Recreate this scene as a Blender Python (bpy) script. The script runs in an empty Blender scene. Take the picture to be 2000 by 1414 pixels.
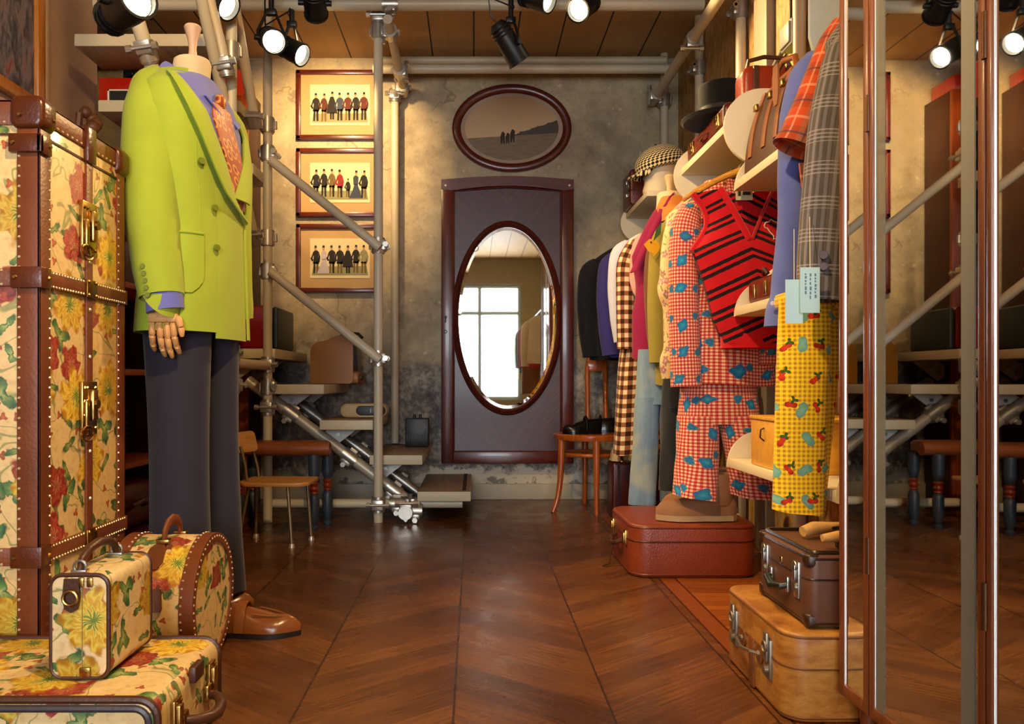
import bpy, bmesh, math, random
from mathutils import Vector, Matrix
PI = math.pi
random.seed(7)
SC = bpy.context.scene
COL = SC.collection
F, VX, VY, CH = 1550.0, 926.0, 745.0, 0.72      # focal length (px), vanishing point, camera height


def P(x, y, d):
    """Point of the place seen at pixel (x, y) when it stands d metres from the camera."""
    return Vector(((x - VX) / F * d, d, CH - (y - VY) / F * d))


def fd(y):
    return F * CH / (y - VY)


def hexc(h):
    h = h.lstrip('#')
    r = []
    for i in (0, 2, 4):
        c = int(h[i:i + 2], 16) / 255
        r.append(c / 12.92 if c <= .04045 else ((c + .055) / 1.055) ** 2.4)
    return (r[0], r[1], r[2], 1)


# ------------------------------------------------------------------ shader graph helper
class G:
    def __init__(s, name):
        s.m = bpy.data.materials.new(name)
        s.m.use_nodes = True
        s.t = s.m.node_tree
        s.b = s.t.nodes['Principled BSDF']
        s._uv = None

    def put(s, sock, v):
        if hasattr(v, 'is_output'):
            s.t.links.new(v, sock)
        elif v is not None:
            if isinstance(v, str):
                v = hexc(v)
            try:
                sock.default_value = v
            except Exception:
                sock.default_value = v[:3]

    def node(s, typ, **kw):
        n = s.t.nodes.new(typ)
        for k, v in kw.items():
            setattr(n, k, v)
        return n

    def uv(s):
        if s._uv is None:
            n = s.node('ShaderNodeUVMap')
            n.uv_map = 'UVMap'
            s._uv = n.outputs[0]
        return s._uv

    def obj(s):
        return s.node('ShaderNodeTexCoord').outputs['Object']

    def pos(s):
        return s.node('ShaderNodeNewGeometry').outputs['Position']

    def mt(s, op, a, b=None, c=None):
        n = s.node('ShaderNodeMath', operation=op)
        s.put(n.inputs[0], a)
        if b is not None:
            s.put(n.inputs[1], b)
        if c is not None:
            s.put(n.inputs[2], c)
        return n.outputs[0]

    def vm(s, op, a, b=None):
        n = s.node('ShaderNodeVectorMath', operation=op)
        s.put(n.inputs[0], a)
        if b is not None:
            s.put(n.inputs[3 if op == 'SCALE' else 1], b)
        return n.outputs[1] if op == 'LENGTH' else n.outputs[0]

    def mix(s, f, a, b, blend='MIX'):
        n = s.node('ShaderNodeMix', data_type='RGBA', blend_type=blend)
        s.put(n.inputs[0], f)
        s.put(n.inputs[6], a)
        s.put(n.inputs[7], b)
        return n.outputs[2]

    def noise(s, vec, scale, detail=3, rough=.55, dist=0, color=False):
        n = s.node('ShaderNodeTexNoise')
        s.put(n.inputs['Vector'], vec)
        n.inputs['Scale'].default_value = scale
        n.inputs['Detail'].default_value = detail
        n.inputs['Roughness'].default_value = rough
        n.inputs['Distortion'].default_value = dist
        return n.outputs['Color' if color else 'Fac']

    def vor(s, vec, scale, rnd=1.0):
        n = s.node('ShaderNodeTexVoronoi', voronoi_dimensions='2D')
        s.put(n.inputs['Vector'], vec)
        n.inputs['Scale'].default_value = scale
        n.inputs['Randomness'].default_value = rnd
        return n

    def sep(s, v):
        n = s.node('ShaderNodeSeparateXYZ')
        s.put(n.inputs[0], v)
        return n.outputs

    def comb(s, x=0., y=0., z=0.):
        n = s.node('ShaderNodeCombineXYZ')
        s.put(n.inputs[0], x)
        s.put(n.inputs[1], y)
        s.put(n.inputs[2], z)
        return n.outputs[0]

    def ramp(s, f, stops, interp='LINEAR'):
        n = s.node('ShaderNodeValToRGB')
        cr = n.color_ramp
        cr.interpolation = interp
        while len(cr.elements) < len(stops):
            cr.elements.new(.5)
        for e, (p, c) in zip(cr.elements, stops):
            e.position = p
            e.color = hexc(c) if isinstance(c, str) else ((c, c, c, 1) if not isinstance(c, tuple) else c)
        s.put(n.inputs[0], f)
        return n.outputs[0]

    def white(s, v):
        n = s.node('ShaderNodeTexWhiteNoise', noise_dimensions='3D')
        s.put(n.inputs[0], v)
        return n.outputs

    def maprange(s, v, a, b, c=0., d=1.):
        n = s.node('ShaderNodeMapRange')
        s.put(n.inputs[0], v)
        for i, q in enumerate((a, b, c, d)):
            s.put(n.inputs[i + 1], q)
        return n.outputs[0]

    def bump(s, h, strength=.3, dist=.002):
        n = s.node('ShaderNodeBump')
        n.inputs['Strength'].default_value = strength
        n.inputs['Distance'].default_value = dist
        s.put(n.inputs['Height'], h)
        s.t.links.new(n.outputs[0], s.b.inputs['Normal'])

    def done(s, color=None, rough=.5, metal=0., spec=None, sheen=0., coat=0.):
        s.put(s.b.inputs['Base Color'], color)
        s.put(s.b.inputs['Roughness'], rough)
        s.put(s.b.inputs['Metallic'], metal)
        if spec is not None:
            s.b.inputs['Specular IOR Level'].default_value = spec
        if sheen:
            s.b.inputs['Sheen Weight'].default_value = sheen
        if coat:
            s.b.inputs['Coat Weight'].default_value = coat
            s.b.inputs['Coat Roughness'].default_value = .12
        return s.m


_plain = {}


def plain(c, rough=.55, metal=0., var=.12, scale=30., bump=.0, coat=0., name=None):
    key = (c, rough, metal, var, scale, bump, coat)
    if key in _plain:
        return _plain[key]
    g = G(name or 'paint_' + c.lstrip('#'))
    n = g.noise(g.obj(), scale, 3)
    base = hexc(c)
    lo = tuple(x * (1 - var) for x in base[:3]) + (1,)
    hi = tuple(min(1, x * (1 + var)) for x in base[:3]) + (1,)
    colr = g.mix(n, lo, hi)
    if bump:
        g.bump(g.noise(g.obj(), scale * 8, 3), bump, .001)
    _plain[key] = g.done(colr, rough, metal, coat=coat)
    return _plain[key]


def wood(name, c1, c2, axis='x', scale=6., rough=.4, coat=0., stretch=12.):
    g = G(name)
    v = g.obj()
    sx, sy, sz = [scale * stretch] * 3
    k = {'x': (scale, sy, sz), 'y': (sx, scale, sz), 'z': (sx, sy, scale)}[axis]
    n1 = g.noise(g.vm('MULTIPLY', v, k), 1., 5, .6, .6)
    n2 = g.noise(v, 3., 2)
    f = g.mt('ADD', g.mt('MULTIPLY', n1, .75), g.mt('MULTIPLY', n2, .25))
    colr = g.ramp(f, [(.3, c2), (.55, c1), (.7, c1), (.8, c2)])
    g.bump(n1, .12, .001)
    return g.done(colr, rough, coat=coat)


def leather(name, c, c2=None, rough=.38, bump=.35, scale=140.):
    g = G(name)
    v = g.obj()
    n = g.noise(v, 7., 4, .6)
    c2 = c2 or c
    b = hexc(c2)
    colr = g.mix(n, hexc(c), tuple(x * .62 for x in b[:3]) + (1,))
    vo = g.node('ShaderNodeTexVoronoi')
    g.put(vo.inputs['Vector'], v)
    vo.inputs['Scale'].default_value = scale
    g.bump(vo.outputs['Distance'], bump, .001)
    return g.done(colr, rough)


def fabric(name, color, rough=.85, weave=900., bump=.25, sheen=.15):
    """color: function(g) -> colour socket, or a hex string"""
    g = G(name)
    c = color if isinstance(color, str) else color(g)
    if isinstance(c, str):
        n = g.noise(g.obj(), 9., 3)
        b = hexc(c)
        c = g.mix(n, tuple(x * .86 for x in b[:3]) + (1,), tuple(min(1, x * 1.12) for x in b[:3]) + (1,))
    nn = g.noise(g.obj(), weave * .35, 2)
    g.bump(nn, bump, .0006)
    return g.done(c, rough, sheen=sheen, spec=.25)


def layer(g, uv, base, scale, R, pet, amp, gate, stops, rnd=.9, stretch=1.0, seed=0., soft=.04):
    """one layer of motifs scattered in the plane of uv, one motif per cell"""
    uvo = g.vm('ADD', uv, (seed, seed * 1.7, 0))
    v = g.vor(uvo, scale, rnd)
    rc = g.sep(v.outputs['Color'])
    loc = g.vm('SUBTRACT', uvo, v.outputs['Position'])
    loc = g.vm('SCALE', loc, scale)
    ns = g.noise(uvo, scale * 5, 2, color=True)
    loc = g.vm('ADD', loc, g.vm('SCALE', g.vm('SUBTRACT', ns, (.5, .5, .5)), R * .55))
    xyz = g.sep(loc)
    ang = g.mt('MULTIPLY', rc[0], 6.283)
    ca, sa = g.mt('COSINE', ang), g.mt('SINE', ang)
    x = g.mt('ADD', g.mt('MULTIPLY', xyz[0], ca), g.mt('MULTIPLY', xyz[1], sa))
    y = g.mt('SUBTRACT', g.mt('MULTIPLY', xyz[1], ca), g.mt('MULTIPLY', xyz[0], sa))
    y = g.mt('MULTIPLY', y, stretch)
    r = g.mt('SQRT', g.mt('ADD', g.mt('MULTIPLY', x, x), g.mt('MULTIPLY', y, y)))
    th = g.mt('ARCTAN2', y, x)
    pr = g.mt('MULTIPLY_ADD', g.mt('COSINE', g.mt('MULTIPLY', th, float(pet))), R * amp, R * (1 - amp))
    q = g.mt('DIVIDE', r, pr)
    mask = g.maprange(q, 1 - soft, 1 + soft, 1., 0.)
    mask = g.mt('MULTIPLY', mask, g.mt('LESS_THAN', rc[1], gate))
    rays = g.mt('MULTIPLY_ADD', g.mt('COSINE', g.mt('MULTIPLY', th, float(pet) * 2)), .14, q)
    colr = g.ramp(rays, stops)
    colr = g.mix(g.mt('MULTIPLY', rc[2], .35), colr, '#3a2408')
    return g.mix(mask, base, colr)


def floral(name, k=1.0, base='#ecd196'):
    g = G(name)
    uv = g.uv()
    c = g.mix(g.noise(uv, 40., 2), base, '#dcb878')
    vn = g.noise(uv, 8. * k, 2, .5, .8)
    vine = g.maprange(g.mt('ABSOLUTE', g.mt('SUBTRACT', vn, .5)), .004, .012, .8, 0.)
    c = g.mix(vine, c, '#7d8a4a')
    c = layer(g, uv, c, 30 * k, .28, 3, .25, .22, [(0, '#c9703a'), (1, '#a8442a')], seed=4.1, soft=.12)
    c = layer(g, uv, c, 17 * k, .44, 2, .30, .40, [(0, '#b4bf72'), (.4, '#7d9a4c'), (.8, '#46703a'), (1, '#33602f')], stretch=1.9, seed=1.3, soft=.10)
    c = layer(g, uv, c, 11 * k, .46, 3, .34, .50, [(0, '#c8cc84'), (.3, '#8aa358'), (.7, '#4f8044'), (1, '#20563a')], stretch=1.35, seed=8.6, soft=.08)
    c = layer(g, uv, c, 8.6 * k, .43, 5, .16, .36, [(0, '#5c1a12'), (.2, '#e08a62'), (.4, '#9c2a1e'), (.65, '#c4503a'), (.85, '#8c1c18'), (1, '#a83428')], seed=2.7, stretch=1.2, soft=.07)
    c = layer(g, uv, c, 6.6 * k, .42, 7, .13, .46, [(0, '#5b8a3a'), (.2, '#7f9030'), (.32, '#f2dc5a'), (.55, '#e0a818'), (.75, '#f4da58'), (.9, '#d89c14'), (1, '#c08410')], seed=5.9, soft=.07)
    c = g.mix(g.maprange(g.noise(uv, 55., 3), .5, .75, 0., .28), c, '#6a4a1c')
    g.bump(g.noise(uv, 700., 2), .25, .0006)
    return g.done(c, .5, coat=.2)


def gingham(g, c0, c1, c2, s, uv=None):
    uv = uv or g.uv()
    q = g.sep(uv)
    a = g.mt('LESS_THAN', g.mt('FRACT', g.mt('MULTIPLY', q[0], s)), .5)
    b = g.mt('LESS_THAN', g.mt('FRACT', g.mt('MULTIPLY', q[1], s)), .5)
    c = g.mix(g.mt('MAXIMUM', a, b), c0, c1)
    return g.mix(g.mt('MULTIPLY', a, b), c, c2)


# ------------------------------------------------------------------ mesh builder
def frame_of(axis, up=None):
    z = Vector(axis).normalized()
    ref = up or (Vector((0, 0, 1)) if abs(z.z) < .9 else Vector((1, 0, 0)))
    x = ref.cross(z).normalized()
    return x, z.cross(x), z


def rrect(w, h, r, seg=5):
    r = max(1e-4, min(r, w / 2 - 1e-4, h / 2 - 1e-4))
    pts = []
    for cx, cy, a0 in ((w / 2 - r, -h / 2 + r, -PI / 2), (w / 2 - r, h / 2 - r, 0), (-w / 2 + r, h / 2 - r, PI / 2), (-w / 2 + r, -h / 2 + r, PI)):
        for i in range(seg + 1):
            a = a0 + PI / 2 * i / seg
            pts.append((cx + r * math.cos(a), cy + r * math.sin(a)))
    return pts


def ell(a, b, n=48):
    return [(a * math.cos(2 * PI * i / n), b * math.sin(2 * PI * i / n)) for i in range(n)]


def M_at(loc=(0, 0, 0), rz=0., rx=0., ry=0.):
    return Matrix.Translation(Vector(loc)) @ Matrix.Rotation(rz, 4, 'Z') @ Matrix.Rotation(ry, 4, 'Y') @ Matrix.Rotation(rx, 4, 'X')


class MB:
    def __init__(s, M=None):
        s.v, s.f, s.uv, s.mi = [], [], [], []
        s.M = M

    def add(s, vs, fs, mi=0, uvs=None, M=None):
        o = len(s.v)
        for p in vs:
            p = Vector(p)
            if M is not None:
                p = M @ p
            if s.M is not None:
                p = s.M @ p
            s.v.append(p)
        for f in fs:
            s.f.append(tuple(o + i for i in f))
            s.mi.append(mi)
            s.uv.append([uvs[i] for i in f] if uvs is not None else None)
        return s

    def box(s, c, size, bev=0., seg=2, mi=0, M=None):
        sx, sy, sz = size
        if bev <= 0:
            vs = [(c[0] + sx / 2 * i, c[1] + sy / 2 * j, c[2] + sz / 2 * k) for i in (-1, 1) for j in (-1, 1) for k in (-1, 1)]
            return s.add(vs, [(0, 1, 3, 2), (4, 6, 7, 5), (0, 4, 5, 1), (2, 3, 7, 6), (0, 2, 6, 4), (1, 5, 7, 3)], mi, M=M)
        bm = bmesh.new()
        bmesh.ops.create_cube(bm, size=1.)
        for v in bm.verts:
            v.co = Vector((c[0] + v.co.x * sx, c[1] + v.co.y * sy, c[2] + v.co.z * sz))
        bmesh.ops.bevel(bm, geom=list(bm.edges), offset=min(bev, min(size) * .49), segments=seg, affect='EDGES', profile=.5)
        bm.verts.index_update()
        s.add([v.co.copy() for v in bm.verts], [[v.index for v in f.verts] for f in bm.faces], mi, M=M)
        bm.free()
        return s

    def bx(s, x0, x1, y0, y1, z0, z1, bev=0., mi=0, M=None):
        return s.box(((x0 + x1) / 2, (y0 + y1) / 2, (z0 + z1) / 2), (abs(x1 - x0), abs(y1 - y0), abs(z1 - z0)), bev, 2, mi, M)

    def loft(s, rings, caps=True, closed=True, mi=0, uvs=None, M=None, cap0=True, cap1=True):
        n = len(rings[0])
        vs = [p for r in rings for p in r]
        fs = []
        for i in range(len(rings) - 1):
            for j in range(n if closed else n - 1):
                k = (j + 1) % n
                fs.append((i * n + j, i * n + k, (i + 1) * n + k, (i + 1) * n + j))
        if uvs is None:
            s.add(vs, fs, mi, None, M)
        else:
            # explicit uv with seam: per-face
            o = len(s.v)
            s.add(vs, [], mi, None, M)
            for i in range(len(rings) - 1):
                for j in range(n if closed else n - 1):
                    k = (j + 1) % n
                    s.f.append((o + i * n + j, o + i * n + k, o + (i + 1) * n + k, o + (i + 1) * n + j))
                    s.mi.append(mi)
                    s.uv.append([uvs[i][j], uvs[i][j + 1], uvs[i + 1][j + 1], uvs[i + 1][j]])
        o = len(s.v) - len(vs)
        if caps and closed:
            if cap0:
                s.f.append(tuple(o + j for j in reversed(range(n))))
                s.mi.append(mi)
                s.uv.append(None)
            if cap1:
                s.f.append(tuple(o + (len(rings) - 1) * n + j for j in range(n)))
                s.mi.append(mi)
                s.uv.append(None)
        return s

    def tube(s, path, r, n=10, closed=False, mi=0, M=None, caps=True, flat=1.0, up=None):
        path = [Vector(p) for p in path]
        m = len(path)
        rr = r if isinstance(r, (list, tuple)) else [r] * m
        rings = []
        x = None
        for i, p in enumerate(path):
            if closed:
                t = path[(i + 1) % m] - path[i - 1]
            else:
                t = path[min(i + 1, m - 1)] - path[max(i - 1, 0)]
            t.normalize()
            if x is None:
                x, y, _ = frame_of(t, up)
            else:
                x = (x - t * x.dot(t)).normalized()
                y = t.cross(x)
            rings.append([p + x * (rr[i] * math.cos(2 * PI * k / n)) + y * (rr[i] * flat * math.sin(2 * PI * k / n)) for k in range(n)])
        if closed:
            rings.append(rings[0])
            return s.loft(rings, False, True, mi, M=M)
        return s.loft(rings, caps, True, mi, M=M)

    def cyl(s, p0, p1, r0, r1=None, n=16, mi=0, M=None, caps=True):
        return s.tube([p0, p1], [r0, r0 if r1 is None else r1], n, False, mi, M, caps)

    def lathe(s, prof, c=(0, 0, 0), n=24, mi=0, M=None, axis=(0, 0, 1)):
        x, y, z = frame_of(axis)
        if axis == (0, 0, 1):
            x, y = Vector((1, 0, 0)), Vector((0, 1, 0))
        c = Vector(c)
        rings = [[c + z * h + x * (max(r, 1e-4) * math.cos(2 * PI * k / n)) + y * (max(r, 1e-4) * math.sin(2 * PI * k / n)) for k in range(n)] for r, h in prof]
        return s.loft(rings, True, True, mi, M=M)

    def ext(s, poly, o, ux, uy, w, mi=0, M=None):
        """polygon poly (2d) in the plane o + a*ux + b*uy pushed along vector w"""
        o, ux, uy, w = Vector(o), Vector(ux), Vector(uy), Vector(w)
        r0 = [o + ux * a + uy * b for a, b in poly]
        if ux.cross(uy).dot(w) < 0:
            r0 = r0[::-1]
        return s.loft([r0, [p + w for p in r0]], True, True, mi, M=M)

    def case(s, c, w, h, t, rc, re, axis='y', mi=0, M=None, seg=5):
        """box with rounded corners in its w x h face, thickness t along axis"""
        rings = []
        prof = [(-t / 2 + re * (1 - math.cos(PI / 2 * k / 3)), re * (1 - math.sin(PI / 2 * k / 3))) for k in range(4)]
        prof = prof + [(-q, i) for q, i in reversed(prof)]
        for q, ins in prof:
            ring = rrect(w - 2 * ins, h - 2 * ins, max(rc - ins, .001), seg)
            if axis == 'y':
                rings.append([Vector((c[0] + a, c[1] + q, c[2] + b)) for a, b in ring])
            elif axis == 'x':
                rings.append([Vector((c[0] + q, c[1] + a, c[2] + b)) for a, b in ring])
            else:
                rings.append([Vector((c[0] + a, c[1] + b, c[2] + q)) for a, b in ring])
        return s.loft(rings, True, True, mi, M=M)

    def sphere(s, c, r, nu=14, nv=8, mi=0, M=None, sc=(1, 1, 1)):
        c = Vector(c)
        rings = []
        for i in range(nv + 1):
            a = -PI / 2 + PI * i / nv
            q = max(math.cos(a), .001)
            rings.append([c + Vector((r * sc[0] * q * math.cos(2 * PI * k / nu), r * sc[1] * q * math.sin(2 * PI * k / nu), r * sc[2] * math.sin(a))) for k in range(nu)])
        return s.loft(rings, True, True, mi, M=M)

    def stud(s, c, nrm, r=.003, mi=0, M=None):
        x, y, z = frame_of(nrm)
        c = Vector(c)
        rings = [[c + x * (r * math.cos(PI * k / 3)) + y * (r * math.sin(PI * k / 3)) for k in range(6)],
                 [c + z * (r * .6) + x * (r * .6 * math.cos(PI * k / 3)) + y * (r * .6 * math.sin(PI * k / 3)) for k in range(6)]]
        return s.loft(rings, True, True, mi, M=M)

    def grid(s, pts, uvs=None, mi=0, M=None, thick=0.):
        """pts[i][j]; optional thickness along the averaged normal"""
        n, m = len(pts), len(pts[0])
        flat = [Vector(p) for r in pts for p in r]
        fl_uv = [q for r in uvs for q in r] if uvs else None
        fs = [(i * m + j, i * m + j + 1, (i + 1) * m + j + 1, (i + 1) * m + j) for i in range(n - 1) for j in range(m - 1)]
        if thick:
            nr = []
            for i in range(n):
                for j in range(m):
                    a = Vector(pts[min(i + 1, n - 1)][j]) - Vector(pts[max(i - 1, 0)][j])
                    b = Vector(pts[i][min(j + 1, m - 1)]) - Vector(pts[i][max(j - 1, 0)])
                    c = b.cross(a)
                    nr.append(c.normalized() if c.length > 1e-9 else Vector((0, 0, 0)))
            back = [p - q * thick for p, q in zip(flat, nr)]
            N = len(flat)
            allv = flat + back
            fs2 = fs + [tuple(N + k for k in reversed(f)) for f in fs]
            edge = [(0, j) for j in range(m)] + [(i, m - 1) for i in range(1, n)] + [(n - 1, j) for j in range(m - 2, -1, -1)] + [(i, 0) for i in range(n - 2, 0, -1)]
            e = [i * m + j for i, j in edge]
            for k in range(len(e)):
                a, b = e[k], e[(k + 1) % len(e)]
                fs2.append((b, a, N + a, N + b))
            return s.add(allv, fs2, mi, fl_uv + fl_uv if fl_uv else None, M)
        return s.add(flat, fs, mi, fl_uv, M)

    def build(s, name, mats, parent=None, smooth=38, label=None, world=True):
        me = bpy.data.meshes.new(name)
        inv = None
        me.from_pydata([tuple(p) for p in s.v], [], s.f)
        if not isinstance(mats, (list, tuple)):
            mats = [mats]
        for m in mats:
            me.materials.append(m)
        if len(mats) > 1:
            me.polygons.foreach_set('material_index', s.mi)
        uvl = me.uv_layers.new(name='UVMap')
        data = []
        for p, q in zip(me.polygons, s.uv):
            if q is not None:
                for c in q:
                    data += [c[0], c[1]]
            else:
                n = p.normal
                ax = max(range(3), key=lambda i: abs(n[i]))
                for vi in p.vertices:
                    c = s.v[vi]
                    data += [c.y, c.z] if ax == 0 else ([c.x, c.z] if ax == 1 else [c.x, c.y])
        uvl.data.foreach_set('uv', data)
        bm = bmesh.new()
        bm.from_mesh(me)
        bmesh.ops.recalc_face_normals(bm, faces=list(bm.faces))
        bm.to_mesh(me)
        bm.free()
        if smooth:
            me.shade_smooth()
            me.set_sharp_from_angle(angle=math.radians(smooth))
        o = bpy.data.objects.new(name, me)
        COL.objects.link(o)
        if parent is not None:
            o.parent = parent
            if world:
                mw = parent_matrix(parent)
                o.matrix_parent_inverse = mw.inverted()
        if label:
            o['label'] = label
        return o


_mw = {}


def parent_matrix(p):
    M = Matrix.Translation(p.location) @ p.rotation_euler.to_matrix().to_4x4()
    if p.parent is not None:
        return parent_matrix(p.parent) @ p.matrix_parent_inverse @ M
    return M


def T(name, label, cat, loc=(0, 0, 0), group=None, rz=0.):
    o = bpy.data.objects.new(name, None)
    o.empty_display_size = .05
    COL.objects.link(o)
    o.location = Vector(loc)
    o.rotation_euler = (0, 0, rz)
    return tag(o, label, cat, group)


def tag(o, label, cat, group=None):
    o['label'] = label
    o['category'] = cat
    if group:
        o['group'] = group
    return o


def struct(o):
    o['kind'] = 'structure'
    return o


def dup(root, offset, label, group=None):
    """copy of a thing with copies of its parts and sub-parts"""
    r = root.copy()
    COL.objects.link(r)
    r.location = root.location + Vector(offset)
    r['label'] = label
    if group:
        r['group'] = group
    for ch in list(root.children):
        c = ch.copy()
        COL.objects.link(c)
        c.parent = r
        for gch in list(ch.children):
            d = gch.copy()
            COL.objects.link(d)
            d.parent = c
    return r
# ------------------------------------------------------------------ shared materials
cream_metal = plain('#c9bda0', .42, 0., .07, 12)
galv = plain('#b8b2a6', .34, .75, .12, 40)
steel = plain('#b0aca4', .34, 1., .08, 60)
brass = plain('#b08a4a', .26, 1., .2, 60)
pale_stud = plain('#ead9b0', .3, .6, .1, 60)
dark_brass = plain('#7a5424', .35, 1., .2, 60)
black_paint = plain('#0d0d0e', .45, 0., .2, 40)
black_leather = leather('black_leather', '#14120f', '#0c0a08', .35)
strap_leather = leather('trunk_strap_leather', '#8a4a24', '#6e3216', .42)
dark_strap = leather('dark_trim_leather', '#5a3320', '#43220f', .42)
corner_leather = leather('corner_cap_leather', '#6a3212', '#4a1d08', .28)
red_wood = wood('mahogany', '#5e2014', '#380f0a', 'z', 5, .32, .3)
red_wood_x = wood('mahogany_rail', '#5e2014', '#380f0a', 'x', 5, .32, .3)
bent_wood = wood('bentwood_beech', '#a8541c', '#7c3610', 'z', 6, .28, .4)
pale_ply = wood('birch_ply', '#d8c4a0', '#c6ae86', 'x', 4, .5)
tread_wood = wood('tread_oak', '#a58a66', '#86694a', 'y', 4, .42)
shelf_cream = plain('#e3d6b8', .5, 0., .06, 8)
honey_wood = wood('honey_wood', '#e0a83e', '#c98a26', 'x', 4, .4)
mirror_mat = plain('#f2f3f0', .015, 1., 0., 1)
chrome = plain('#e8e8e6', .08, 1., .02, 30)
white_enamel = plain('#d8d8d2', .4, 0., .05, 20)
print_ink = plain('#2b2522', .8)


def m_floor():
    g = G('chevron_parquet')
    q = g.sep(g.uv())
    X, Y = q[0], q[1]
    W = .3445
    s = g.mt('DIVIDE', g.mt('ADD', X, .389 + 10 * W), W)
    k = g.mt('FLOOR', s)
    fr = g.mt('SUBTRACT', s, k)
    sg = g.mt('MULTIPLY_ADD', g.mt('MODULO', k, 2.), 2., -1.)
    v = g.mt('ADD', Y, g.mt('MULTIPLY', g.mt('MULTIPLY', sg, fr), W * .8))
    pw = .088
    pid = g.mt('FLOOR', g.mt('DIVIDE', v, pw))
    pf = g.mt('FRACT', g.mt('DIVIDE', v, pw))
    rnd = g.white(g.comb(k, pid, 0.))[0]
    u = g.mt('SUBTRACT', X, g.mt('MULTIPLY', sg, g.mt('MULTIPLY', Y, .62)))
    grain = g.noise(g.comb(g.mt('MULTIPLY', u, 5.), g.mt('MULTIPLY', v, 90.), g.mt('MULTIPLY', rnd, 20.)), 1., 4, .6, 0.)
    cl = g.noise(g.uv(), 2.3, 3)
    f = g.mt('ADD', g.mt('MULTIPLY', grain, .5), g.mt('ADD', g.mt('MULTIPLY', rnd, .13), g.mt('MULTIPLY', cl, .30)))
    main = g.ramp(f, [(.25, '#3a2010'), (.45, '#62391c'), (.66, '#865528'), (.85, '#54301a')])
    seam = g.mt('MAXIMUM', g.mt('LESS_THAN', fr, .008), g.mt('GREATER_THAN', fr, .992))
    main = g.mix(g.mt('MULTIPLY', seam, .75), main, '#1c0d06')
    ps = g.mt('LESS_THAN', pf, .02)
    main = g.mix(g.mt('MULTIPLY', ps, .35), main, '#1c0d06')
    # narrow cross boards beyond the border strip
    y2 = g.mt('DIVIDE', Y, .052)
    r2 = g.white(g.comb(g.mt('FLOOR', y2), 3., 0.))[0]
    gr2 = g.noise(g.comb(g.mt('MULTIPLY', X, 5.), g.mt('MULTIPLY', Y, 80.), r2), 1., 4)
    side = g.ramp(g.mt('ADD', g.mt('MULTIPLY', gr2, .5), g.mt('MULTIPLY', r2, .45)), [(.2, '#6a3410'), (.55, '#9a5520'), (.85, '#b46c2c')])
    side = g.mix(g.mt('MULTIPLY', g.mt('LESS_THAN', g.mt('FRACT', y2), .06), .7), side, '#3a1406')
    b0, b1 = .675, .735
    border = g.mix(g.mt('MULTIPLY', g.noise(g.comb(g.mt('MULTIPLY', X, 70.), g.mt('MULTIPLY', Y, 3.), 0.), 1., 3), 1.), '#7a3a16', '#8a4a20')
    ed = g.mt('MAXIMUM', g.mt('LESS_THAN', g.mt('ABSOLUTE', g.mt('SUBTRACT', X, b0)), .0035), g.mt('LESS_THAN', g.mt('ABSOLUTE', g.mt('SUBTRACT', X, b1)), .0035))
    c = g.mix(g.mt('GREATER_THAN', X, b0), main, border)
    c = g.mix(g.mt('GREATER_THAN', X, b1), c, side)
    c = g.mix(g.mt('MULTIPLY', ed, .8), c, '#240d05')
    ro = g.maprange(g.noise(g.uv(), 6., 3), .3, .7, .20, .36)
    g.bump(g.mt('ADD', g.mt('MULTIPLY', grain, .5), g.mt('SUBTRACT', 1., g.mt('MAXIMUM', seam, ps))), .12, .001)
    return g.done(c, ro)


def m_plaster():
    g = G('aged_plaster')
    p = g.pos()
    q = g.sep(p)
    n1 = g.noise(p, 2.2, 6, .62)
    n2 = g.noise(p, 9., 5, .65)
    n3 = g.noise(p, 34., 4, .7)
    up = g.ramp(g.mt('ADD', g.mt('MULTIPLY', n1, .55), g.mt('MULTIPLY', n2, .45)), [(.3, '#7a6c56'), (.45, '#a0927a'), (.56, '#b8a888'), (.72, '#cfbfa2')])
    up = g.mix(g.maprange(n3, .58, .7, 0., .45), up, '#6e5a3c')
    spots = g.maprange(g.noise(p, 22., 3, .5), .66, .72, 0., .6)
    up = g.mix(spots, up, '#d6c9ae')
    # bare grey render below a ragged line, limewash patches near the skirting
    wob = g.mt('MULTIPLY', g.mt('SUBTRACT', g.noise(p, 3., 4), .5), .12)
    zz = g.mt('ADD', q[2], wob)
    lowm = g.maprange(zz, .86, .80, 0., 1.)
    low = g.ramp(g.mt('ADD', g.mt('MULTIPLY', n2, .5), g.mt('MULTIPLY', n3, .5)), [(.36, '#2e2c2e'), (.47, '#565358'), (.55, '#8d877e'), (.66, '#b8ae9c')])
    c = g.mix(g.mt('MULTIPLY', lowm, .8), up, low)
    wv = g.mt('ADD', q[2], g.mt('MULTIPLY', g.mt('SUBTRACT', g.noise(p, 9., 5, .7), .5), .35))
    c = g.mix(g.maprange(wv, .19, .16, 0., 1.), c, '#c9bfa9')
    c = g.mix(g.maprange(wv, .10, .08, 0., .8), c, '#5b5852')
    # hair cracks
    cr = g.node('ShaderNodeTexVoronoi', feature='DISTANCE_TO_EDGE')
    g.put(cr.inputs['Vector'], g.vm('ADD', p, g.vm('SCALE', g.noise(p, 5., 3, color=True), .5)))
    cr.inputs['Scale'].default_value = .8
    ck = g.mt('MULTIPLY', g.mt('LESS_THAN', cr.outputs['Distance'], .006), g.mt('GREATER_THAN', g.noise(p, 1.7, 2), .52))
    c = g.mix(g.mt('MULTIPLY', ck, .35), c, '#4a3a28')
    g.bump(g.mt('ADD', n2, g.mt('MULTIPLY', n3, .4)), .35, .006)
    return g.done(c, .85)


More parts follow.
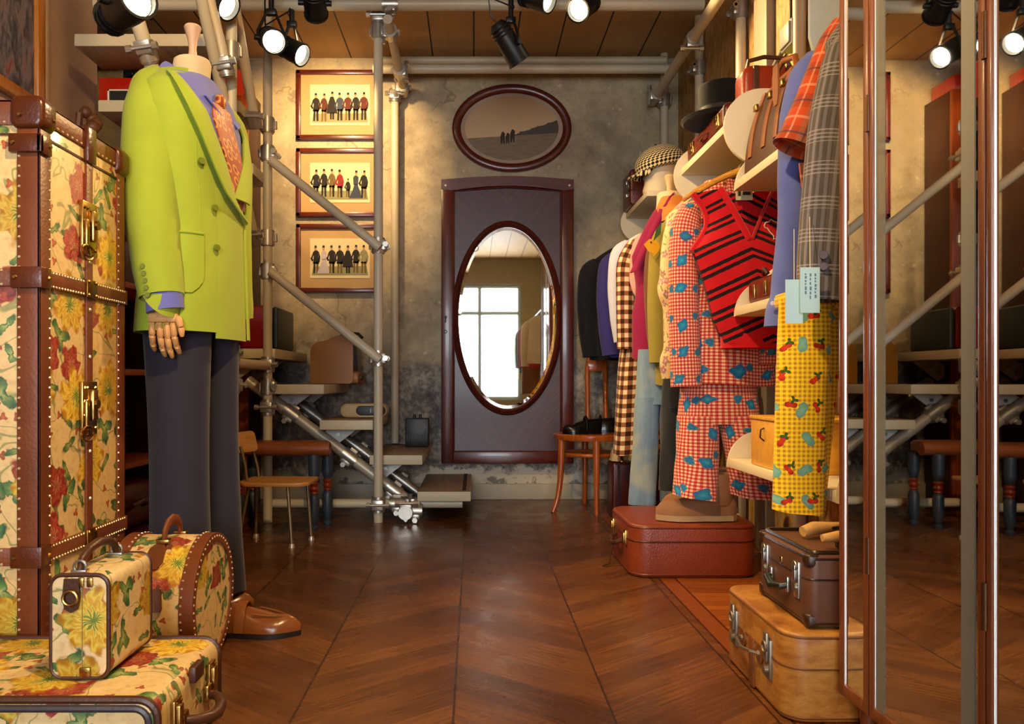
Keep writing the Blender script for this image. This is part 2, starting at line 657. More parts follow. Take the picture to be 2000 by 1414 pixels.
def m_osb():
    g = G('raw_board_wall')
    p = g.pos()
    q = g.sep(p)
    n = g.noise(g.vm('MULTIPLY', p, (1., 14., 5.)), 3., 5, .65, 1.)
    c = g.ramp(n, [(.3, '#7d5a2c'), (.5, '#b18a4e'), (.66, '#c7a264'), (.8, '#8f6a36')])
    seam = g.mt('LESS_THAN', g.mt('FRACT', g.mt('MULTIPLY', q[1], 2.1)), .012)
    c = g.mix(g.mt('MULTIPLY', seam, .8), c, '#2a190a')
    g.bump(n, .3, .002)
    return g.done(c, .7)


def m_pinkply():
    g = G('pinkish_board')
    p = g.pos()
    n = g.noise(g.vm('MULTIPLY', p, (4., 1.6, 1.)), 2.2, 4, .6)
    c = g.ramp(n, [(.3, '#a08472'), (.6, '#b99c86'), (.8, '#c6ab90')])
    return g.done(c, .65)


def m_ceiling():
    g = G('ceiling_boards')
    q = g.sep(g.uv())
    n = g.noise(g.comb(g.mt('MULTIPLY', q[0], 12.), q[1], 0.), 2., 3)
    c = g.mix(n, '#b08c5c', '#c8a470')
    fr = g.mt('FRACT', g.mt('MULTIPLY', g.mt('ADD', q[0], 10.006), 4.))
    c = g.mix(g.mt('LESS_THAN', fr, .035), c, '#1c120a')
    return g.done(c, .6)


plaster = m_plaster()
osb = m_osb()

# ------------------------------------------------------------------ the room
struct(MB().bx(-3.1, 1.4, -3.3, 4.96, -.06, 0).build('floor', m_floor()))
struct(MB().bx(-3.1, 1.4, 4.86, 4.96, 0, 2.8).build('wall_back', plaster))
struct(MB().bx(1.25, 1.4, -3.3, 4.86, 0, 2.8).build('wall_right', osb))
struct(MB().bx(-2.05, -1.9, -3.3, 4.0, 0, 2.8).build('wall_left', m_pinkply()))
struct(MB().bx(-3.1, -3.0, 4.0, 4.86, 0, 2.8).bx(-3.0, -2.05, 3.9, 4.0, 0, 2.8).build('wall_alcove', plaster))
struct(MB().bx(-3.1, 1.4, -3.3, 4.96, 2.70, 2.80).build('ceiling', m_ceiling()))
struct(MB().bx(-3.0, 1.25, 4.84, 4.86, 0, .095, .004).build('baseboard_back', plain('#b3a892', .6, 0., .15, 14)))
WX0, WX1, WZ0, WZ1 = -1.5, .76, .42, 2.28
struct(MB().bx(-2.05, WX0, -3.3, -3.15, 0, 2.8).bx(WX1, 1.4, -3.3, -3.15, 0, 2.8).bx(WX0, WX1, -3.3, -3.15, 0, WZ0).bx(WX0, WX1, -3.3, -3.15, WZ1, 2.8).build('wall_front', plain('#8d8474', .7)))
w = T('window_1', 'shop window in the front wall', 'window', (WX0, -3.2, WZ0))
del w['label'], w['category']
struct(w)
mb = MB()
for x in (WX0 + .03, .09, WX1 - .03):
    mb.bx(x - .03, x + .03, -3.26, -3.18, WZ0, WZ1, .004)
for z in (WZ0 + .03, 1.82, WZ1 - .03):
    mb.bx(WX0, WX1, -3.255, -3.185, z - .03, z + .03, .004)
mb.build('window_frame', plain('#9fb0b4', .4), w)


def m_glass():
    g = G('clear_glass')
    g.b.inputs['Alpha'].default_value = .08
    return g.done('#eef4f4', .02)


MB().bx(WX0 + .02, WX1 - .02, -3.222, -3.218, WZ0 + .02, WZ1 - .02).build('window_pane', m_glass(), w)

# ------------------------------------------------------------------ scaffold
TR = .0235


def coupler(mb, c, axis=(0, 0, 1), side=(1, 0, 0), r=.036, h=.068):
    """right-angle clamp round a tube: split collar, hinge, bolt and nut"""
    c, a, sd = Vector(c), Vector(axis).normalized(), Vector(side).normalized()
    b = a.cross(sd).normalized()
    mb.cyl(c - a * h / 2, c + a * h / 2, r, None, 14)
    mb.cyl(c - a * h / 2 - a * .006, c - a * h / 2, r * .9, None, 14)
    mb.cyl(c + a * h / 2, c + a * (h / 2 + .006), r * .9, None, 14)
    o = c + sd * (r + .006)
    mb.cyl(o - b * .054, o + b * .060, .0075, None, 8)
    mb.cyl(o - b * .056, o - b * .036, .0145, None, 6)
    mb.cyl(o + b * .040, o + b * .060, .0145, None, 6)
    mb.cyl(c - sd * (r + .004) - a * .02, c - sd * (r + .004) + a * .02, .009, None, 8)
    M = Matrix.Translation(c + sd * (r * .7)) @ Matrix((sd, b, a)).transposed().to_4x4()
    mb.box((0, 0, 0), (.034, .062, h * .8), .007, 2, M=M)
    return mb


def tube_thing(name, label, path, couplers=(), r=TR, mat=None, group=None, cap=None):
    p0 = Vector(path[0])
    t = T(name, label, 'scaffold tube', p0, group)
    MB().tube(path, r, 18).build('tube', mat or cream_metal, t)
    for cp in couplers:
        c, ax, sd = cp
        coupler(MB(), c, ax, sd).build('coupler', galv, t)
    return t


Zz, Xx, Yy = (0, 0, 1), (1, 0, 0), (0, 1, 0)
AX, AD, BX = -.49, 4.06, -1.056


def zat(y, d):
    return CH - (y - VY) / F * d


SG = 'scaffold uprights'
tube_thing('scaffold_pole', 'tall pale scaffold upright passing in front of the framed prints', [(AX, AD, 0), (AX, AD, 2.7)],
           [((AX, AD, zat(y, AD)), Zz, sd) for y, sd in ((35, (0, -1, 0)), (62, Xx), (480, Xx), (700, Xx), (985, (0, -1, 0)))], group=SG)
tube_thing('scaffold_pole', 'scaffold upright between the green jacket and the framed prints, stair rails clamped to it', [(BX, AD, 0), (BX, AD, 2.7)],
           [((BX, AD, zat(y, AD)), Zz, sd) for y, sd in ((245, (-1, 0, 0)), (300, Xx), (465, (-1, 0, 0)), (530, Xx), (712, (0, -1, 0)), (755, Xx), (795, (0, -1, 0)))], group=SG)
tube_thing('scaffold_pole', 'thinner pale upright against the plaster beside the long mirror', [(-.477, 4.78, .35), (-.477, 4.78, 2.5)],
           [((-.477, 4.78, 2.44), Zz, (0, -1, 0))], group=SG)
tube_thing('scaffold_pole', 'scaffold upright just behind the green jacket, lower half lit orange', [(-1.04, 3.4, 0), (-1.04, 3.4, 2.7)],
           [((-1.04, 3.4, zat(y, 3.4)), Zz, sd) for y, sd in ((102, (-1, 0, 0)), (690, (0, -1, 0)), (752, Xx))], group=SG)
for x, d, lab in ((1.15, 4.80, 'upright in the far corner beside the end of the clothes rail'), (1.222, 4.31, 'pale upright on the board wall behind the black hat'),
                  (1.222, 3.635, 'pale upright on the board wall beside the hanging cable'), (1.222, 2.98, 'thick pale upright next to the grey junction box')):
    tube_thing('scaffold_pole', lab, [(x, d, 0), (x, d, 2.7)], [((x, d, 2.42), Zz, (-1, 0, 0))], group=SG)
HR = 'sloping handrails of the stair'
for (ya, yb), lab in (((312, 484), 'upper sloping handrail crossing the two higher framed prints'), ((530, 703), 'lower sloping handrail running down under the lowest framed print')):
    a, b = P(528, ya, 4.0), P(742, yb, 4.0)
    tube_thing('handrail', lab, [a, b], group=HR)
tube_thing('scaffold_tube', 'horizontal tube along the bottom of the stair just above the floor', [(-1.09, 4.12, .087), (-.06, 4.12, .087)],
           [((-.40, 4.12, .087), Xx, (0, 0, -1)), ((-.33, 4.12, .087), Xx, (0, -1, 0))])
tube_thing('scaffold_tube', 'short tube tying the two uprights behind the jacket hem', [(-1.04, 3.42, .80), (-1.05, 4.03, .80)])
UR = 'rails of the upper flight'
for (x0, y0, d0), (x1, y1, d1), lab in (((444, -70, 3.36), (497, 232, 3.82), 'steep rail beside the black spotlight cluster, nearest the plaster'),
                                       ((385, -40, 3.05), (496, 462, 3.86), 'steep rail dropping behind the shoulder of the green jacket'),
                                       ((395, -60, 3.2), (440, 130, 3.3), 'short steep rail above the tie, ending at a clamp'),
                                       ((250, -20, 2.86), (322, 215, 3.06), 'thick steep rail rising behind the green shoulder')):
    a, b = P(x0, y0, d0), P(x1, y1, d1)
    tube_thing('scaffold_tube', lab, [a, b], [(b, b - a, (0, -1, 0))] if y1 != 215 else [(a.lerp(b, .5), b - a, (0, -1, 0))], r=.027 if y1 == 215 else TR, group=UR)
tube_thing('scaffold_tube', 'thick beam tube crossing under the ceiling above the spotlights', [(-1.9, 3.98, 2.61), (1.15, 3.98, 2.61)], [((-.42, 3.98, 2.61), Xx, (0, 0, -1))], r=.03)
tube_thing('scaffold_tube', 'upper of the two cross tubes at the back edge of the ceiling', [(-.6, 4.76, 2.645), (1.15, 4.76, 2.645)])
tube_thing('scaffold_tube', 'lower of the two cross tubes at the back edge of the ceiling', [(-.6, 4.7, 2.57), (1.15, 4.7, 2.57)], r=.027)
tube_thing('scaffold_tube', 'tube running back along the top of the board wall', [(1.085, 2.6, 2.42), (1.085, 4.83, 2.42)],
           [((1.085, 3.95, 2.42), Yy, (0, 0, -1)), ((1.085, 4.72, 2.42), Yy, (-1, 0, 0))], r=.027)
tube_thing('scaffold_tube', 'short tube running back to the wall from the top of the front upright', [(-.425, 3.9, 2.50), (-.425, 4.84, 2.47)],
           [((-.425, 4.05, 2.5), Yy, (-1, 0, 0)), ((-.425, 4.5, 2.48), Yy, Xx), ((-.425, 4.74, 2.475), Yy, (-1, 0, 0))])

# ------------------------------------------------------------------ stair
st = T('staircase', 'open scaffold staircase with pale wooden treads against the back wall', 'stairs', (-.1, 4.4, 0))
tedge = plain('#cfc2a0', .5, 0., .08, 20)


def tread(x0, x1, y0, y1, z, th=.052):
    mb = MB().bx(x0, x1, y0, y1, z - th, z, .006)
    o = mb.build('tread', [tread_wood, tedge], st)
    me = o.data
    for p in me.polygons:
        if abs(p.normal.z) < .7:
            p.material_index = 1
    return o


for i in range(6):
    xr = -.016 - .2505 * i
    z = .157 + .183 * i
    o = tread(xr - .275, xr, 4.06 if i != 1 else 4.10, 4.84 if i < 5 else 4.5, z)
    if i == 0:
        MB().bx(xr - .045, xr - .025, 4.1, 4.82, z - .001, z + .003).build('grip_strip', plain('#3a2a1c', .8), o)
    # gusset plates to the two stringers
    for yy in (4.20, 4.62):
        if i == 0 or i == 5:
            continue
        MB().ext([(0, 0), (.15, 0), (.0, -.115), (-.085, -.05)], (xr - .25, yy + .03, z - .052), Xx, Zz, (0, .008, 0)).build('bracket', white_enamel, o)
        m2 = MB()
        m2.cyl((xr - .205, yy + .02, z - .085), (xr - .205, yy + .045, z - .085), .011, None, 6)
        m2.cyl((xr - .25, yy + .02, z - .11), (xr - .25, yy + .045, z - .11), .011, None, 6)
        m2.build('bolt', steel, o)
for yy in (4.20, 4.62):
    sg = MB().tube([(-1.20, yy, .725), (-.30, yy, .052)], .030, 18).build('stringer', galv if yy > 4.4 else plain('#b9ae98', .4, .2, .1, 20), st)
    for k in (.26, .6, .86):
        c = Vector((-1.20, yy, .725)).lerp(Vector((-.30, yy, .052)), k)
        coupler(MB(), c, (.9, 0, -.673), (-.6, 0, -.8), .039, .075).build('coupler', galv, sg)
m2 = coupler(MB(), (-.345, 4.02, .060), Yy, (0, 0, 1), .036, .09)
m2.cyl((-.345, 3.96, .060), (-.345, 3.985, .060), .026, None, 16)
coupler(m2, (-.30, 4.06, .06), Xx, (0, 0, -1), .036, .06)
m2.build('clamp_foot', galv, st)
for zt, y0, y1 in ((2.242, 3.47, 3.74), (2.03, 3.69, 3.96), (1.80, 3.92, 4.19)):
    tread(-1.75, -1.09, y0, y1, zt, .056)

# ------------------------------------------------------------------ lamps (fixtures)
lens_on = None


def m_lens(on=True):
    g = G('lamp_lens_lit' if on else 'lamp_lens_off')
    if on:
        g.b.inputs['Emission Color'].default_value = hexc('#fff0cf')
        g.b.inputs['Emission Strength'].default_value = 12.
    return g.done('#e8e4da', .2)


lens_lit, lens_off = m_lens(True), m_lens(False)


def spotlamp(label, head, aim, power, hang=None, r=.055, L=.17, angle=50, blend=.6, color=(1., .74, .42), size=.04, on=True):
    """theatre-style spotlight: can, gel ring, yoke, drop stem and clamp"""
    head, aim = Vector(head), Vector(aim)
    d = (aim - head).normalized()
    t = T('spotlight', label, 'spotlight', head, 'black ceiling spotlights')
    a, b = head - d * (L * .65), head + d * (L * .35)
    x, y, _ = frame_of(d)
    mb = MB()
    # hollow can: outer skin, front lip, inner wall
    n = 22
    prof = [(.0, 0), (r * .55, 0), (r * .8, .02), (r * .92, L * .4), (r, L * .7), (r, L), (r * 1.08, L), (r * 1.08, L + .012), (r * .93, L + .012), (r * .9, L * .9), (0, L * .9)]
    rings = [[a + d * h + x * (max(q, 1e-4) * math.cos(2 * PI * k / n)) + y * (max(q, 1e-4) * math.sin(2 * PI * k / n)) for k in range(n)] for q, h in prof]
    mb.loft(rings, True)
    for k in range(3):
        c = a + d * (.03 + .018 * k)
        mb.tube([c + x * (r * .93 * math.cos(2 * PI * q / 16)) + y * (r * .93 * math.sin(2 * PI * q / 16)) for q in range(16)], .004, 6, True)
    can = mb.build('lamp_can', black_paint, t)
    c = a + d * (L * .93)
    rr = r * .86
    ring1 = [c + d * .004 + x * (rr * math.cos(2 * PI * k / n)) + y * (rr * math.sin(2 * PI * k / n)) for k in range(n)]
    ring2 = [c + d * .010 + x * (rr * .5 * math.cos(2 * PI * k / n)) + y * (rr * .5 * math.sin(2 * PI * k / n)) for k in range(n)]
    MB().loft([[p - d * .003 for p in ring1], ring1, ring2], True).build('lens', lens_lit if on else lens_off, t)
    top = hang if hang is not None else head.z + .22
    ym = MB()
    up = Vector((0, 0, 1))
    hz = d.cross(up)
    hz = hz.normalized() if hz.length > .05 else Vector((1, 0, 0))
    apex = head + up * (r + .075)
    for sgn in (-1, 1):
        ym.tube([head + hz * (sgn * (r + .008)), head + hz * (sgn * (r + .008)) + up * (r * .6), apex + hz * (sgn * .02)], .007, 6)
        ym.cyl(head + hz * (sgn * r * .9), head + hz * (sgn * (r + .024)), .013, None, 10)
    ym.cyl(apex - up * .006, Vector((apex.x, apex.y, max(top, apex.z + .02))), .013, None, 10)
    ym.box(apex, (.05, .03, .03), .006)
    ym.build('yoke', black_paint, t)
    cb = MB()
    e = a + Vector((0, 0, 0))
    cb.tube([e, e - d * .05 + up * -.01, e - d * .07 + up * .06, apex + hz * .03 + up * .05, apex + up * .10], .004, 6)
    cb.build('cable', black_paint, t)
    if on and power > 0:
        ld = bpy.data.lights.new('spot_beam', 'SPOT')
        ld.energy = power
        ld.color = color
        ld.spot_size = math.radians(angle)
        ld.spot_blend = blend
        ld.shadow_soft_size = size
        lo = bpy.data.objects.new('spot_beam', ld)
        COL.objects.link(lo)
        lo.location = c + d * .03
        lo.rotation_euler = d.to_track_quat('-Z', 'Y').to_euler()
        lo.parent = t
        lo.matrix_parent_inverse = parent_matrix(t).inverted()
    return t
# ================================================================== LEFT SIDE
fl_trunk = floral('floral_canvas_trunk', .85)
fl_small = floral('floral_canvas_small', 1.0, '#eeddb2')
fl_big = floral('floral_canvas_case', .95)
fl_drum = floral('floral_canvas_drum', 1.05)

# ------------------------------------------------------------------ wardrobe trunk
TX, TN, TF, TZ = -.944, 1.72, 2.135, 1.325
t = T('wardrobe_trunk', 'tall upright floral wardrobe trunk with brown leather straps and brass locks', 'trunk', (-1.22, 1.93, 0))
MB().bx(-1.50, TX, TN, TF, .012, TZ - .012, .012).build('body', fl_trunk, t)


def studs_line(mb, a, b, n, sp=.0215, r=.0034, mi=1):
    a, b = Vector(a), Vector(b)
    k = max(2, int((b - a).length / sp))
    for i in range(k + 1):
        mb.stud(a.lerp(b, i / k), n, r, mi)


e = .004
mb = MB()
for (xa, ya) in ((TX, TN), (TX, TF), (-1.5, TN)):
    sx, sy = (-1 if xa == TX else 1), (1 if ya == TN else -1)
    mb.bx(xa - sx * e, xa + sx * .045, ya - sy * e, ya + sy * .001, .0, TZ, .001)
    if xa == TX:
        mb.bx(xa + e, xa - .001, ya - sy * e, ya + sy * .042, 0, TZ, .001)
        studs_line(mb, (xa + e, ya + sy * .038, .03), (xa + e, ya + sy * .038, TZ - .03), Xx)
        if ya == TN:
            studs_line(mb, (xa - .040, ya - e, .03), (xa - .040, ya - e, TZ - .03), (0, -1, 0))
mb.build('corner_strip', [strap_leather, pale_stud], t)
mb = MB()   # rim strips round the top
mb.bx(-1.5, TX + e, TN - e, TN + .001, TZ - .05, TZ + e, .001).bx(TX - .001, TX + e, TN, TF + e, TZ - .04, TZ + e, .001).bx(-1.5, TX + e, TN - e, TF, TZ - .001, TZ + e, .001)
studs_line(mb, (-1.48, TN - e, TZ - .044), (TX - .05, TN - e, TZ - .044), (0, -1, 0))
studs_line(mb, (TX + e, TN + .05, TZ - .035), (TX + e, TF - .02, TZ - .035), Xx)
mb.build('top_rim', [strap_leather, pale_stud], t)
for z, nm in ((.945, 'middle_band'), (.34, 'bottom_band')):
    mb = MB()
    h = .019
    mb.bx(-1.5, TX + 2 * e, TN - 2 * e, TN, z - h, z + h, .001).bx(TX, TX + 2 * e, TN - 2 * e, TF + 2 * e, z - h, z + h, .001)
    for dz in (-.015, .015):
        studs_line(mb, (-1.48, TN - 2 * e, z + dz), (TX - .01, TN - 2 * e, z + dz), (0, -1, 0))
        studs_line(mb, (TX + 2 * e, TN + .01, z + dz), (TX + 2 * e, TF - .01, z + dz), Xx, .012)
    o = mb.build(nm, [strap_leather, pale_stud], t)
    # corner clasp over the edge and crossing plate on the side
    mb = MB()
    mb.bx(TX - .055, TX + 3 * e, TN - 3.2 * e, TN - 1.8 * e, z - .023, z + .023, .002).bx(TX + 1.8 * e, TX + 3.2 * e, TN - 3 * e, TN + .03, z - .023, z + .023, .002)
    mb.stud((TX - .045, TN - 3.2 * e, z), (0, -1, 0), .006, 1)
    mb.stud((TX + 3.2 * e, TN + .02, z), Xx, .006, 1)
    mb.build('band_corner', [corner_leather, brass], o)
    mb = MB().bx(TX + 1.8 * e, TX + 3.4 * e, 1.912, 1.962, z - .022, z + .022, .002)
    for dy in (-.018, .018):
        for dz in (-.016, .016):
            mb.stud((TX + 3.4 * e, 1.937 + dy, z + dz), Xx, .0055, 1)
    mb.build('crossing_plate', [dark_brass, brass], o)
mb = MB().bx(TX, TX + 1.6 * e, 1.922, 1.952, .01, TZ, .001)
for k in range(11):
    mb.stud((TX + 1.6 * e, 1.937, .09 + .115 * k), Xx, .005, 1)
mb.build('centre_strap', [strap_leather, pale_stud], t)
mb = MB().bx(TX + .0005, TX + .0022, TN, TF, 1.253, 1.258).bx(-1.5, TX, TN - .0022, TN - .0005, 1.253, 1.258)
mb.build('lid_seam', plain('#4a2a10', .6), t)
# rounded leather caps on the top corners
for ya, sy in ((TN, 1), (TF, -1)):
    mb = MB().case((TX - .022, ya + sy * .02, TZ - .022), .075, .075, .062, .022, .012, 'y')
    if sy > 0:
        mb.stud((TX - .035, TN - .012, TZ - .03), (0, -1, 0), .006, 1)
        mb.stud((TX + .016, TN + .035, TZ - .03), Xx, .006, 1)
    mb.build('corner_cap', [corner_leather, brass], t)
for zc in (1.235,):
    mb = MB().bx(TX - .06, TX + 3 * e, TN - 3 * e, TN, zc - .02, zc + .02, .003).bx(TX, TX + 3 * e, TN - 3 * e, TN + .035, zc - .02, zc + .02, .003)
    mb.stud((TX - .05, TN - 3 * e, zc), (0, -1, 0), .006, 1)
    mb.stud((TX + 3 * e, TN + .025, zc), Xx, .006, 1)
    mb.build('lid_clasp', [corner_leather, brass], t)
mb = MB().bx(TX, TX + .014, 1.915, 1.958, 1.252, TZ + .012, .004)
mb.build('hinge_strap', corner_leather, t)


def trunk_lock(z, h=.13):
    mb = MB().bx(TX, TX + .010, 1.895, 1.968, z - h / 2, z + h / 2, .002)
    for k in range(4):
        zz = z - h / 2 + .016 + k * (h - .032) / 3
        for yy in (1.905, 1.918, 1.958):
            mb.stud((TX + .010, yy, zz), Xx, .0055)
    mb.bx(TX + .008, TX + .022, 1.925, 1.950, z - .03, z + .045, .004)
    mb.cyl((TX + .02, 1.937, z + .01), (TX + .028, 1.937, z + .01), .011, None, 12)
    mb.bx(TX + .01, TX + .018, 1.90, 1.915, z - .045, z + .02, .003)
    mb.tube([(TX + .016, 1.905 + .03 * math.sin(a), z - .06 + .018 * math.cos(a)) for a in [k * PI / 8 for k in range(16)]], .003, 6, True)
    mb.build('lock', dark_brass if False else brass, t)


trunk_lock(1.09)
trunk_lock(.655)

# ------------------------------------------------------------------ lying floral suitcase
LX, LN, LF, LZ = -.545, 1.36, 1.70, .172
t = T('floral_suitcase', 'large floral suitcase lying flat on the floor, thick brown trim and brass locks', 'suitcase', (-.84, 1.53, 0))
cx, cw = (LX - 1.16) / 2, LX + 1.16
MB().case((cx, (LN + LF) / 2, LZ / 2), cw, LZ, LF - LN, .032, .008).build('body', fl_big, t)


def trim_loop(mb, cx, y, cz, w, h, r, th, n=8):
    mb.tube([(cx + a, y, cz + b) for a, b in rrect(w, h, r, 6)], th, n, True)
    return mb


trim_loop(MB(), cx, LN + .006, LZ / 2, cw, LZ, .032, .0075).build('front_trim', dark_strap, t)
trim_loop(MB(), cx, LN + .001, LZ / 2, cw - .026, LZ - .026, .024, .007).build('front_welt', leather('grey_brown_welt', '#4b4248', '#3a3238', .4), t)
trim_loop(MB(), cx, LF - .006, LZ / 2, cw, LZ, .032, .006).build('back_trim', dark_strap, t)
for yy in (1.44, 1.63):
    mb = MB().bx(LX, LX + .009, yy - .018, yy + .018, .07, .145, .002).bx(LX + .004, LX + .016, yy - .010, yy + .010, .085, .135, .003)
    for dz in (.078, .138):
        mb.stud((LX + .009, yy - .012, dz), Xx, .004)
        mb.stud((LX + .009, yy + .012, dz), Xx, .004)
    mb.build('lock', brass, t)
mb = MB().tube([(LX + .002, 1.475, .09), (LX + .03, 1.485, .088), (LX + .045, 1.51, .082), (LX + .047, 1.54, .078), (LX + .045, 1.57, .082), (LX + .03, 1.595, .088), (LX + .002, 1.605, .09)], [.008, .009, .011, .012, .011, .009, .008], 10)
hd = mb.build('handle', dark_strap, t)
for yy in (1.475, 1.605):
    MB().bx(LX, LX + .012, yy - .012, yy + .012, .074, .108, .003).build('handle_mount', brass, hd)
mb = MB().bx(LX - .003, LX + .012, 1.52, 1.57, .14, .172, .004)
mb.build('corner_plate', dark_strap, t)

# ------------------------------------------------------------------ small floral case
sx0, sx1, sn, sf, sz0, sz1 = -.776, -.669, 1.452, 1.645, LZ + .004, .366
t = T('floral_train_case', 'small floral vanity case standing on the lying suitcase', 'suitcase', ((sx0 + sx1) / 2, 1.55, sz0))
scx, sw, sh = (sx0 + sx1) / 2, sx1 - sx0, sz1 - sz0
MB().case((scx, (sn + sf) / 2, (sz0 + sz1) / 2), sw, sh, sf - sn, .022, .006).build('body', fl_small, t)
trim_loop(MB(), scx, sn + .003, (sz0 + sz1) / 2, sw - .002, sh - .002, .021, .0042).build('front_trim', dark_strap, t)
trim_loop(MB(), scx, sf - .003, (sz0 + sz1) / 2, sw - .002, sh - .002, .021, .0042).build('back_trim', dark_strap, t)
MB().bx(scx + .005, scx + .0065, sn - .001, sn + .0005, sz0 + .008, sz1 - .008).build('front_seam', plain('#9a8050', .6), t)
zt = sz1
mb = MB().tube([(scx - .01, 1.475, zt + .002), (scx - .01, 1.483, zt + .022), (scx - .01, 1.51, zt + .036), (scx - .01, 1.55, zt + .041), (scx - .01, 1.59, zt + .036), (scx - .01, 1.617, zt + .022), (scx - .01, 1.625, zt + .002)], [.006, .007, .0085, .009, .0085, .007, .006], 10)
hd = mb.build('handle', dark_strap, t)
mb = MB()
for yy in (1.475, 1.625):
    mb.tube([(scx - .01 + .011 * math.cos(a), yy, zt + .010 + .011 * math.sin(a)) for a in [k * PI / 7 for k in range(14)]], .0028, 6, True)
    mb.bx(scx - .024, scx + .004, yy - .008, yy + .008, zt - .001, zt + .005, .001)
mb.build('handle_ring', steel, hd)
# leather tab with metal ring hanging over the front, and small clasps
mb = MB()
tp = [(-.013, .0), (.013, .0), (.016, -.035), (.012, -.055), (0, -.062), (-.012, -.055), (-.016, -.035)]
mb.ext(tp, (scx - .012, sn - .003, sz1 - .006), Xx, Zz, (0, -.004, 0))
tb = mb.build('leather_tab', dark_strap, t)
mb = MB().tube([(scx - .012 + .013 * math.cos(a), sn - .010, sz1 - .040 + .013 * math.sin(a)) for a in [k * PI / 8 for k in range(16)]], .003, 8, True)
mb.stud((scx - .012, sn - .008, sz1 - .057), (0, -1, 0), .003)
mb.build('tab_ring', brass, tb)
mb = MB()
for dx in (-.004, .012):
    mb.bx(scx + dx + .003, scx + dx + .014, sn - .005, sn, sz1 - .022, sz1 - .004, .002)
mb.build('top_clasp', brass, t)
mb = MB().bx(scx + .002, scx + .022, sn - .006, sn, sz0 + .004, sz0 + .022, .002)
mb.cyl((scx + .012, sn - .008, sz0 + .013), (scx + .012, sn - .004, sz0 + .013), .004, None, 10)
mb.build('clasp', brass, t)

# ------------------------------------------------------------------ drum bag
DX0, DX1, DY, DR = -.885, -.676, 2.055, .162
t = T('hatbox', 'round floral hatbox on its side with studded leather rims and a luggage tag', 'hatbox', ((DX0 + DX1) / 2, DY, 0))
rings = []
for x, r in ((DX0, DR - .004), (DX0 + .003, DR - .002), (DX1 - .003, DR - .002), (DX1, DR - .004)):
    rings.append([(x, DY + r * math.cos(2 * PI * k / 48), DR + r * math.sin(2 * PI * k / 48)) for k in range(48)])
uvs = [[(x[0][0], 2 * PI * DR * k / 48) for k in range(49)] for x in rings]
MB().loft(rings, True, True, 0, uvs).build('body', fl_drum, t)
for x0, x1 in ((DX0 - .004, DX0 + .030), (DX1 - .030, DX1 + .004)):
    mb = MB()
    n = 48
    r1, r0 = DR + .001, DR - .022
    rg = []
    for x, r in ((x0, r0), (x0, r1), (x1, r1), (x1, r0)):
        rg.append([(x, DY + r * math.cos(2 * PI * k / n), DR + .002 + r * math.sin(2 * PI * k / n)) for k in range(n)])
    rg.append(rg[0])
    mb.loft(rg, False)
    outer = x1 if x1 > DX1 else x0
    for k in range(52):
        a = 2 * PI * k / 52
        mb.stud((outer, DY + (DR - .008) * math.cos(a), DR + .002 + (DR - .008) * math.sin(a)), (1 if outer > 0 or outer == x1 else -1, 0, 0), .0034, 1)
        if math.sin(a) > -.6:
            mb.stud(((x0 if outer == x1 else x1) + (.005 if outer == x1 else -.005), DY + r1 * math.cos(a), DR + .002 + r1 * math.sin(a)), (0, math.cos(a), math.sin(a)), .0034, 1)
    mb.build('rim_band', [strap_leather, pale_stud], t)
mx = (DX0 + DX1) / 2
hz = 2 * DR
mb = MB().tube([(mx, DY - .055, hz - .008), (mx, DY - .050, hz + .018), (mx, DY - .030, hz + .034), (mx, DY, hz + .040), (mx, DY + .030, hz + .034), (mx, DY + .050, hz + .018), (mx, DY + .055, hz - .008)], [.010, .011, .013, .014, .013, .011, .010], 10, flat=.6)
hd = mb.build('handle', strap_leather, t)
for yy in (DY - .058, DY + .058):
    MB().box((mx, yy, hz - .006), (.034, .022, .012), .003).build('handle_mount', brass, hd)
# luggage tag and key bell lying on the curved side
def on_drum(x, ang, off):
    return Vector((x, DY - (DR + off) * math.sin(ang), DR + (DR + off) * math.cos(ang)))
def drum_patch(mb, poly, x0, a0, off=.004, th=.004):
    """flat leather shape bent round the drum; poly in metres (x, arc)"""
    top = [on_drum(x0 + px, a0 + py / DR, off) for px, py in poly]
    low = [on_drum(x0 + px, a0 + py / DR, off - th) for px, py in poly]
    mb.loft([low, top], True)
mb = MB()
drum_patch(mb, [(-.006, -.005), (.006, -.005), (.02, .02), (.024, .06), (.014, .082), (-.014, .082), (-.024, .06), (-.02, .02)], mx - .005, .40)
drum_patch(mb, [(.016, 0), (.024, 0), (.024, .13), (.016, .13)], mx, .42, .003)
drum_patch(mb, [(.010, 0), (.030, 0), (.036, .045), (.030, .052), (.010, .052), (.004, .045)], mx, 1.20, .008, .008)
tg = mb.build('luggage_tag', leather('tag_leather', '#7a4526', '#5c2f16', .4), t)
MB().bx(mx + .0195, mx + .0215, DY - DR - .0025, DY - DR + .001, .015, .12).build('side_seam', plain('#9a8050', .6), t)

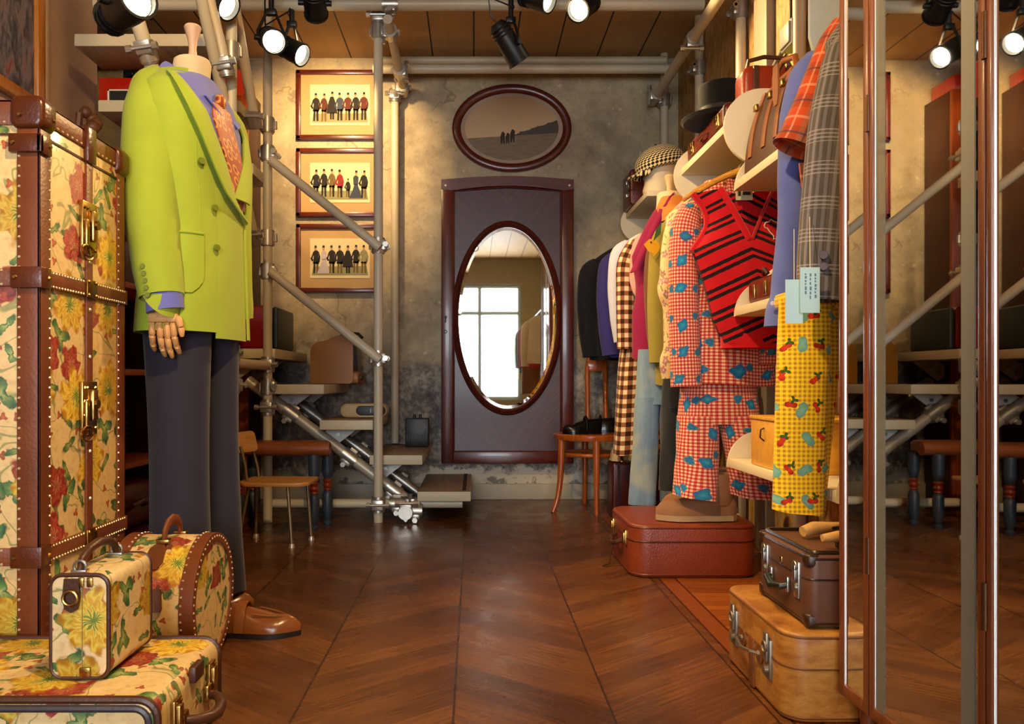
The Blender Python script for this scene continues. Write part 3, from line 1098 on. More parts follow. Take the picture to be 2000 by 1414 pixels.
# ------------------------------------------------------------------ suited mannequin
MX, MD, ANG = -.862, 2.42, math.radians(5)
fw, rt = Vector((math.cos(ANG), -math.sin(ANG), 0)), Vector((-math.sin(ANG), -math.cos(ANG), 0))
MC = Vector((MX, MD, 0))
t_m = T('dressed_mannequin', 'headless mannequin in a lime green double-breasted jacket, violet shirt and charcoal trousers', 'mannequin', MC)
lime = fabric('lime_wool', '#a5b738', .85, 700, .2, .1)
violet = fabric('violet_cotton', '#6f74c4', .8)
PROF = [(1.640, .062, .060, .062, -.005), (1.630, .095, .075, .080, -.005), (1.605, .165, .086, .098, -.005), (1.57, .205, .098, .108, 0), (1.50, .222, .114, .115, 0), (1.40, .222, .124, .115, 0), (1.28, .210, .127, .112, 0),
        (1.16, .198, .124, .110, .004), (1.03, .206, .127, .122, .004), (.94, .218, .128, .130, .004), (.862, .226, .130, .134, .004)]


def prof_at(z):
    if z >= PROF[0][0]:
        return PROF[0][1:]
    for a, b in zip(PROF, PROF[1:]):
        if b[0] <= z <= a[0]:
            k = (a[0] - z) / (a[0] - b[0])
            return [p + (q - p) * k for p, q in zip(a[1:], b[1:])]
    return PROF[-1][1:]


def body(z, th, off=0.):
    """point on the jacket: th = angle from the chest, positive towards the wearer's right arm"""
    b, f, k, s = prof_at(z)
    c, sn_ = math.cos(th), math.sin(th)
    ce = math.copysign(abs(c) ** .85, c)
    se = math.copysign(abs(sn_) ** .85, sn_)
    return MC + Vector((0, 0, z)) + fw * (((f if c > 0 else k) + off) * ce + s) + rt * ((b + off) * se)


def patch(z_list, th0, th1, off, n=8, thick=.004, offe=None):
    pts, uv = [], []
    for z in z_list:
        a, b = th0(z), th1(z)
        row = []
        for i in range(n + 1):
            th = a + (b - a) * i / n
            o = off + (offe * math.sin(PI * i / n) if offe else 0)
            row.append(body(z, th, o))
        pts.append(row)
        uv.append([(i * .16 / n, z) for i in range(n + 1)])
    return MB().grid(pts, uv, thick=thick)


zs = [PROF[0][0] - (PROF[0][0] - .862) * (i / 36) ** 1.15 for i in range(37)]
zs = sorted(set([p[0] for p in PROF] + zs), reverse=True)
rings = [[body(z, 2 * PI * k / 56, .003 * math.sin(k * .9 + z * 6) * max(0, (1.2 - z))) for k in range(56)] for z in zs]
rings.append([p + (MC + Vector((0, 0, p.z)) - p) * .10 + Vector((0, 0, .012)) for p in rings[-1]])
jk = MB().loft(rings, True).build('jacket', lime, t_m)
# V opening: widening from the button to the collar
VZ = 1.215
vth = lambda z: max(0.02, .47 * ((z - VZ) / (1.62 - VZ)) ** .9) if z > VZ else .02
zV = [1.632 - (1.632 - VZ) * i / 14 for i in range(15)]
# lapels: outline read along the chest, outer edge from shoulder to button, inner edge along the shirt
def interp(tab, q):
    if q <= tab[0][0]:
        return tab[0][1]
    for (q0, v0), (q1, v1) in zip(tab, tab[1:]):
        if q <= q1:
            return v0 + (v1 - v0) * (q - q0) / (q1 - q0)
    return tab[-1][1]


def side_angle(z, x_img):
    lo, hi = -.35, 1.57
    for _ in range(30):
        m = (lo + hi) / 2
        p = body(z, m)
        if VX + F * p.x / p.y > x_img:
            lo = m
        else:
            hi = m
    return (lo + hi) / 2


OUT = [(120, 312), (150, 330), (169, 339), (268, 386), (330, 412), (368, 430), (392, 450), (410, 470)]
INN = [(120, 318), (150, 345), (216, 402), (308, 439), (388, 462), (410, 472)]
zL = [1.632 - (1.632 - VZ + .0) * i / 22 for i in range(23)]
yL = lambda z: VY - (z - CH) * F / 2.27
th_out = {z: side_angle(z, interp(OUT, yL(z))) for z in zL}
th_in = {z: side_angle(z, interp(INN, yL(z))) for z in zL}
patch([z for z in zL if z > VZ + .05], lambda z: -th_in[z] - .1, lambda z: th_in[z] + .1, .004, 10).build('shirt_front', violet, t_m)
tie_w = lambda z: .10 + .16 * (1.56 - z) / (1.56 - VZ)


def m_tie(g):
    uv = g.uv()
    c = g.mix(g.noise(uv, 30., 2), '#b5521a', '#9a3d10')
    v = g.vor(uv, 26., .6)
    ring = g.mt('LESS_THAN', g.mt('ABSOLUTE', g.mt('SUBTRACT', v.outputs['Distance'], .28)), .07)
    c = g.mix(ring, c, '#d99a4a')
    return g.mix(g.mt('LESS_THAN', v.outputs['Distance'], .12), c, '#7c2d12')


tie_m = fabric('orange_paisley_silk', m_tie, .5, 900, .1)
zt_ = [1.545 - (1.545 - VZ - .06) * i / 12 for i in range(13)]
tin = lambda z: th_in[min(zL, key=lambda q: abs(q - z))]
zt_ = [z for z in zL if 1.25 < z < 1.548]
TIE = [(150, 408), (190, 413), (216, 412), (308, 441), (345, 450), (388, 466), (410, 474)]
tth = {z: side_angle(z, interp(TIE, yL(z))) for z in zt_}
tie = patch(zt_, lambda z: tth[z] - .42 - .9 * (1.55 - z), lambda z: tth[z], .009, 8, .006, .004).build('tie', tie_m, t_m)
kb = body(1.552, tth[zt_[0]] - .20, .008)
MB().sphere(kb, .022, 12, 8, sc=(.8, 1.1, 1.1)).build('tie_knot', tie_m, tie)
for sg_ in (1, -1):
    pts, uv = [], []
    for q, z in enumerate(zL if sg_ > 0 else [z for z in zL if z > VZ + .04]):
        row = []
        fade = min(1, q / 5)
        for i in range(11):
            k = i / 10
            th = th_in[z] + (th_out[z] - th_in[z]) * k
            row.append(body(z, sg_ * th, .010 + .016 * k * fade + .006 * math.sin(PI * k)))
        pts.append(row)
        uv.append([(i * .012, z) for i in range(11)])
    MB().grid(pts, uv, thick=.006).build('lapel', lime, jk)
# collar of the jacket behind the neck
rg = []
for i in range(6):
    k = i / 5
    row = []
    for j in range(25):
        th = 1.15 + (2 * PI - 2.30) * j / 24
        r = .094 + .034 * k
        z = 1.640 - .036 * k - .008 * math.cos(th)
        row.append(MC + fw * (r * math.cos(th) - .004) + rt * (r * 1.1 * math.sin(th)) + Vector((0, 0, z + .006 * math.sin(PI * k))))
    rg.append(row)
MB().grid(rg, thick=.004).build('jacket_collar', lime, jk)
# overlapping front edge below the lapels, the other front behind it
zE = [VZ + .07 - (VZ + .07 - .845) * i / 14 for i in range(15)]
pts, uv = [], []
for z in zE:
    row = []
    for i in range(11):
        th = -.30 + .72 * i / 10
        row.append(body(z, th, .010 * (1 - i / 10) ** .7 + .0004))
    pts.append(row)
    uv.append([(i * .016, z) for i in range(11)])
MB().grid(pts, uv, thick=.0045).build('front_overlap', lime, jk)
patch([VZ + .25 - (VZ + .25 - .850) * i / 14 for i in range(15)], lambda z: -.75, lambda z: -.36 - .12 * max(0, z - 1.2) * 4, .016, 6, .006).build('left_front', lime, jk)
btn = plain('#6f7d22', .4)
for bz, bth in ((1.345, .74), (1.222, .50), (1.108, .48)):
    p = body(bz, bth, .009)
    n = (body(bz, bth, .03) - p).normalized()
    MB().cyl(p, p + n * .006, .011, .009, 14).build('button', btn, jk)
# welt and patch pocket
patch([1.14 - .17 * i / 10 for i in range(11)], lambda z: .74 + .22 * max(0, (1.015 - z) / .045) ** 2, lambda z: 1.28, .006, 8, .004).build('pocket', lime, jk)
mb = MB().tube([body(1.14, a, .008) for a in (.76, .9, 1.05, 1.18, 1.30)], .0035, 6)
mb.tube([body(1.40 - .26 * i / 8, .80 + .02 * math.sin(i), .0005) for i in range(9)], .0014, 5)
mb.build('seam', lime, jk)
# near sleeve
sp = [P(304, 150, 2.33), P(297, 178, 2.29), P(292, 235, 2.255), P(292, 330, 2.235), P(297, 420, 2.22), P(307, 510, 2.21), P(318, 590, 2.20)]
sr = [.036, .060, .072, .076, .074, .068, .060]


def smooth_path(pts, rs, n=5):
    out, ro = [], []
    m = len(pts)
    for i in range(m - 1):
        p0, p1, p2, p3 = pts[max(i - 1, 0)], pts[i], pts[i + 1], pts[min(i + 2, m - 1)]
        for k in range(n):
            u = k / n
            out.append(.5 * ((2 * p1) + (p2 - p0) * u + (2 * p0 - 5 * p1 + 4 * p2 - p3) * u * u + (3 * p1 - p0 - 3 * p2 + p3) * u ** 3))
            ro.append(rs[i] + (rs[i + 1] - rs[i]) * (u * u * (3 - 2 * u)))
    return out + [pts[-1]], ro + [rs[-1]]


pp, rr = smooth_path(sp, sr)
pp.append(pp[-1] + Vector((0, 0, .018)))
rr.append(rr[-1] * .86)
slv = MB().tube(pp, rr, 28).build('sleeve', lime, t_m)
for k in range(5):
    c = P(279 + 4 * k * .6, 520 + 14 * k, 2.145)
    MB().cyl(c, c + Vector((0, -.005, 0)), .0085, .007, 12).build('button', btn, slv)
# far sleeve
sp2 = [body(1.60, -1.35, -.02), body(1.54, -1.5, .02), body(1.40, -1.55, .05), body(1.2, -1.55, .06), body(1.0, -1.5, .06), body(.93, -1.48, .06)]
pp, rr = smooth_path(sp2, [.04, .07, .078, .075, .064, .058])
MB().tube(pp, rr, 20).build('sleeve', lime, t_m)
# shirt cuff and jointed wooden hand
cuff_c = P(321, 590, 2.20)
MB().tube([cuff_c + Vector((0, 0, .03)), cuff_c + Vector((.002, 0, -.008)), cuff_c + Vector((.003, 0, -.024)), cuff_c + Vector((.003, 0, -.014))], [.050, .050, .051, .040], 22).build('shirt_cuff', violet, t_m)
hand_wood = wood('mannequin_hand_maple', '#d9a468', '#c48a4c', 'z', 8, .45)
hb = P(320, 612, 2.20)
mb = MB()
mb.tube([hb + Vector((0, 0, .03)), hb, hb + Vector((.0, 0, -.012))], [.026, .028, .030], 14, flat=.65, up=Vector((0, 1, 0)))
mb.box(hb + Vector((0, 0, -.012)), (.082, .032, .030), .010)
hnd = mb.build('hand', hand_wood, t_m)
for k, (dx, ln, sw) in enumerate(((-.030, .072, -.006), (-.010, .088, .002), (.010, .092, .002), (.028, .080, .004))):
    a = hb + Vector((dx, -.004, -.030))
    f_ = MB()
    s1, s2, s3 = ln * .42, ln * .32, ln * .26
    q = a
    for ln_, r0, r1, by in ((s1, .0092, .0098, .004), (s2, .0095, .0088, .012), (s3, .0088, .0064, .020)):
        q2 = q + Vector((sw * .4, by, -ln_))
        dv = (q2 - q)
        f_.tube([q + dv * .02, q + dv * .15, q + dv * .85, q + dv * .98], [r0 * .7, r0, r1, r1 * .72], 10)
        f_.cyl(q + Vector((-.010, 0, 0)) * .7, q + Vector((.010, 0, 0)) * .7, .0055, None, 8)
        q = q2
    f_.build('finger', hand_wood, hnd)
f_ = MB()
q = hb + Vector((.040, -.006, -.010))
for dv, r0, r1 in ((Vector((.012, -.006, -.030)), .010, .0095), (Vector((.002, .004, -.026)), .0092, .0068)):
    f_.tube([q + dv * .02, q + dv * .2, q + dv * .8, q + dv * .98], [r0 * .7, r0, r1, r1 * .7], 10)
    q = q + dv
f_.build('thumb', hand_wood, hnd)
# shirt collar, linen neck block and turned finial
rg = []
nz = 37
for i in range(8):
    k = i / 7
    row = []
    for j in range(nz):
        u = -1 + 2 * j / (nz - 1)
        th = PI + u * (PI - .22)
        ct = math.cos(th)
        front = math.exp(-((PI - abs(th - PI)) / .50) ** 2)
        zt0_ = 1.628 - .052 * ct
        zb0_ = 1.598 - .042 * ct - .062 * front
        a_ = MC + fw * (.062 * ct + .006) + rt * (.065 * math.sin(th)) + Vector((0, 0, zt0_))
        b_ = body(min(zb0_, 1.6), th, .014)
        b_.z = zb0_
        dd = (b_ - MC - Vector((0, 0, zb0_)))
        if dd.length > .125:
            dd = dd * (.125 / dd.length) if front < .2 else dd
        b_ = MC + dd + Vector((0, 0, zb0_))
        row.append(a_.lerp(b_, k) + Vector((0, 0, .018 * math.sin(PI * min(1, k * 1.6)) * (k < .63))) )
    rg.append(row)
MB().grid(rg, thick=.003).build('shirt_collar', violet, t_m)
linen = fabric('linen_neck', '#d8c29a', .85, 500)
MB().tube([MC + fw * -.005 + Vector((0, 0, 1.58)), MC + fw * .0 + Vector((0, 0, 1.66)), MC + fw * .004 + Vector((0, 0, 1.690)), MC + fw * .004 + Vector((0, 0, 1.698))], [.056, .056, .055, .050], 24).build('neck', linen, t_m)
fin = MC + fw * .004 + Vector((0, 0, 1.694))
MB().lathe([(.030, 0), (.030, .006), (.022, .012), (.013, .018), (.011, .040), (.015, .066), (.024, .096), (.026, .104), (.022, .110), (0, .112)], fin, 24).build('finial', plain('#c9a68c', .5), t_m)
# trousers and loafers
char_m = fabric('charcoal_wool', '#2c2a35', .8, 700, .2)
navy_m = fabric('dark_navy_wool', '#1c1c28', .8, 700, .2)
def leg(mb, top, bot, r_top, r_bot, zt, zb, flare=0):
    rings = []
    for i in range(16):
        k = i / 15
        z = zt + (zb - zt) * k
        c = top.lerp(bot, k)
        r = r_top + (r_bot - r_top) * k - .012 * math.sin(PI * k)
        ring = []
        for j in range(28):
            a = 2 * PI * j / 28
            fx, fy = math.cos(a), math.sin(a)
            crease = .010 * max(0, fx) ** 6 * (1 - .3 * k)
            q = c + fw * ((r * 1.10 + crease) * math.copysign(abs(fx) ** .9, fx)) + rt * (r * .92 * fy)
            ring.append(Vector((q.x, q.y, z + .012 * math.sin(a * 2 + 1) * (k > .9) * k)))
        rings.append(ring)
    rings.append([p + (Vector((bot.x, bot.y, p.z)) - p) * .1 + Vector((0, 0, .01)) for p in rings[-1]])
    mb.loft(rings, True)
tr = leg_m = MB()
leg(tr, MC + rt * .080 - fw * .01, MC + rt * .085 + fw * .005, .090, .084, .93, .062)
trs = tr.build('trousers', char_m, t_m)
tr = MB()
leg(tr, MC - rt * .075 + fw * .02, MC - rt * .09 + fw * .040, .082, .080, .93, .052)
tr.build('trouser_leg', char_m, trs)


def shoe_mesh(mb, heel, d, L=.29, W=.052, h=.062, toe_h=.038, opening=True, sole=.014, mi_u=0, mi_s=1, bulge=.0):
    """low shoe: heel point on the ground, direction d"""
    d = Vector(d).normalized()
    sd = Vector((-d.y, d.x, 0))
    heel = Vector(heel)
    N = 16
    rings, rs = [], []
    for i in range(N + 1):
        k = i / N
        w = W * (.72 + .28 * math.sin(min(1, k * 1.5) * PI / 2)) if k < .66 else W * (1 - ((k - .66) / .34) ** 2.2 * .97)
        if k < .06:
            w *= .55 + k * 7.5
        hh = h * (1 - .15 * k) if k < .35 else h * .95 + (toe_h - h * .95) * min(1, (k - .35) / .4)
        if k > .85:
            hh = toe_h * (1 - ((k - .85) / .15) ** 2 * .55)
        waist = 1 - .12 * math.exp(-((k - .42) / .14) ** 2)
        w *= waist
        c = heel + d * (L * k)
        rings.append([c + sd * (w * math.cos(a) * (1 if math.sin(a) < .5 else .92)) + Vector((0, 0, sole + max(0, hh * math.sin(a)) ** 1.0 if math.sin(a) > 0 else sole)) for a in [PI * q / 12 for q in range(13)]])
        rs.append((c, sd * (w + .005), .006 if k > .05 and k < .97 else .0))
    mb.loft(rings, True, True, mi_u)
    low = [[c + s_ * q + Vector((0, 0, zz)) for q in (-1, 1)] for zz in (0,) for c, s_, _ in rs]
    ol = [c + s_ for c, s_, _ in rs] + [c - s_ for c, s_, _ in reversed(rs)]
    mb.loft([[p for p in ol], [p + Vector((0, 0, sole)) for p in ol]], True, True, mi_s)
    return mb


tan = leather('tan_calf', '#9a5a28', '#7a4018', .22, .1)
sole_m = plain('#1d120b', .5)
for hl, dd in ((Vector((-.785, 2.275, 0)), Vector((1, -.06, 0))),):
    d = dd.normalized()
    sd = Vector((-d.y, d.x, 0))
    mb = shoe_mesh(MB(), hl, d, .292, .050, .078, .044)
    lf = mb.build('loafer', [tan, sole_m], t_m)
    mb = MB()
    for k, w, hh in ((.44, .052, .078),):
        pts = [[hl + d * (.292 * k + q) + sd * (w * math.cos(a) * 1.0) + Vector((0, 0, .014 + hh * math.sin(a) + .002)) for a in [PI * j / 12 for j in range(13)]] for q in (-.014, 0, .014)]
        mb.grid(pts, thick=.004)
    pts = []
    mb.build('saddle_strap', leather('tan_strap', '#a8652e', '#80471c', .25, .1), lf)
    mb = MB().tube([hl + d * (.292 * (.50 + .40 * (1 - abs(math.cos(a)) ** 1.0 * 0 + 0) * 0) + .0) for a in (0, 1)], .0001, 4) if False else MB()
    mb.tube([hl + d * (.292 * (.56 + .30 * math.sin(a))) + sd * (.036 * math.cos(a) * (1 - .25 * math.sin(a))) + Vector((0, 0, .014 + .052 - .012 * math.sin(a))) for a in [PI * j / 12 for j in range(13)]], .0028, 6)
    mb.build('toe_seam', tan, lf)
hl = Vector((-.985, 2.515, 0))
shoe_mesh(MB(), hl, (1, -.05, 0), .292, .050, .078, .044).build('loafer', [tan, sole_m], t_m)

# ------------------------------------------------------------------ open shelving behind the mannequin
orange_edge = wood('orange_shelf_board', '#b4602c', '#8c4218', 'y', 5, .45)
t = T('open_shelving', 'low open shelving with orange board edges behind the mannequin, folded clothes on it', 'shelf', (-1.55, 2.95, 0))
for z in (.425, .765, 1.08):
    MB().bx(-1.88, -1.25, 2.6, 3.32, z - .022, z, .002).build('shelf_board', orange_edge, t)
dkw = wood('dark_upright', '#3a2113', '#241208', 'z', 5, .5)
for yy in (2.6, 3.30):
    MB().bx(-1.88, -1.27, yy - .012, yy + .012, 0, 1.30, .002).build('side_panel', dkw, t)
MB().bx(-1.89, -1.87, 2.6, 3.3, 0, 1.3).build('back_panel', dkw, t)


def folded(x0, y0, z, w, d, h, col, label, group):
    mb = MB()
    for q in range(2):
        hz = h / 2
        zc = z + hz * (q + .5)
        N = 10
        rings = []
        for i in range(N + 1):
            k = i / N
            yy = y0 + d * k
            hh = hz * (.98 - .25 * (2 * k - 1) ** 6)
            ww = w * (1 - .03 * (2 * k - 1) ** 4) * (1 - .02 * q)
            rings.append([(x0 - ww / 2 + a + .004 * math.sin(k * 7 + q * 2), yy, zc + b + .002 * math.sin(k * 9 + a * 40)) for a, b in [(u + ww / 2 - ww / 2 + 0, v) for u, v in rrect(ww, hh, hh * .48, 4)]])
        mb.loft(rings, True)
    return tag(mb.build('folded_garment', col, smooth=60), label, 'folded clothes', group)


gA = 'folded clothes on the shelving'
cA = [('#8f9aa0', 'pale blue'), ('#9eb0b4', 'light blue grey'), ('#7d8c94', 'mid blue grey'), ('#a8b4b2', 'washed grey'), ('#6c7880', 'slate blue'), ('#3c434c', 'dark slate')]
z = .767
for i, (k, h) in enumerate(((3, .040), (1, .042), (0, .038), (2, .036))):
    folded(-1.24 - .17, 2.72, z, .30, .24, h, fabric('folded_' + str(k), cA[k][0]), cA[k][1] + ' folded garment, ' + ('lowest', 'second from the bottom', 'third from the bottom', 'topmost')[i] + ' in the stack on the upper board', gA)
    z += h + .001
z = .427
for i, (k, h) in enumerate(((1, .034), (3, .034), (0, .036), (3, .033), (2, .036), (4, .036))):
    folded(-1.24 - .17, 2.70, z, .30, .22, h, fabric('folded_' + str(k), cA[k][0]), cA[k][1] + ' folded garment, ' + ('lowest', 'second', 'third', 'fourth', 'fifth', 'topmost')[i] + ' from the bottom on the lower board', gA)
    z += h + .001
z = .427
for i in range(4):
    folded(-1.24 - .16, 2.97, z, .30, .24, .045, fabric('folded_dark', '#2a3038'), 'dark folded jeans, ' + ('lowest', 'second', 'third', 'topmost')[i] + ' of the dark pile', gA)
    z += .046
# red leather bags under the shelving
oxblood = leather('oxblood_leather', '#6e1d14', '#4a0f0b', .3)
for z0, h, lab in ((.005, .17, 'lower oxblood leather bag on the floor under the shelving'), (.18, .17, 'upper oxblood leather bag stacked on another under the shelving')):
    t = T('leather_bag', lab, 'bag', (-1.35, 2.85, z0))
    MB().case((-1.36, 2.86, z0 + h / 2), .26, h, .42, .05, .02, 'y').build('body', oxblood, t)
    MB().tube([(-1.225, 2.78, z0 + h * .5), (-1.20, 2.79, z0 + h * .6), (-1.19, 2.85, z0 + h * .66), (-1.20, 2.92, z0 + h * .6), (-1.225, 2.93, z0 + h * .5)], .010, 8).build('handle', oxblood, t)
    trim_loop(MB(), -1.36, 2.665, z0 + h / 2, .25, h - .01, .045, .006).build('piping', leather('oxblood_dark', '#4a120c', '#300805', .3), t)

# ------------------------------------------------------------------ dark painting on the left wall
t = T('framed_painting', 'dark abstract painting in a honey wood frame on the boarded wall above the trunk', 'painting', (-1.88, 3.2, 2.3))
fr_m = wood('painting_frame', '#b9772f', '#8f5520', 'z', 5, .35, .2)
y0, y1, z0, z1 = 2.75, 3.43, 1.93, 2.64
mb = MB()
mb.bx(-1.90, -1.86, y1 - .04, y1 + .02, z0 - .05, z1, .006).bx(-1.90, -1.86, y0 - .02, y0 + .04, z0 - .05, z1, .006).bx(-1.90, -1.86, y0, y1, z0 - .05, z0, .006).bx(-1.90, -1.86, y0, y1, z1 - .05, z1, .006)
mb.build('frame', fr_m, t)


def m_abstract():
    g = G('abstract_canvas')
    n = g.noise(g.vm('MULTIPLY', g.pos(), (1., 9., 3.)), 2.2, 6, .7, .8)
    return g.done(g.ramp(n, [(.3, '#1c1b26'), (.45, '#4a4856'), (.56, '#7a747c'), (.63, '#8e4a44'), (.7, '#4f4c58'), (.8, '#a8a4a4')]), .5)


MB().bx(-1.895, -1.880, y0 + .02, y1 - .02, z0, z1 - .02).build('canvas', m_abstract(), t)
struct(MB().bx(-1.90, -1.885, 3.50, 3.515, 0, 2.7).build('trim_1', plain('#c9b8a2', .4)))

# carved post behind the trunk
t = T('carved_post', 'carved brown wooden post behind the top of the trunk', 'carving', (-1.67, 3.45, 0))
cw_ = wood('carved_wood', '#7a4a26', '#4c2a12', 'z', 9, .5)
MB().cyl((-1.67, 3.45, 0), (-1.67, 3.45, 1.70), .028, .026, 14).lathe([(.10, 0), (.10, .02), (.03, .03)], (-1.67, 3.45, 0)).build('post', cw_, t)
mb = MB()
for k in range(9):
    a = k * 1.15
    mb.sphere((-1.67 + .022 * math.cos(a), 3.45 + .03 * math.sin(a), 1.70 + .024 * k), .036 - .0012 * k, 10, 6)
mb.tube([(-1.715, 3.43, 1.62), (-1.718, 3.43, 1.75), (-1.705, 3.43, 1.88)], .016, 8)
mb.build('carving', cw_, t)

# things standing on the upper treads
t = T('lacquered_box', 'glossy red lacquered box on a stair tread beside the green shoulder', 'box', (-1.66, 3.80, 2.032))
redlac = plain('#a81c0c', .2, 0., .1, 20, coat=.6)
MB().bx(-1.76, -1.50, 3.72, 3.90, 2.032, 2.145, .006).build('body', redlac, t)
mb = MB().bx(-1.715, -1.708, 3.712, 3.722, 2.034, 2.086)
mb.bx(-1.715, -1.55, 3.712, 3.722, 2.080, 2.086)
mb.build('drawer_line', plain('#e0d6c0', .4), t)
MB().bx(-1.705, -1.55, 3.714, 3.722, 2.036, 2.080).build('dark_drawer', black_paint, t)
t = T('folding_camera', 'small black camera on top of the red lacquered box', 'camera', (-1.63, 3.8, 2.146))
MB().bx(-1.665, -1.595, 3.76, 3.84, 2.146, 2.205, .006).build('body', black_paint, t)
MB().cyl((-1.63, 3.76, 2.175), (-1.63, 3.735, 2.175), .022, .020, 18).build('lens', plain('#2a2a2e', .15, .6), t)
MB().bx(-1.65, -1.61, 3.765, 3.83, 2.205, 2.215, .003).build('top_plate', steel, t)
t = T('violet_ornament', 'small violet flower ornament rising behind the camera', 'ornament', (-1.605, 3.85, 2.146))
MB().cyl((-1.605, 3.87, 2.146), (-1.605, 3.87, 2.24), .004, None, 8).build('stem', plain('#2a1838', .5), t)
MB().sphere((-1.605, 3.87, 2.252), .020, 12, 8, sc=(1, .8, 1.1)).build('bloom', plain('#5a2ab8', .3), t)
t = T('accordion', 'black and ivory piano accordion on a lower tread behind the green sleeve', 'accordion', (-1.70, 3.99, 1.802))
MB().bx(-1.74, -1.50, 3.97, 4.12, 1.803, 2.0, .01).build('body', redlac, t)
mb = MB()
for k in range(10):
    mb.bx(-1.70, -1.655, 3.962, 3.972, 1.812 + .018 * k, 1.828 + .018 * k, .002)
mb.build('white_keys', plain('#e8dcc0', .3), t)
mb = MB()
for k in range(9):
    mb.bx(-1.677, -1.655, 3.956, 3.964, 1.826 + .018 * k, 1.833 + .018 * k)
mb.build('black_keys', black_paint, t)
t = T('black_coat', 'black coat hanging in the dark behind the upper treads', 'coat', (-1.55, 4.3, 2.4))
def curtain(x0, x1, y, z0, z1, folds, amp, n=48):
    pts = []
    for i in range(8):
        z = z1 + (z0 - z1) * i / 7
        pts.append([(x0 + (x1 - x0) * j / n, y + amp * math.sin(j / n * folds * 2 * PI), z) for j in range(n + 1)])
    return MB().grid(pts, thick=.006)
curtain(-1.85, -1.42, 4.46, 1.4, 2.6, 5, .02).build('cloth', fabric('black_cloth', '#0c0b0d'), t)

# ------------------------------------------------------------------ dark wardrobe by the back wall with red crates
WX = -1.305
t = T('tall_wardrobe', 'tall dark wooden wardrobe against the back wall behind the stair', 'wardrobe', (-1.62, 4.7, 0))
dkwood = wood('wardrobe_side', '#4a1f12', '#2c100a', 'z', 4, .45)
lit_wood = wood('wardrobe_front_lit', '#a34a18', '#7c320e', 'z', 4, .4)  # orange light on the wardrobe front is put into this wood colour
MB().bx(-1.95, WX, 4.60, 4.855, 0, 2.42, .004).build('carcass', dkwood, t)
MB().bx(-1.95, WX + .002, 4.572, 4.598, 0, 2.42, .004).build('front_frame', lit_wood, t)
MB().bx(-1.90, WX - .06, 4.565, 4.573, .1, 2.32, .004).build('door_panel', dkwood, t)
redgl = plain('#c42014', .15, 0., .25, 60, coat=.7)
for i, (x0, x1, lab) in enumerate(((-1.62, -1.335, 'glossy red crate on top of the wardrobe, nearest the plaster'), (-1.94, -1.66, 'glossy red crate on top of the wardrobe, nearest the alcove'))):
    mb = MB().bx(x0, x1, 4.60, 4.84, 2.422, 2.52, .012)
    for k in range(6):
        mb.bx(x0 + .02 + k * .042, x0 + .045 + k * .042, 4.592, 4.602, 2.44, 2.505, .003)
    tag(mb.build('red_crate', redgl), lab, 'crate', 'red crates on the wardrobe')
t = T('hanging_lantern', 'glowing red paper lantern hanging behind the upright', 'lantern', (-1.22, 4.1, 2.4))
g = G('lantern_paper')
g.b.inputs['Emission Color'].default_value = hexc('#ff3a18')
g.b.inputs['Emission Strength'].default_value = .2
lan = g.done('#d2361c', .5)
lc = P(462, 150, 4.3)
t.location = lc
MB().lathe([(.0, -.09), (.04, -.085), (.062, -.04), (.068, 0), (.062, .04), (.04, .085), (0, .09)], lc, 20).build('shade', lan, t)
MB().cyl(lc + Vector((0, 0, .085)), Vector((lc.x, lc.y, 2.695)), .004, None, 6).build('cord', black_paint, t)
# ================================================================== STAIR OBJECTS, CHAIRS, BACK WALL
# child's school chair
t = T('school_chair', 'small school chair with thin metal legs and plywood seat beside the mannequin', 'chair', P(535, 1060, 3.45))
ch_ply = wood('school_ply', '#c08a4a', '#a5702f', 'x', 4, .45)
ch_metal = plain('#8d7a5a', .35, .7, .1, 30)
sd0 = 3.44
fl = {'front_near': P(570, 1070, 3.434), 'front_far': P(608, 1055, 3.60), 'back_near': P(466, 1065, 3.488), 'back_far': P(500, 1050, 3.66)}
for q in fl.values():
    q.z = 0
seat_z = .275
tops = {'front_near': P(562, 952, 3.46), 'front_far': P(600, 950, 3.60), 'back_near': P(486, 950, 3.48), 'back_far': P(500, 950, 3.64)}
for k in fl:
    a, b = fl[k], tops[k]
    b.z = seat_z - .012
    lg = MB().tube([a + Vector((0, 0, .012)), b], .0075, 10).build('leg', ch_metal, t)
    MB().lathe([(.014, 0), (.014, .006), (.010, .018), (.0, .02)], a, 14).build('foot', plain('#cfc6b4', .3, .6), lg)
c0, c1, c2, c3 = P(478, 950, 3.46), P(593, 950, 3.45), P(610, 944, 3.62), P(505, 944, 3.66)
pl = []
ctr = (c0 + c1 + c2 + c3) / 4
rr_ = rrect(.31, .25, .05, 5)
ux, uy = (c1 - c0).normalized(), None
ux.z = 0
ux.normalize()
uy = Vector((-ux.y, ux.x, 0))
seat_rings = []
for off, ins in ((-.008, .003), (-.004, 0), (.004, 0), (.008, .003)):
    seat_rings.append([Vector((ctr.x, ctr.y, seat_z)) + ux * (a * (1 - ins * 4)) + uy * (b * (1 - ins * 4)) + Vector((0, 0, off - .008 * math.cos(a / .155 * PI * .5) ** 2)) for a, b in rr_])
MB().loft(seat_rings, True).build('seat', ch_ply, t)
bc = P(478, 863, 3.57)
for k, (qx, qd) in {'n': (485, 3.48), 'f': (510, 3.64)}.items():
    a = P(qx - 2, 948, qd)
    b = P(470 if k == 'n' else 492, 872, qd)
    MB().tube([a, (a + b) / 2 + Vector((.006, 0, 0)), b], .007, 10).build('back_post', ch_metal, t)
bx_ = Vector((.16, 1, 0)).normalized()
bu = Vector((-.28, 0, .96)).normalized()
bn = bx_.cross(bu)
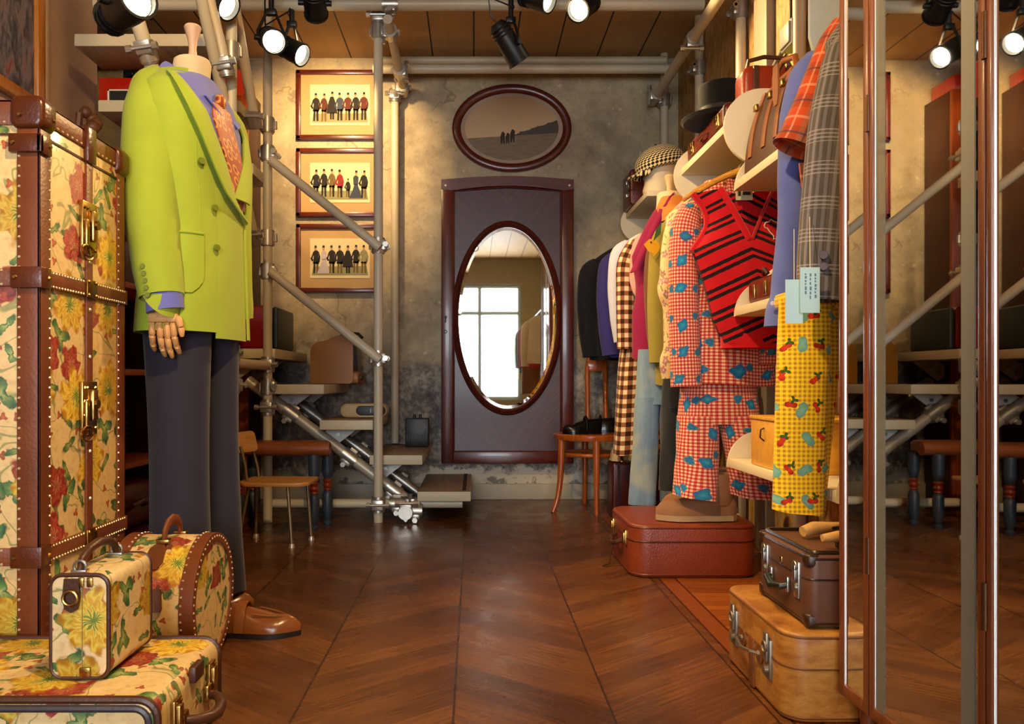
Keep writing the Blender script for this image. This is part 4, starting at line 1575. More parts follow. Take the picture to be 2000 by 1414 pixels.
# backrest seen almost square-on: turned towards the room
bx_ = Vector((.93, .36, .10)).normalized()
bu = Vector((-.20, -.05, .97)).normalized()
bn = bx_.cross(bu).normalized()
rgs = []
for off, sc_ in ((-.006, .97), (-.003, 1), (.003, 1), (.006, .97)):
    rgs.append([bc + bx_ * (a * sc_) + bu * (b * sc_) + bn * (off + .010 * (a / .05) ** 2) for a, b in rrect(.10, .095, .018, 5)])
bk = MB().loft(rgs, True).build('backrest', ch_ply, t)
mb = MB()
for a in (-.012, .018):
    p = bc + bx_ * a
    mb.cyl(p - bn * .012, p + bn * .012, .003, None, 8)
mb.build('screw', plain('#3a2a1a', .4, .8), bk)

# bench with blue turned legs
t = T('work_bench', 'low bench with a thick wooden top and dark blue turned legs under the stair', 'bench', (-.87, 3.88, 0))
bw = wood('bench_top', '#8a4a22', '#6a3414', 'x', 5, .4)
MB().tube([(-1.20, 3.86, .392), (-.70, 3.86, .392)], .034, 16, flat=1.0).bx(-1.20, -.72, 3.86, 4.0, .362, .426, .02).build('top', bw, t)
bl = plain('#2d3846', .45, 0., .15, 20)
ringm = plain('#7a2a10', .35)
for lx, ly in ((-.775, 3.84), (-.735, 3.98), (-1.14, 3.84), (-1.11, 3.98)):
    z1 = .366 if True else 0
    l = MB().lathe([(.018, 0), (.022, .01), (.022, .016), (.014, .024), (.019, .04), (.026, .06), (.027, .15), (.022, .165), (.018, .17), (.018, .24), (.024, .25), (.027, .27), (.027, z1)], (lx, ly, 0), 18).build('leg', bl, t)
    MB().lathe([(.018, 0), (.021, .004), (.018, .010), (.0205, .018), (.024, .024), (.0205, .030), (.018, .036), (.021, .044), (.023, .050), (.018, .058)], (lx, ly, .176), 18).build('turned_rings', ringm, l)

# ------------------------------------------------------------------ radios and cases on the treads
zt = lambda i: .157 + .183 * i
t = T('retro_television', 'mustard yellow retro television on a stair tread below the lower handrail', 'television', (-.95, 4.4, zt(3)))
must = plain('#a86a08', .3, 0., .06, 12, coat=.4)
d0 = 4.46
a = P(606, 748, d0)
x0 = a.x
rg = []
prof2 = [(-.135, 0), (.085, 0), (.10, .006), (.105, .02), (.105, .235), (.095, .262), (.07, .27), (.02, .272), (-.005, .262), (-.04, .245), (-.10, .232), (-.125, .215), (-.135, .18)]
mb = MB().ext([(p + .135, q) for p, q in prof2], (x0, d0, zt(3) + .002), Xx, Zz, (0, .26, 0))
tv = mb.build('shell', must, t)
g_scr = plain('#3a3733', .12, 0., .1, 10)
MB().bx(x0 + .235, x0 + .25, d0 + .02, d0 + .25, zt(3) + .075, zt(3) + .25, .01).build('screen', g_scr, t)
MB().bx(x0 + .22, x0 + .27, d0 + .01, d0 + .27, zt(3) + .002, zt(3) + .068, .012).build('control_base', plain('#a0621c', .4), t)
MB().tube([(x0 + .16, d0 + .05, zt(3) + .27), (x0 + .19, d0 + .05, zt(3) + .288), (x0 + .26, d0 + .07, zt(3) + .286), (x0 + .285, d0 + .07, zt(3) + .26)], .009, 8).build('carry_handle', plain('#2a2622', .4), t)
mb = MB()
for k in range(2):
    mb.cyl((x0 + .27, d0 + .06 + .05 * k, zt(3) + .035), (x0 + .282, d0 + .06 + .05 * k, zt(3) + .035), .013, None, 14)
mb.build('knob', plain('#4a3218', .4), t)

t = T('table_radio', 'cream rounded radio with a black dial on the tread below the yellow television', 'radio', (-.62, 4.4, zt(2)))
crm = plain('#c6a878', .35, 0., .05, 20, coat=.3)
a = P(664, 812, 4.24)
MB().case((a.x + .125, 4.30, zt(2) + .041), .25, .076, .13, .036, .012).build('body', crm, t)
dl = MB().case((a.x + .165, 4.234, zt(2) + .041), .155, .050, .008, .024, .003).build('dial', black_paint, t)
trim_loop(MB(), a.x + .165, 4.233, zt(2) + .041, .165, .060, .029, .004).build('dial_rim', plain('#d8be8e', .3), t)
MB().cyl((a.x + .165, 4.228, zt(2) + .03), (a.x + .165, 4.228, zt(2) + .052), .002, None, 6).build('needle', plain('#e8e4d8', .4), dl)

t = T('portable_radio', 'small black ribbed box with two knobs standing on the second tread', 'radio', (-.37, 4.5, zt(1)))
a = P(792, 868, 4.62)
mb = MB().bx(a.x, a.x + .135, 4.60, 4.68, zt(1) + .001, zt(1) + .165, .005)
for k in range(9):
    mb.bx(a.x + .008 + k * .0135, a.x + .014 + k * .0135, 4.594, 4.602, zt(1) + .008, zt(1) + .075, .001)
mb.build('body', black_paint, t)
mb = MB()
for dx in (.05, .085):
    mb.cyl((a.x + dx, 4.64, zt(1) + .165), (a.x + dx, 4.64, zt(1) + .188), .009, .008, 10)
mb.build('knob', black_paint, t)
MB().cyl((a.x + .095, 4.600, zt(1) + .115), (a.x + .095, 4.596, zt(1) + .115), .028, None, 18).build('emblem', plain('#4c4640', .5), t)

t = T('plastic_case', 'red and dark green rounded carry case on the fifth tread behind the upright', 'case', (-1.15, 4.35, zt(4)))
redpl = plain('#8c0c10', .35, 0., .08, 10)
x0, x1 = -1.255, -1.03
z0 = zt(4) + .001
MB().case(((x0 + x1) / 2 - .014, 4.34, z0 + .115), .19, .228, .38, .03, .015).build('shell', redpl, t)
MB().case((x1 - .014, 4.345, z0 + .112), .028, .220, .37, .013, .010).build('dark_side', plain('#23302e', .4), t)
MB().case((x0 + .022, 4.34, z0 + .112), .04, .20, .30, .018, .012).build('dark_back', plain('#1a1a22', .4), t)

# ------------------------------------------------------------------ three framed fashion prints
FM = red_wood_x
mat_board = fabric('ochre_mount', '#b9976a', .9, 600, .1)
paper = plain('#d9c79c', .85, 0., .08, 18)
ink = [plain('#26211f', .9), plain('#5a2a20', .9), plain('#3a4150', .9), plain('#6e5a34', .9), plain('#8a2a2a', .9), plain('#b9aeb4', .9), plain('#b98f66', .9), plain('#8e8a62', .9)]


def figure(mb, x, y, z, h, body_m, kind, rng):
    """flat printed figure of a person in old dress"""
    def pl(pts, m):
        mb.add([(x + a * h, y, z + b * h) for a, b in pts], [tuple(range(len(pts)))], m)
    w = .11 + rng.uniform(-.01, .02)
    lean = rng.uniform(-.02, .02)
    if kind == 'dress':
        pl([(-.26, 0), (.22, 0), (.15, .28), (.06, .52), (-.05, .52), (-.12, .30)], body_m)
        pl([(-.09, .5), (.08, .5), (.10, .78), (.04, .84), (-.05, .84), (-.10, .76)], body_m)
    elif kind == 'cloak':
        pl([(-.20, .22), (.20, .22), (.14, .60), (.06, .84), (-.06, .84), (-.14, .6)], body_m)
        pl([(-.07, 0), (-.01, 0), (-.01, .25), (-.08, .25)], 0)
        pl([(.01, 0), (.08, 0), (.08, .25), (.01, .25)], 0)
    else:
        pl([(-.10, 0), (-.035, 0), (-.012, .42), (-.09, .42)], 3 if rng.random() < .4 else 0)
        pl([(.02, 0), (.09, 0), (.09, .42), (.0, .42)], 3 if rng.random() < .3 else 0)
        pl([(-w, .36), (w, .34), (w * .75, .60), (w, .78), (.05, .85), (-.05, .85), (-w, .78), (-w * .75, .6)], body_m)
        pl([(-w, .78), (-w - .05, .62), (-w - .10, .55), (-w - .03, .44), (-w + .02, .48), (-w - .02, .56), (-w + .03, .7)], body_m)
        pl([(w, .78), (w + .05, .6), (w + .02, .40), (w - .04, .42), (w - .02, .62)], body_m)
    pl([(-.035 + lean, .85), (.035 + lean, .85), (.042 + lean, .91), (.03 + lean, .955), (-.03 + lean, .955), (-.042 + lean, .91)], 6)
    pl([(-.06 + lean, .945), (.06 + lean, .945), (.042 + lean, .962), (.038 + lean, 1.03), (-.038 + lean, 1.03), (-.042 + lean, .962)], 0)


def fashion_print(label, y0, y1, kinds, seed):
    rng = random.Random(seed)
    D = 4.835
    a, b = P(578, y1, D), P(745, y0, D)
    x0, x1, z0, z1 = a.x, b.x, a.z, b.z
    t = T('framed_print', label, 'picture', ((x0 + x1) / 2, 4.85, (z0 + z1) / 2), 'framed fashion prints')
    fw_ = .028
    mb = MB()
    for (q0, q1, r0, r1) in ((x0, x1, z1 - fw_, z1), (x0, x1, z0, z0 + fw_), (x0, x0 + fw_, z0, z1), (x1 - fw_, x1, z0, z1)):
        mb.bx(q0, q1, 4.830, 4.858, r0, r1, .005)
    mb.build('frame', FM, t)
    MB().bx(x0 + fw_ - .004, x1 - fw_ + .004, 4.847, 4.853, z0 + fw_ - .004, z1 - fw_ + .004).build('mount', mat_board, t)
    pa, pb = P(605, y1 - 28, D), P(722, y0 + 28, D)
    pr = MB().bx(pa.x, pb.x, 4.844, 4.8475, pa.z, pb.z).build('print', paper, t)
    mb = MB()
    W = pb.x - pa.x
    gz = pa.z + .03
    mb.add([(pa.x + .01, 4.8432, gz - .012), (pb.x - .01, 4.8432, gz - .012), (pb.x - .02, 4.8432, gz + .045), (pa.x + .02, 4.8432, gz + .04)], [(0, 1, 2, 3)], 7)
    n = len(kinds)
    for i, (kd, mm) in enumerate(kinds):
        x = pa.x + W * (.10 + .80 * i / (n - 1))
        figure(mb, x, 4.8428 - .0001 * i, gz + rng.uniform(-.006, .006), .165 if kd != 'child' else .11, mm, kd, rng)
    mb.build('printed_figures', ink, pr, smooth=0)
    return t


fashion_print('topmost framed print of six gentlemen in dark coats under the spotlight', 136, 272, [('man', 0), ('man', 1), ('cloak', 0), ('man', 2), ('man', 1), ('man', 0), ('man', 1)], 3)
fashion_print('middle framed print with a red-coated figure and a lady in a wide black dress', 289, 423, [('man', 0), ('man', 0), ('man', 3), ('man', 4), ('child', 0), ('dress', 2), ('man', 0)], 5)
fashion_print('lowest framed print with a line of dark-coated men and a pale dress', 437, 571, [('man', 0), ('dress', 5), ('man', 0), ('man', 0), ('cloak', 0), ('man', 0), ('man', 7)], 9)

# ------------------------------------------------------------------ long mirror made from an old wardrobe door
D = 4.80
a, b = P(862, 905, D), P(1120, 352, D)
x0, x1, z0, z1 = a.x, b.x, a.z, b.z
xm = (x0 + x1) / 2
t = T('mirrored_wardrobe_door', 'old mahogany wardrobe door with a tall oval mirror, fixed to the back wall', 'mirror', (xm, 4.85, z0))
fwid = .072
mb = MB()
MB().bx(x0, x0 + fwid, 4.785, 4.86, z0, z1, .006).build('stile', red_wood, t)
MB().bx(x1 - fwid, x1, 4.785, 4.86, z0, z1, .006).build('stile', red_wood, t)
MB().bx(x0 + fwid, x1 - fwid, 4.787, 4.86, z0, z0 + fwid, .004).build('bottom_rail', red_wood_x, t)
mb = MB()
top = [(x0, z1 - fwid * .8)] + [(x0 + (x1 - x0) * i / 20, z1 + .022 * math.sin(PI * i / 20)) for i in range(21)] + [(x1, z1 - fwid * .8)] + [(x1 - fwid * .9 - (x1 - x0 - 1.8 * fwid) * i / 16, z1 - fwid * .9 + .028 * math.sin(PI * i / 16)) for i in range(17)]
mb.ext(top, (0, 4.7835, 0), Xx, Zz, (0, .07, 0))
mb.build('top_rail', red_wood_x, t)


def m_burl():
    g = G('flamed_mahogany_panel')
    p = g.pos()
    q = g.sep(p)
    ax = g.mt('ABSOLUTE', g.mt('SUBTRACT', q[0], xm))
    v = g.comb(g.mt('ADD', ax, g.mt('MULTIPLY', q[2], -.9)), g.mt('ADD', g.mt('MULTIPLY', ax, .9), q[2]), 0.)
    n = g.noise(g.vm('MULTIPLY', v, (60., 5., 1.)), 1., 5, .6, .5)
    c = g.ramp(n, [(.3, '#2e1010'), (.55, '#4c201e'), (.75, '#64302a')])
    g.bump(n, .15, .001)
    return g.done(c, .4, coat=.12)


MB().bx(x0 + fwid - .01, x1 - fwid + .01, 4.815, 4.86, z0 + fwid - .01, z1 - .02, 0).build('panel', m_burl(), t)
mb = MB()
mb.tube([(x0 + fwid, 4.806, z0 + fwid), (x1 - fwid, 4.806, z0 + fwid), (x1 - fwid, 4.806, z1 - fwid * .9), (xm, 4.806, z1 - fwid * .9 + .028), (x0 + fwid, 4.806, z1 - fwid * .9)], .009, 8, True)
mb.build('inner_bead', red_wood, t)
oc = P(991, 621, D)
ra, rb = 103 / F * D, 185 / F * D
n = 72
rg = []
for r_, yy in ((-.024, 4.802), (-.020, 4.782), (-.010, 4.772), (0, 4.778), (.004, 4.790), (.010, 4.792), (.016, 4.800), (.018, 4.816)):
    rg.append([(oc.x + (ra + r_) * math.cos(2 * PI * k / n), yy, oc.z + (rb + r_) * math.sin(2 * PI * k / n)) for k in range(n)])
MB().loft(rg, False).build('oval_moulding', red_wood, t)
ia, ib = 96 / F * D, 177 / F * D
rg = [[(oc.x + (ia + .004) * math.cos(2 * PI * k / n), 4.803, oc.z + (ib + .004) * math.sin(2 * PI * k / n)) for k in range(n)],
      [(oc.x + (ia - .018) * math.cos(2 * PI * k / n), 4.8020, oc.z + (ib - .018) * math.sin(2 * PI * k / n)) for k in range(n)]]
MB().loft(rg, False).build('mirror_bevel', mirror_mat, t, smooth=10)
MB().add(rg[1], [tuple(range(n))]).build('mirror_glass', mirror_mat, t, smooth=0)
mb = MB()
for sx_ in (x0 + .026, x1 - .026):
    mb.cyl((sx_, 4.786, z1 - .035), (sx_, 4.781, z1 - .035), .008, .006, 12)
mb.build('screw', plain('#d8cdb4', .3, .6), t)
mb = MB().cyl((x0 + .026, 4.788, 1.108), (x0 + .026, 4.782, 1.108), .010, None, 12).bx(x0 + .022, x0 + .03, 4.781, 4.788, 1.075, 1.11, .001)
mb.tube([(x0 + .026 + .009 * math.cos(k * PI / 6), 4.784, 1.02 + .009 * math.sin(k * PI / 6)) for k in range(12)], .002, 6, True)
mb.build('keyhole', black_paint, t)

# ------------------------------------------------------------------ oval seaside picture
D = 4.82
oc = P(1000, 248, D)
A, B = 117 / F * D, 86 / F * D
t = T('oval_picture', 'oval sepia seaside photograph in a dark wooden frame above the long mirror', 'picture', oc)
rg = []
for r_, yy in ((.0, 4.858), (0, 4.835), (-.010, 4.826), (-.030, 4.824), (-.044, 4.832), (-.052, 4.842), (-.052, 4.858)):
    rg.append([(oc.x + (A + r_) * math.cos(2 * PI * k / n), yy, oc.z + (B + r_) * math.sin(2 * PI * k / n)) for k in range(n)])
MB().loft(rg, False).build('frame', red_wood_x, t)
def disc(a, b, y):
    return MB().loft([[(oc.x + a * math.cos(2 * PI * k / n), y, oc.z + b * math.sin(2 * PI * k / n)) for k in range(n)], [(oc.x + a * math.cos(2 * PI * k / n), y + .003, oc.z + b * math.sin(2 * PI * k / n)) for k in range(n)]], True)
disc(A - .046, B - .046, 4.848).build('mount', fabric('rose_grey_mount', '#a8937e', .9, 500, .1), t)


def m_sea():
    g = G('sepia_seascape')
    p = g.pos()
    q = g.sep(p)
    x = g.mt('SUBTRACT', q[0], oc.x)
    z = g.mt('SUBTRACT', q[2], oc.z)
    n1 = g.noise(p, 26., 4, .6)
    n2 = g.noise(g.vm('MULTIPLY', p, (1., 1., 5.)), 14., 4)
    sky = g.mix(g.maprange(z, -.05, .2, 0., 1.), '#c4a67c', '#a4845c')
    sand = g.mix(n2, '#54452c', '#8a7450')
    hor = g.mt('ADD', -.045, g.mt('MULTIPLY', x, .06))
    c = g.mix(g.mt('LESS_THAN', z, hor), sky, sand)
    hill = g.mt('ADD', g.mt('MULTIPLY', g.maprange(x, .0, .26, 0., 1.), .075), g.mt('MULTIPLY', g.mt('SUBTRACT', n1, .5), .05))
    hm = g.mt('MULTIPLY', g.mt('MULTIPLY', g.mt('GREATER_THAN', x, .0), g.mt('LESS_THAN', z, g.mt('ADD', hor, hill))), g.mt('GREATER_THAN', z, hor))
    c = g.mix(hm, c, g.mix(n1, '#241c12', '#4a3c26'))
    return g.done(c, .4, coat=.2)


pc = disc(A - .078, B - .073, 4.8455).build('photograph', m_sea(), t)
mb = MB()
for dx, dz, h in ((-.055, -.095, .075), (-.025, -.092, .065), (.005, -.085, .08)):
    mb.add([(oc.x + dx + a * h, 4.8450, oc.z + dz + b * h) for a, b in ((-.16, 0), (-.05, 0), (.0, .35), (.06, 0), (.16, 0), (.14, .6), (.2, .8), (.05, 1), (-.08, .95), (-.2, .6))], [tuple(range(10))])
mb.build('printed_figures', plain('#33281a', .8), pc, smooth=0)

# ------------------------------------------------------------------ bentwood chair with black shoes
CC = Vector((.655, 4.46, 0))
SH = .43
t = T('bentwood_chair', 'round-seated bentwood chair at the end of the clothes rail', 'chair', CC)
R = .205
ring = lambda r, z, m=36: [(CC.x + r * math.cos(2 * PI * k / m), CC.y + r * math.sin(2 * PI * k / m), z) for k in range(m)]
MB().loft([ring(R - .004, SH - .034), ring(R, SH - .028), ring(R, SH - .006), ring(R - .006, SH), ring(R - .03, SH + .001)], True).build('seat', bent_wood, t)
for ang, sw in ((-2.75, 1), (-1.55, .1), (.35, .25), (1.6, .4)):
    dx, dy = math.cos(ang), math.sin(ang)
    a = CC + Vector((dx * (R - .02), dy * (R - .02), SH - .03))
    sp_ = .055 * sw
    pts = [a, a + Vector((dx * .004, dy * .004, -.14)), a + Vector((dx * .012 * sw, dy * .012 * sw, -.25)), a + Vector((dx * sp_ * .55, dy * sp_ * .55, -.34)), Vector((a.x + dx * sp_, a.y + dy * sp_, 0.0))]
    pp, rr = smooth_path(pts, [.020, .018, .016, .015, .013], 4)
    MB().tube(pp, rr, 12).build('leg', bent_wood, t)
MB().tube([(CC.x + (R - .05) * math.cos(2 * PI * k / 32), CC.y + (R - .05) * math.sin(2 * PI * k / 32), .315) for k in range(32)], .011, 8, True).build('stretcher_ring', bent_wood, t)
bp = [Vector((.665, 4.645, SH - .03)), Vector((.668, 4.67, .60)), Vector((.672, 4.70, .80)), Vector((.70, 4.72, .90)), Vector((.745, 4.725, .915)), Vector((.775, 4.72, .88)), Vector((.775, 4.69, .76)), Vector((.77, 4.65, .58)), Vector((.772, 4.615, SH - .03))]
pp, rr = smooth_path(bp, [.014] * 9, 4)
MB().tube(pp, rr, 12).build('back_hoop', bent_wood, t)
MB().box((.72, 4.70, .815), (.10, .022, .07), .006).build('back_slat', bent_wood, t)
blk = leather('black_patent', '#14130f', '#0a0908', .2, .1)
for i, (hx, hy, dr, lab) in enumerate(((.70, 4.40, (-1, -.15, 0), 'black strapped shoe on the round chair seat, the one nearer the aisle'), (.80, 4.50, (-1, .10, 0), 'black strapped shoe on the round chair seat, the one nearer the wall'))):
    t = T('black_shoe', lab, 'shoe', (hx, hy, SH + .001), 'pair of black shoes on the chair')
    shoe_mesh(MB(Matrix.Translation((0, 0, SH + .002))), (hx, hy, 0), dr, .215 if i == 0 else .2, .040, .070, .038).build('upper', [blk, blk], t)
    d = Vector(dr).normalized()
    c = Vector((hx, hy, SH)) + d * .085
    sdv = Vector((-d.y, d.x, 0))
    MB().tube([c + sdv * (.040 * math.cos(a)) + Vector((0, 0, .02 + .075 * math.sin(a))) for a in [PI * k / 10 for k in range(11)]], .008, 8).build('strap', blk, t)
# ================================================================== RIGHT SIDE: rail, shelves, garments
def garment_rings(xc, d, zn, zh, hw, th, drop, flare, folds, amp, neck, rz, n=48, ph=0., neck_d=.045, lean=0.):
    c, s = math.cos(rz), math.sin(rz)
    rings, uvs = [], []
    rows = []
    for i in range(7):                       # neck to shoulder tip
        k = i / 6
        w = neck + (hw - neck) * k
        rows.append((w, neck_d + (th * .75 - neck_d) * k, zn - drop * k ** 1.25, 0.))
    L = (zn - drop) - zh
    for i in range(1, 21):
        k = i / 20
        w = hw * (1 - .10 * math.sin(PI * min(1, k * 1.6)) ** 2) * (1 + (flare - 1) * k)
        rows.append((w, th * (.75 + .35 * min(1, k * 3)) * (1 + .3 * (flare - 1) * k), zn - drop - L * k, k))
    ref = hw * 1.35
    for w, t_, z, k in rows:
        ring, uv = [], []
        for j in range(n + 1):
            a = 2 * PI * j / n
            ca, sa = math.cos(a), math.sin(a)
            fo = 1 + 0 * k
            x = w * math.copysign(abs(ca) ** .8, ca)
            y = t_ * math.copysign(abs(sa) ** .8, sa)
            off = amp * k ** .7 * math.sin(folds * a + ph + 2.2 * k) * (.35 + .65 * abs(sa))
            x += off * ca * .5
            y += off * (1 if sa > 0 else -1) + amp * .4 * k * math.sin(9 * x + ph)
            zz = z
            ring.append(Vector((xc + x * c - y * s + lean * k, d + x * s + y * c, zz + .006 * k * math.sin(3 * a + ph))))
            uv.append((4 * ref * (j / n), z))
        rings.append(ring[:n])
        uvs.append(uv)
    bot = rings[-1]
    cen = sum(bot, Vector()) / n
    rings.append([p + (cen - p) * .08 + Vector((0, 0, .012)) for p in bot])
    uvs.append(uvs[-1])
    return rings, uvs


def hung_body(mat, name, parent, **kw):
    rings, uvs = garment_rings(**kw)
    return MB().loft(rings, True, True, 0, uvs).build(name, mat, parent, smooth=60)


def sleeve(mat, parent, pts, rs, n=20, flat=.75, name='sleeve', wob=.0):
    pp, rr = smooth_path([Vector(p) for p in pts], rs, 5)
    L = [0]
    for a, b in zip(pp, pp[1:]):
        L.append(L[-1] + (b - a).length)
    m = len(pp)
    rings, uvs = [], []
    for i, p in enumerate(pp):
        t = (pp[min(i + 1, m - 1)] - pp[max(i - 1, 0)]).normalized()
        x = Vector((1, 0, 0))
        x = (x - t * x.dot(t)).normalized()
        y = t.cross(x)
        k = L[i] / L[-1]
        rings.append([p + x * (rr[i] * math.cos(2 * PI * j / n) * (1 + wob * math.sin(14 * k + 2 * PI * j / n))) + y * (rr[i] * flat * math.sin(2 * PI * j / n)) for j in range(n)])
        uvs.append([(2 * PI * max(rs) * j / n, -L[i]) for j in range(n + 1)])
    rings.append([q + (pp[-1] - q) * .14 - (pp[-1] - pp[-2]).normalized() * .02 for q in rings[-1]])
    uvs.append(uvs[-1])
    return MB().loft(rings, True, True, 0, uvs).build(name, mat, parent, smooth=60)


def hanger(x, d, z, label, w=.19, colr='#c98a3a', rz=0., rail_z=1.50):
    t = T('clothes_hanger', label, 'hanger', (x, d, z), 'wooden clothes hangers on the rail')
    c, s = math.cos(rz), math.sin(rz)
    mb = MB()
    pts, rs = [], []
    for i in range(15):
        k = -1 + 2 * i / 14
        pts.append(Vector((x + w * k * c, d + w * k * s, z + .035 - .075 * abs(k) ** 1.4)))
        rs.append(.012 + .008 * (1 - abs(k)))
    mb.tube(pts, rs, 10, flat=.7)
    mb.build('arms', wood('hanger_wood', colr, '#a8661e', 'x', 6, .35), t)
    q = .985 if d > 2 else x
    MB().tube([Vector((x, d, z + .03)), Vector((q, d, rail_z - .03)), Vector((q + .018, d, rail_z - .01)), Vector((q + .022, d, rail_z + .012)), Vector((q + .008, d, rail_z + .024)), Vector((q - .014, d, rail_z + .022)), Vector((q - .022, d, rail_z + .008))], .0028, 8).build('hook', steel, t)
    return t


# rail
tr_ = T('clothes_rail', 'long brown metal clothes rail under the cream shelves', 'rail', (.93, 3.6, 1.50))
RX = .985
MB().cyl((RX, 2.78, 1.50), (RX, 4.72, 1.50), .013, None, 14).build('bar', plain('#3a2a20', .45, .2), tr_)
mb = MB()
for y in (2.9, 3.6, 4.4):
    mb.tube([(RX, y, 1.50), (1.1, y, 1.52), (1.25, y, 1.55)], .010, 8)
    mb.cyl((RX, y - .02, 1.5), (RX, y + .02, 1.5), .019, None, 14)
mb.build('bracket', steel, tr_)


# shelves ------------------------------------------------------------
def end_panel(mb, y, x0, x1, z0, z1, th=.014, r=None):
    """rounded-front side panel, square against the wall"""
    h = z1 - z0
    r = r or h * .5
    pts = [(x1, z0)]
    pts = [(x1, z0), (x1, z1)]
    for i in range(13):
        a = PI / 2 + PI / 2 * i / 12
        pts.append((x0 + r + r * math.cos(a), z1 - r + r * math.sin(a)))
    for i in range(13):
        a = PI + PI / 2 * i / 12
        pts.append((x0 + r + r * math.cos(a), z0 + r + r * math.sin(a)))
    mb.ext(pts, (0, y, 0), Xx, Zz, (0, th, 0))


def lip(mb, y, x0, x1, z0, h, th=.014):
    pts = [(x1, z0), (x1, z0 + h)] + [(x0 + h * .9 - h * .9 * math.sin(a) , z0 + h * math.cos(a)) for a in [PI / 2 * i / 10 for i in range(11)]]
    mb.ext(pts, (0, y, 0), Xx, Zz, (0, th, 0))


SG2 = 'cream wall shelves above and beside the rail'


def shelf(label, x0, y0, y1, ztop, th=.03, far=None, near=None, flip=False):
    t = T('cream_shelf', label, 'shelf', (1.1, (y0 + y1) / 2, ztop), SG2)
    MB().bx(x0, 1.195, y0, y1, ztop - th, ztop, .003).build('board', shelf_cream, t)
    for k in (.2, .8):
        yb = y0 + (y1 - y0) * k
        MB().bx(1.12, 1.25, yb - .012, yb + .012, ztop - th - .012, ztop - th, .002).build('bracket', shelf_cream, t)
    for yy, kd in ((y1, far), (y0 - .014, near)):
        if kd is None:
            continue
        mb = MB()
        if kd[0] == 'panel':
            end_panel(mb, yy, x0 - .03, 1.195, ztop + kd[1], ztop + kd[2])
        else:
            lip(mb, yy, x0 + .001, 1.195, ztop - th, kd[1])
        mb.build('side_panel', shelf_cream, t)
    return t


shA = shelf('upper cream shelf above the rail carrying the black hat', .90, 2.775, 3.45, 1.645, far=('panel', -.16, .10), near=('panel', -.17, .095))
shB = shelf('cream shelf just above the red vest with the brown doctor bag', .90, 2.27, 2.74, 1.410, far=('lip', .14))
shC = shelf('far cream shelf near the back wall with a brown leather case', .90, 4.13, 4.71, 1.715, far=('panel', -.17, .06))
shD = shelf('small cream shelf in front of the red vest with little leather cases', .90, 2.30, 2.74, .975, far=('lip', .125))
shE = shelf('lowest cream shelf holding the honey wooden box', .90, 1.98, 2.82, .447, far=('lip', .125), near=('lip', .15))

# ------------------------------------------------------------------ garments at the far end
def jacket_far(name, label, cat, col, d, left, hw, zn, zh, sl=None, drop=.09, th=.06, flare=1.0, rz=0., neck=.06, parts=None, folds=4, amp=.008, hang=True, ph=0., mat=None, slr=.056, sl_in=0.):
    xc = left + hw + (.03 if sl else 0)
    t = T(name, label, cat, (xc, d, zn), 'garments on the long rail')
    m = mat or fabric(name + '_cloth_' + str(d), col)
    hung_body(m, 'body', t, xc=xc, d=d, zn=zn, zh=zh, hw=hw, th=th, drop=drop, flare=flare, folds=folds, amp=amp, neck=neck, rz=rz, ph=ph)
    if sl:
        zs_ = zn - drop
        for s_ in (-1, 1):
            a = Vector((xc + s_ * (hw - .045), d, zs_ - .005))
            sleeve(m, t, [a, a + Vector((s_ * .045, -.012, -.06)), a + Vector((s_ * (.062 - sl_in * .3), -.022, -.20)), a + Vector((s_ * (.060 - sl_in * .7), -.030, -.20 - (sl - .2) * .5)), a + Vector((s_ * (.045 - sl_in), -.035, -sl))], [slr * .75, slr * 1.1, slr * 1.05, slr * .95, slr * .82])
    if hang:
        hanger(xc, d, zn - .06, 'wooden hanger inside the ' + label.split(' hanging')[0].split(' with')[0], hw * .72, rz=rz, rail_z=1.50)
    return t, xc, m


zz = lambda y, d: CH - (y - VY) / F * d
jacket_far('jacket', 'black jacket hanging last on the rail, nearest the mirrored door', 'jacket', '#14141c', 4.42, .615, .20, 1.47, zz(702, 4.42), .52)
jacket_far('jacket', 'violet-blue jacket hanging just in front of the black one', 'jacket', '#3a3478', 4.27, .70, .17, 1.47, zz(697, 4.27), .53, drop=.075)
jacket_far('shirt', 'white long-sleeved shirt hanging between the violet jacket and the brown gingham dress', 'shirt', '#d8dcf0', 4.12, .735, .16, 1.49, zz(690, 4.12), .50, drop=.06)
br_g = fabric('brown_gingham', lambda g: gingham(g, '#f0dcb4', '#9a6238', '#3a1a0e', 22.), .85)
t, xc, m = jacket_far('dress', 'long brown and cream gingham dress hanging over the dark red suitcase', 'dress', '', 3.98, .76, .15, 1.47, zz(885, 3.98), None, drop=.07, flare=1.45, mat=br_g, folds=5, amp=.018, th=.08)
sleeve(br_g, t, [(.80, 3.93, 1.40), (.755, 3.92, 1.30), (.745, 3.91, 1.15), (.745, 3.905, zz(682, 3.9))], [.04, .05, .046, .042])
MB().cyl((.93, 3.9, 1.02), (.93, 3.9, 1.03), .01).build('button', plain('#3a1a0e'), t)

jacket_far('blouse', 'pink blouse hanging just behind the magenta blazer', 'blouse', '#e2aaa2', 3.885, .79, .15, 1.54, zz(548, 3.885), .30, drop=.10, slr=.045, th=.045)
# magenta blazer over a pink shirt on a linen bust with a finial
d = 3.78
t = T('dressed_bust', 'linen bust with a turned finial wearing a magenta blazer', 'bust', (.94, d, 1.1))
mag = fabric('magenta_wool', '#96194a', .8)
pink = fabric('pink_cotton', '#e6b0a8', .85)
hung_body(mag, 'blazer', t, xc=.945, d=d, zn=1.555, zh=zz(700, d), hw=.195, th=.065, drop=.24, flare=1.0, folds=3, amp=.006, neck=.07, rz=.05, neck_d=.06)
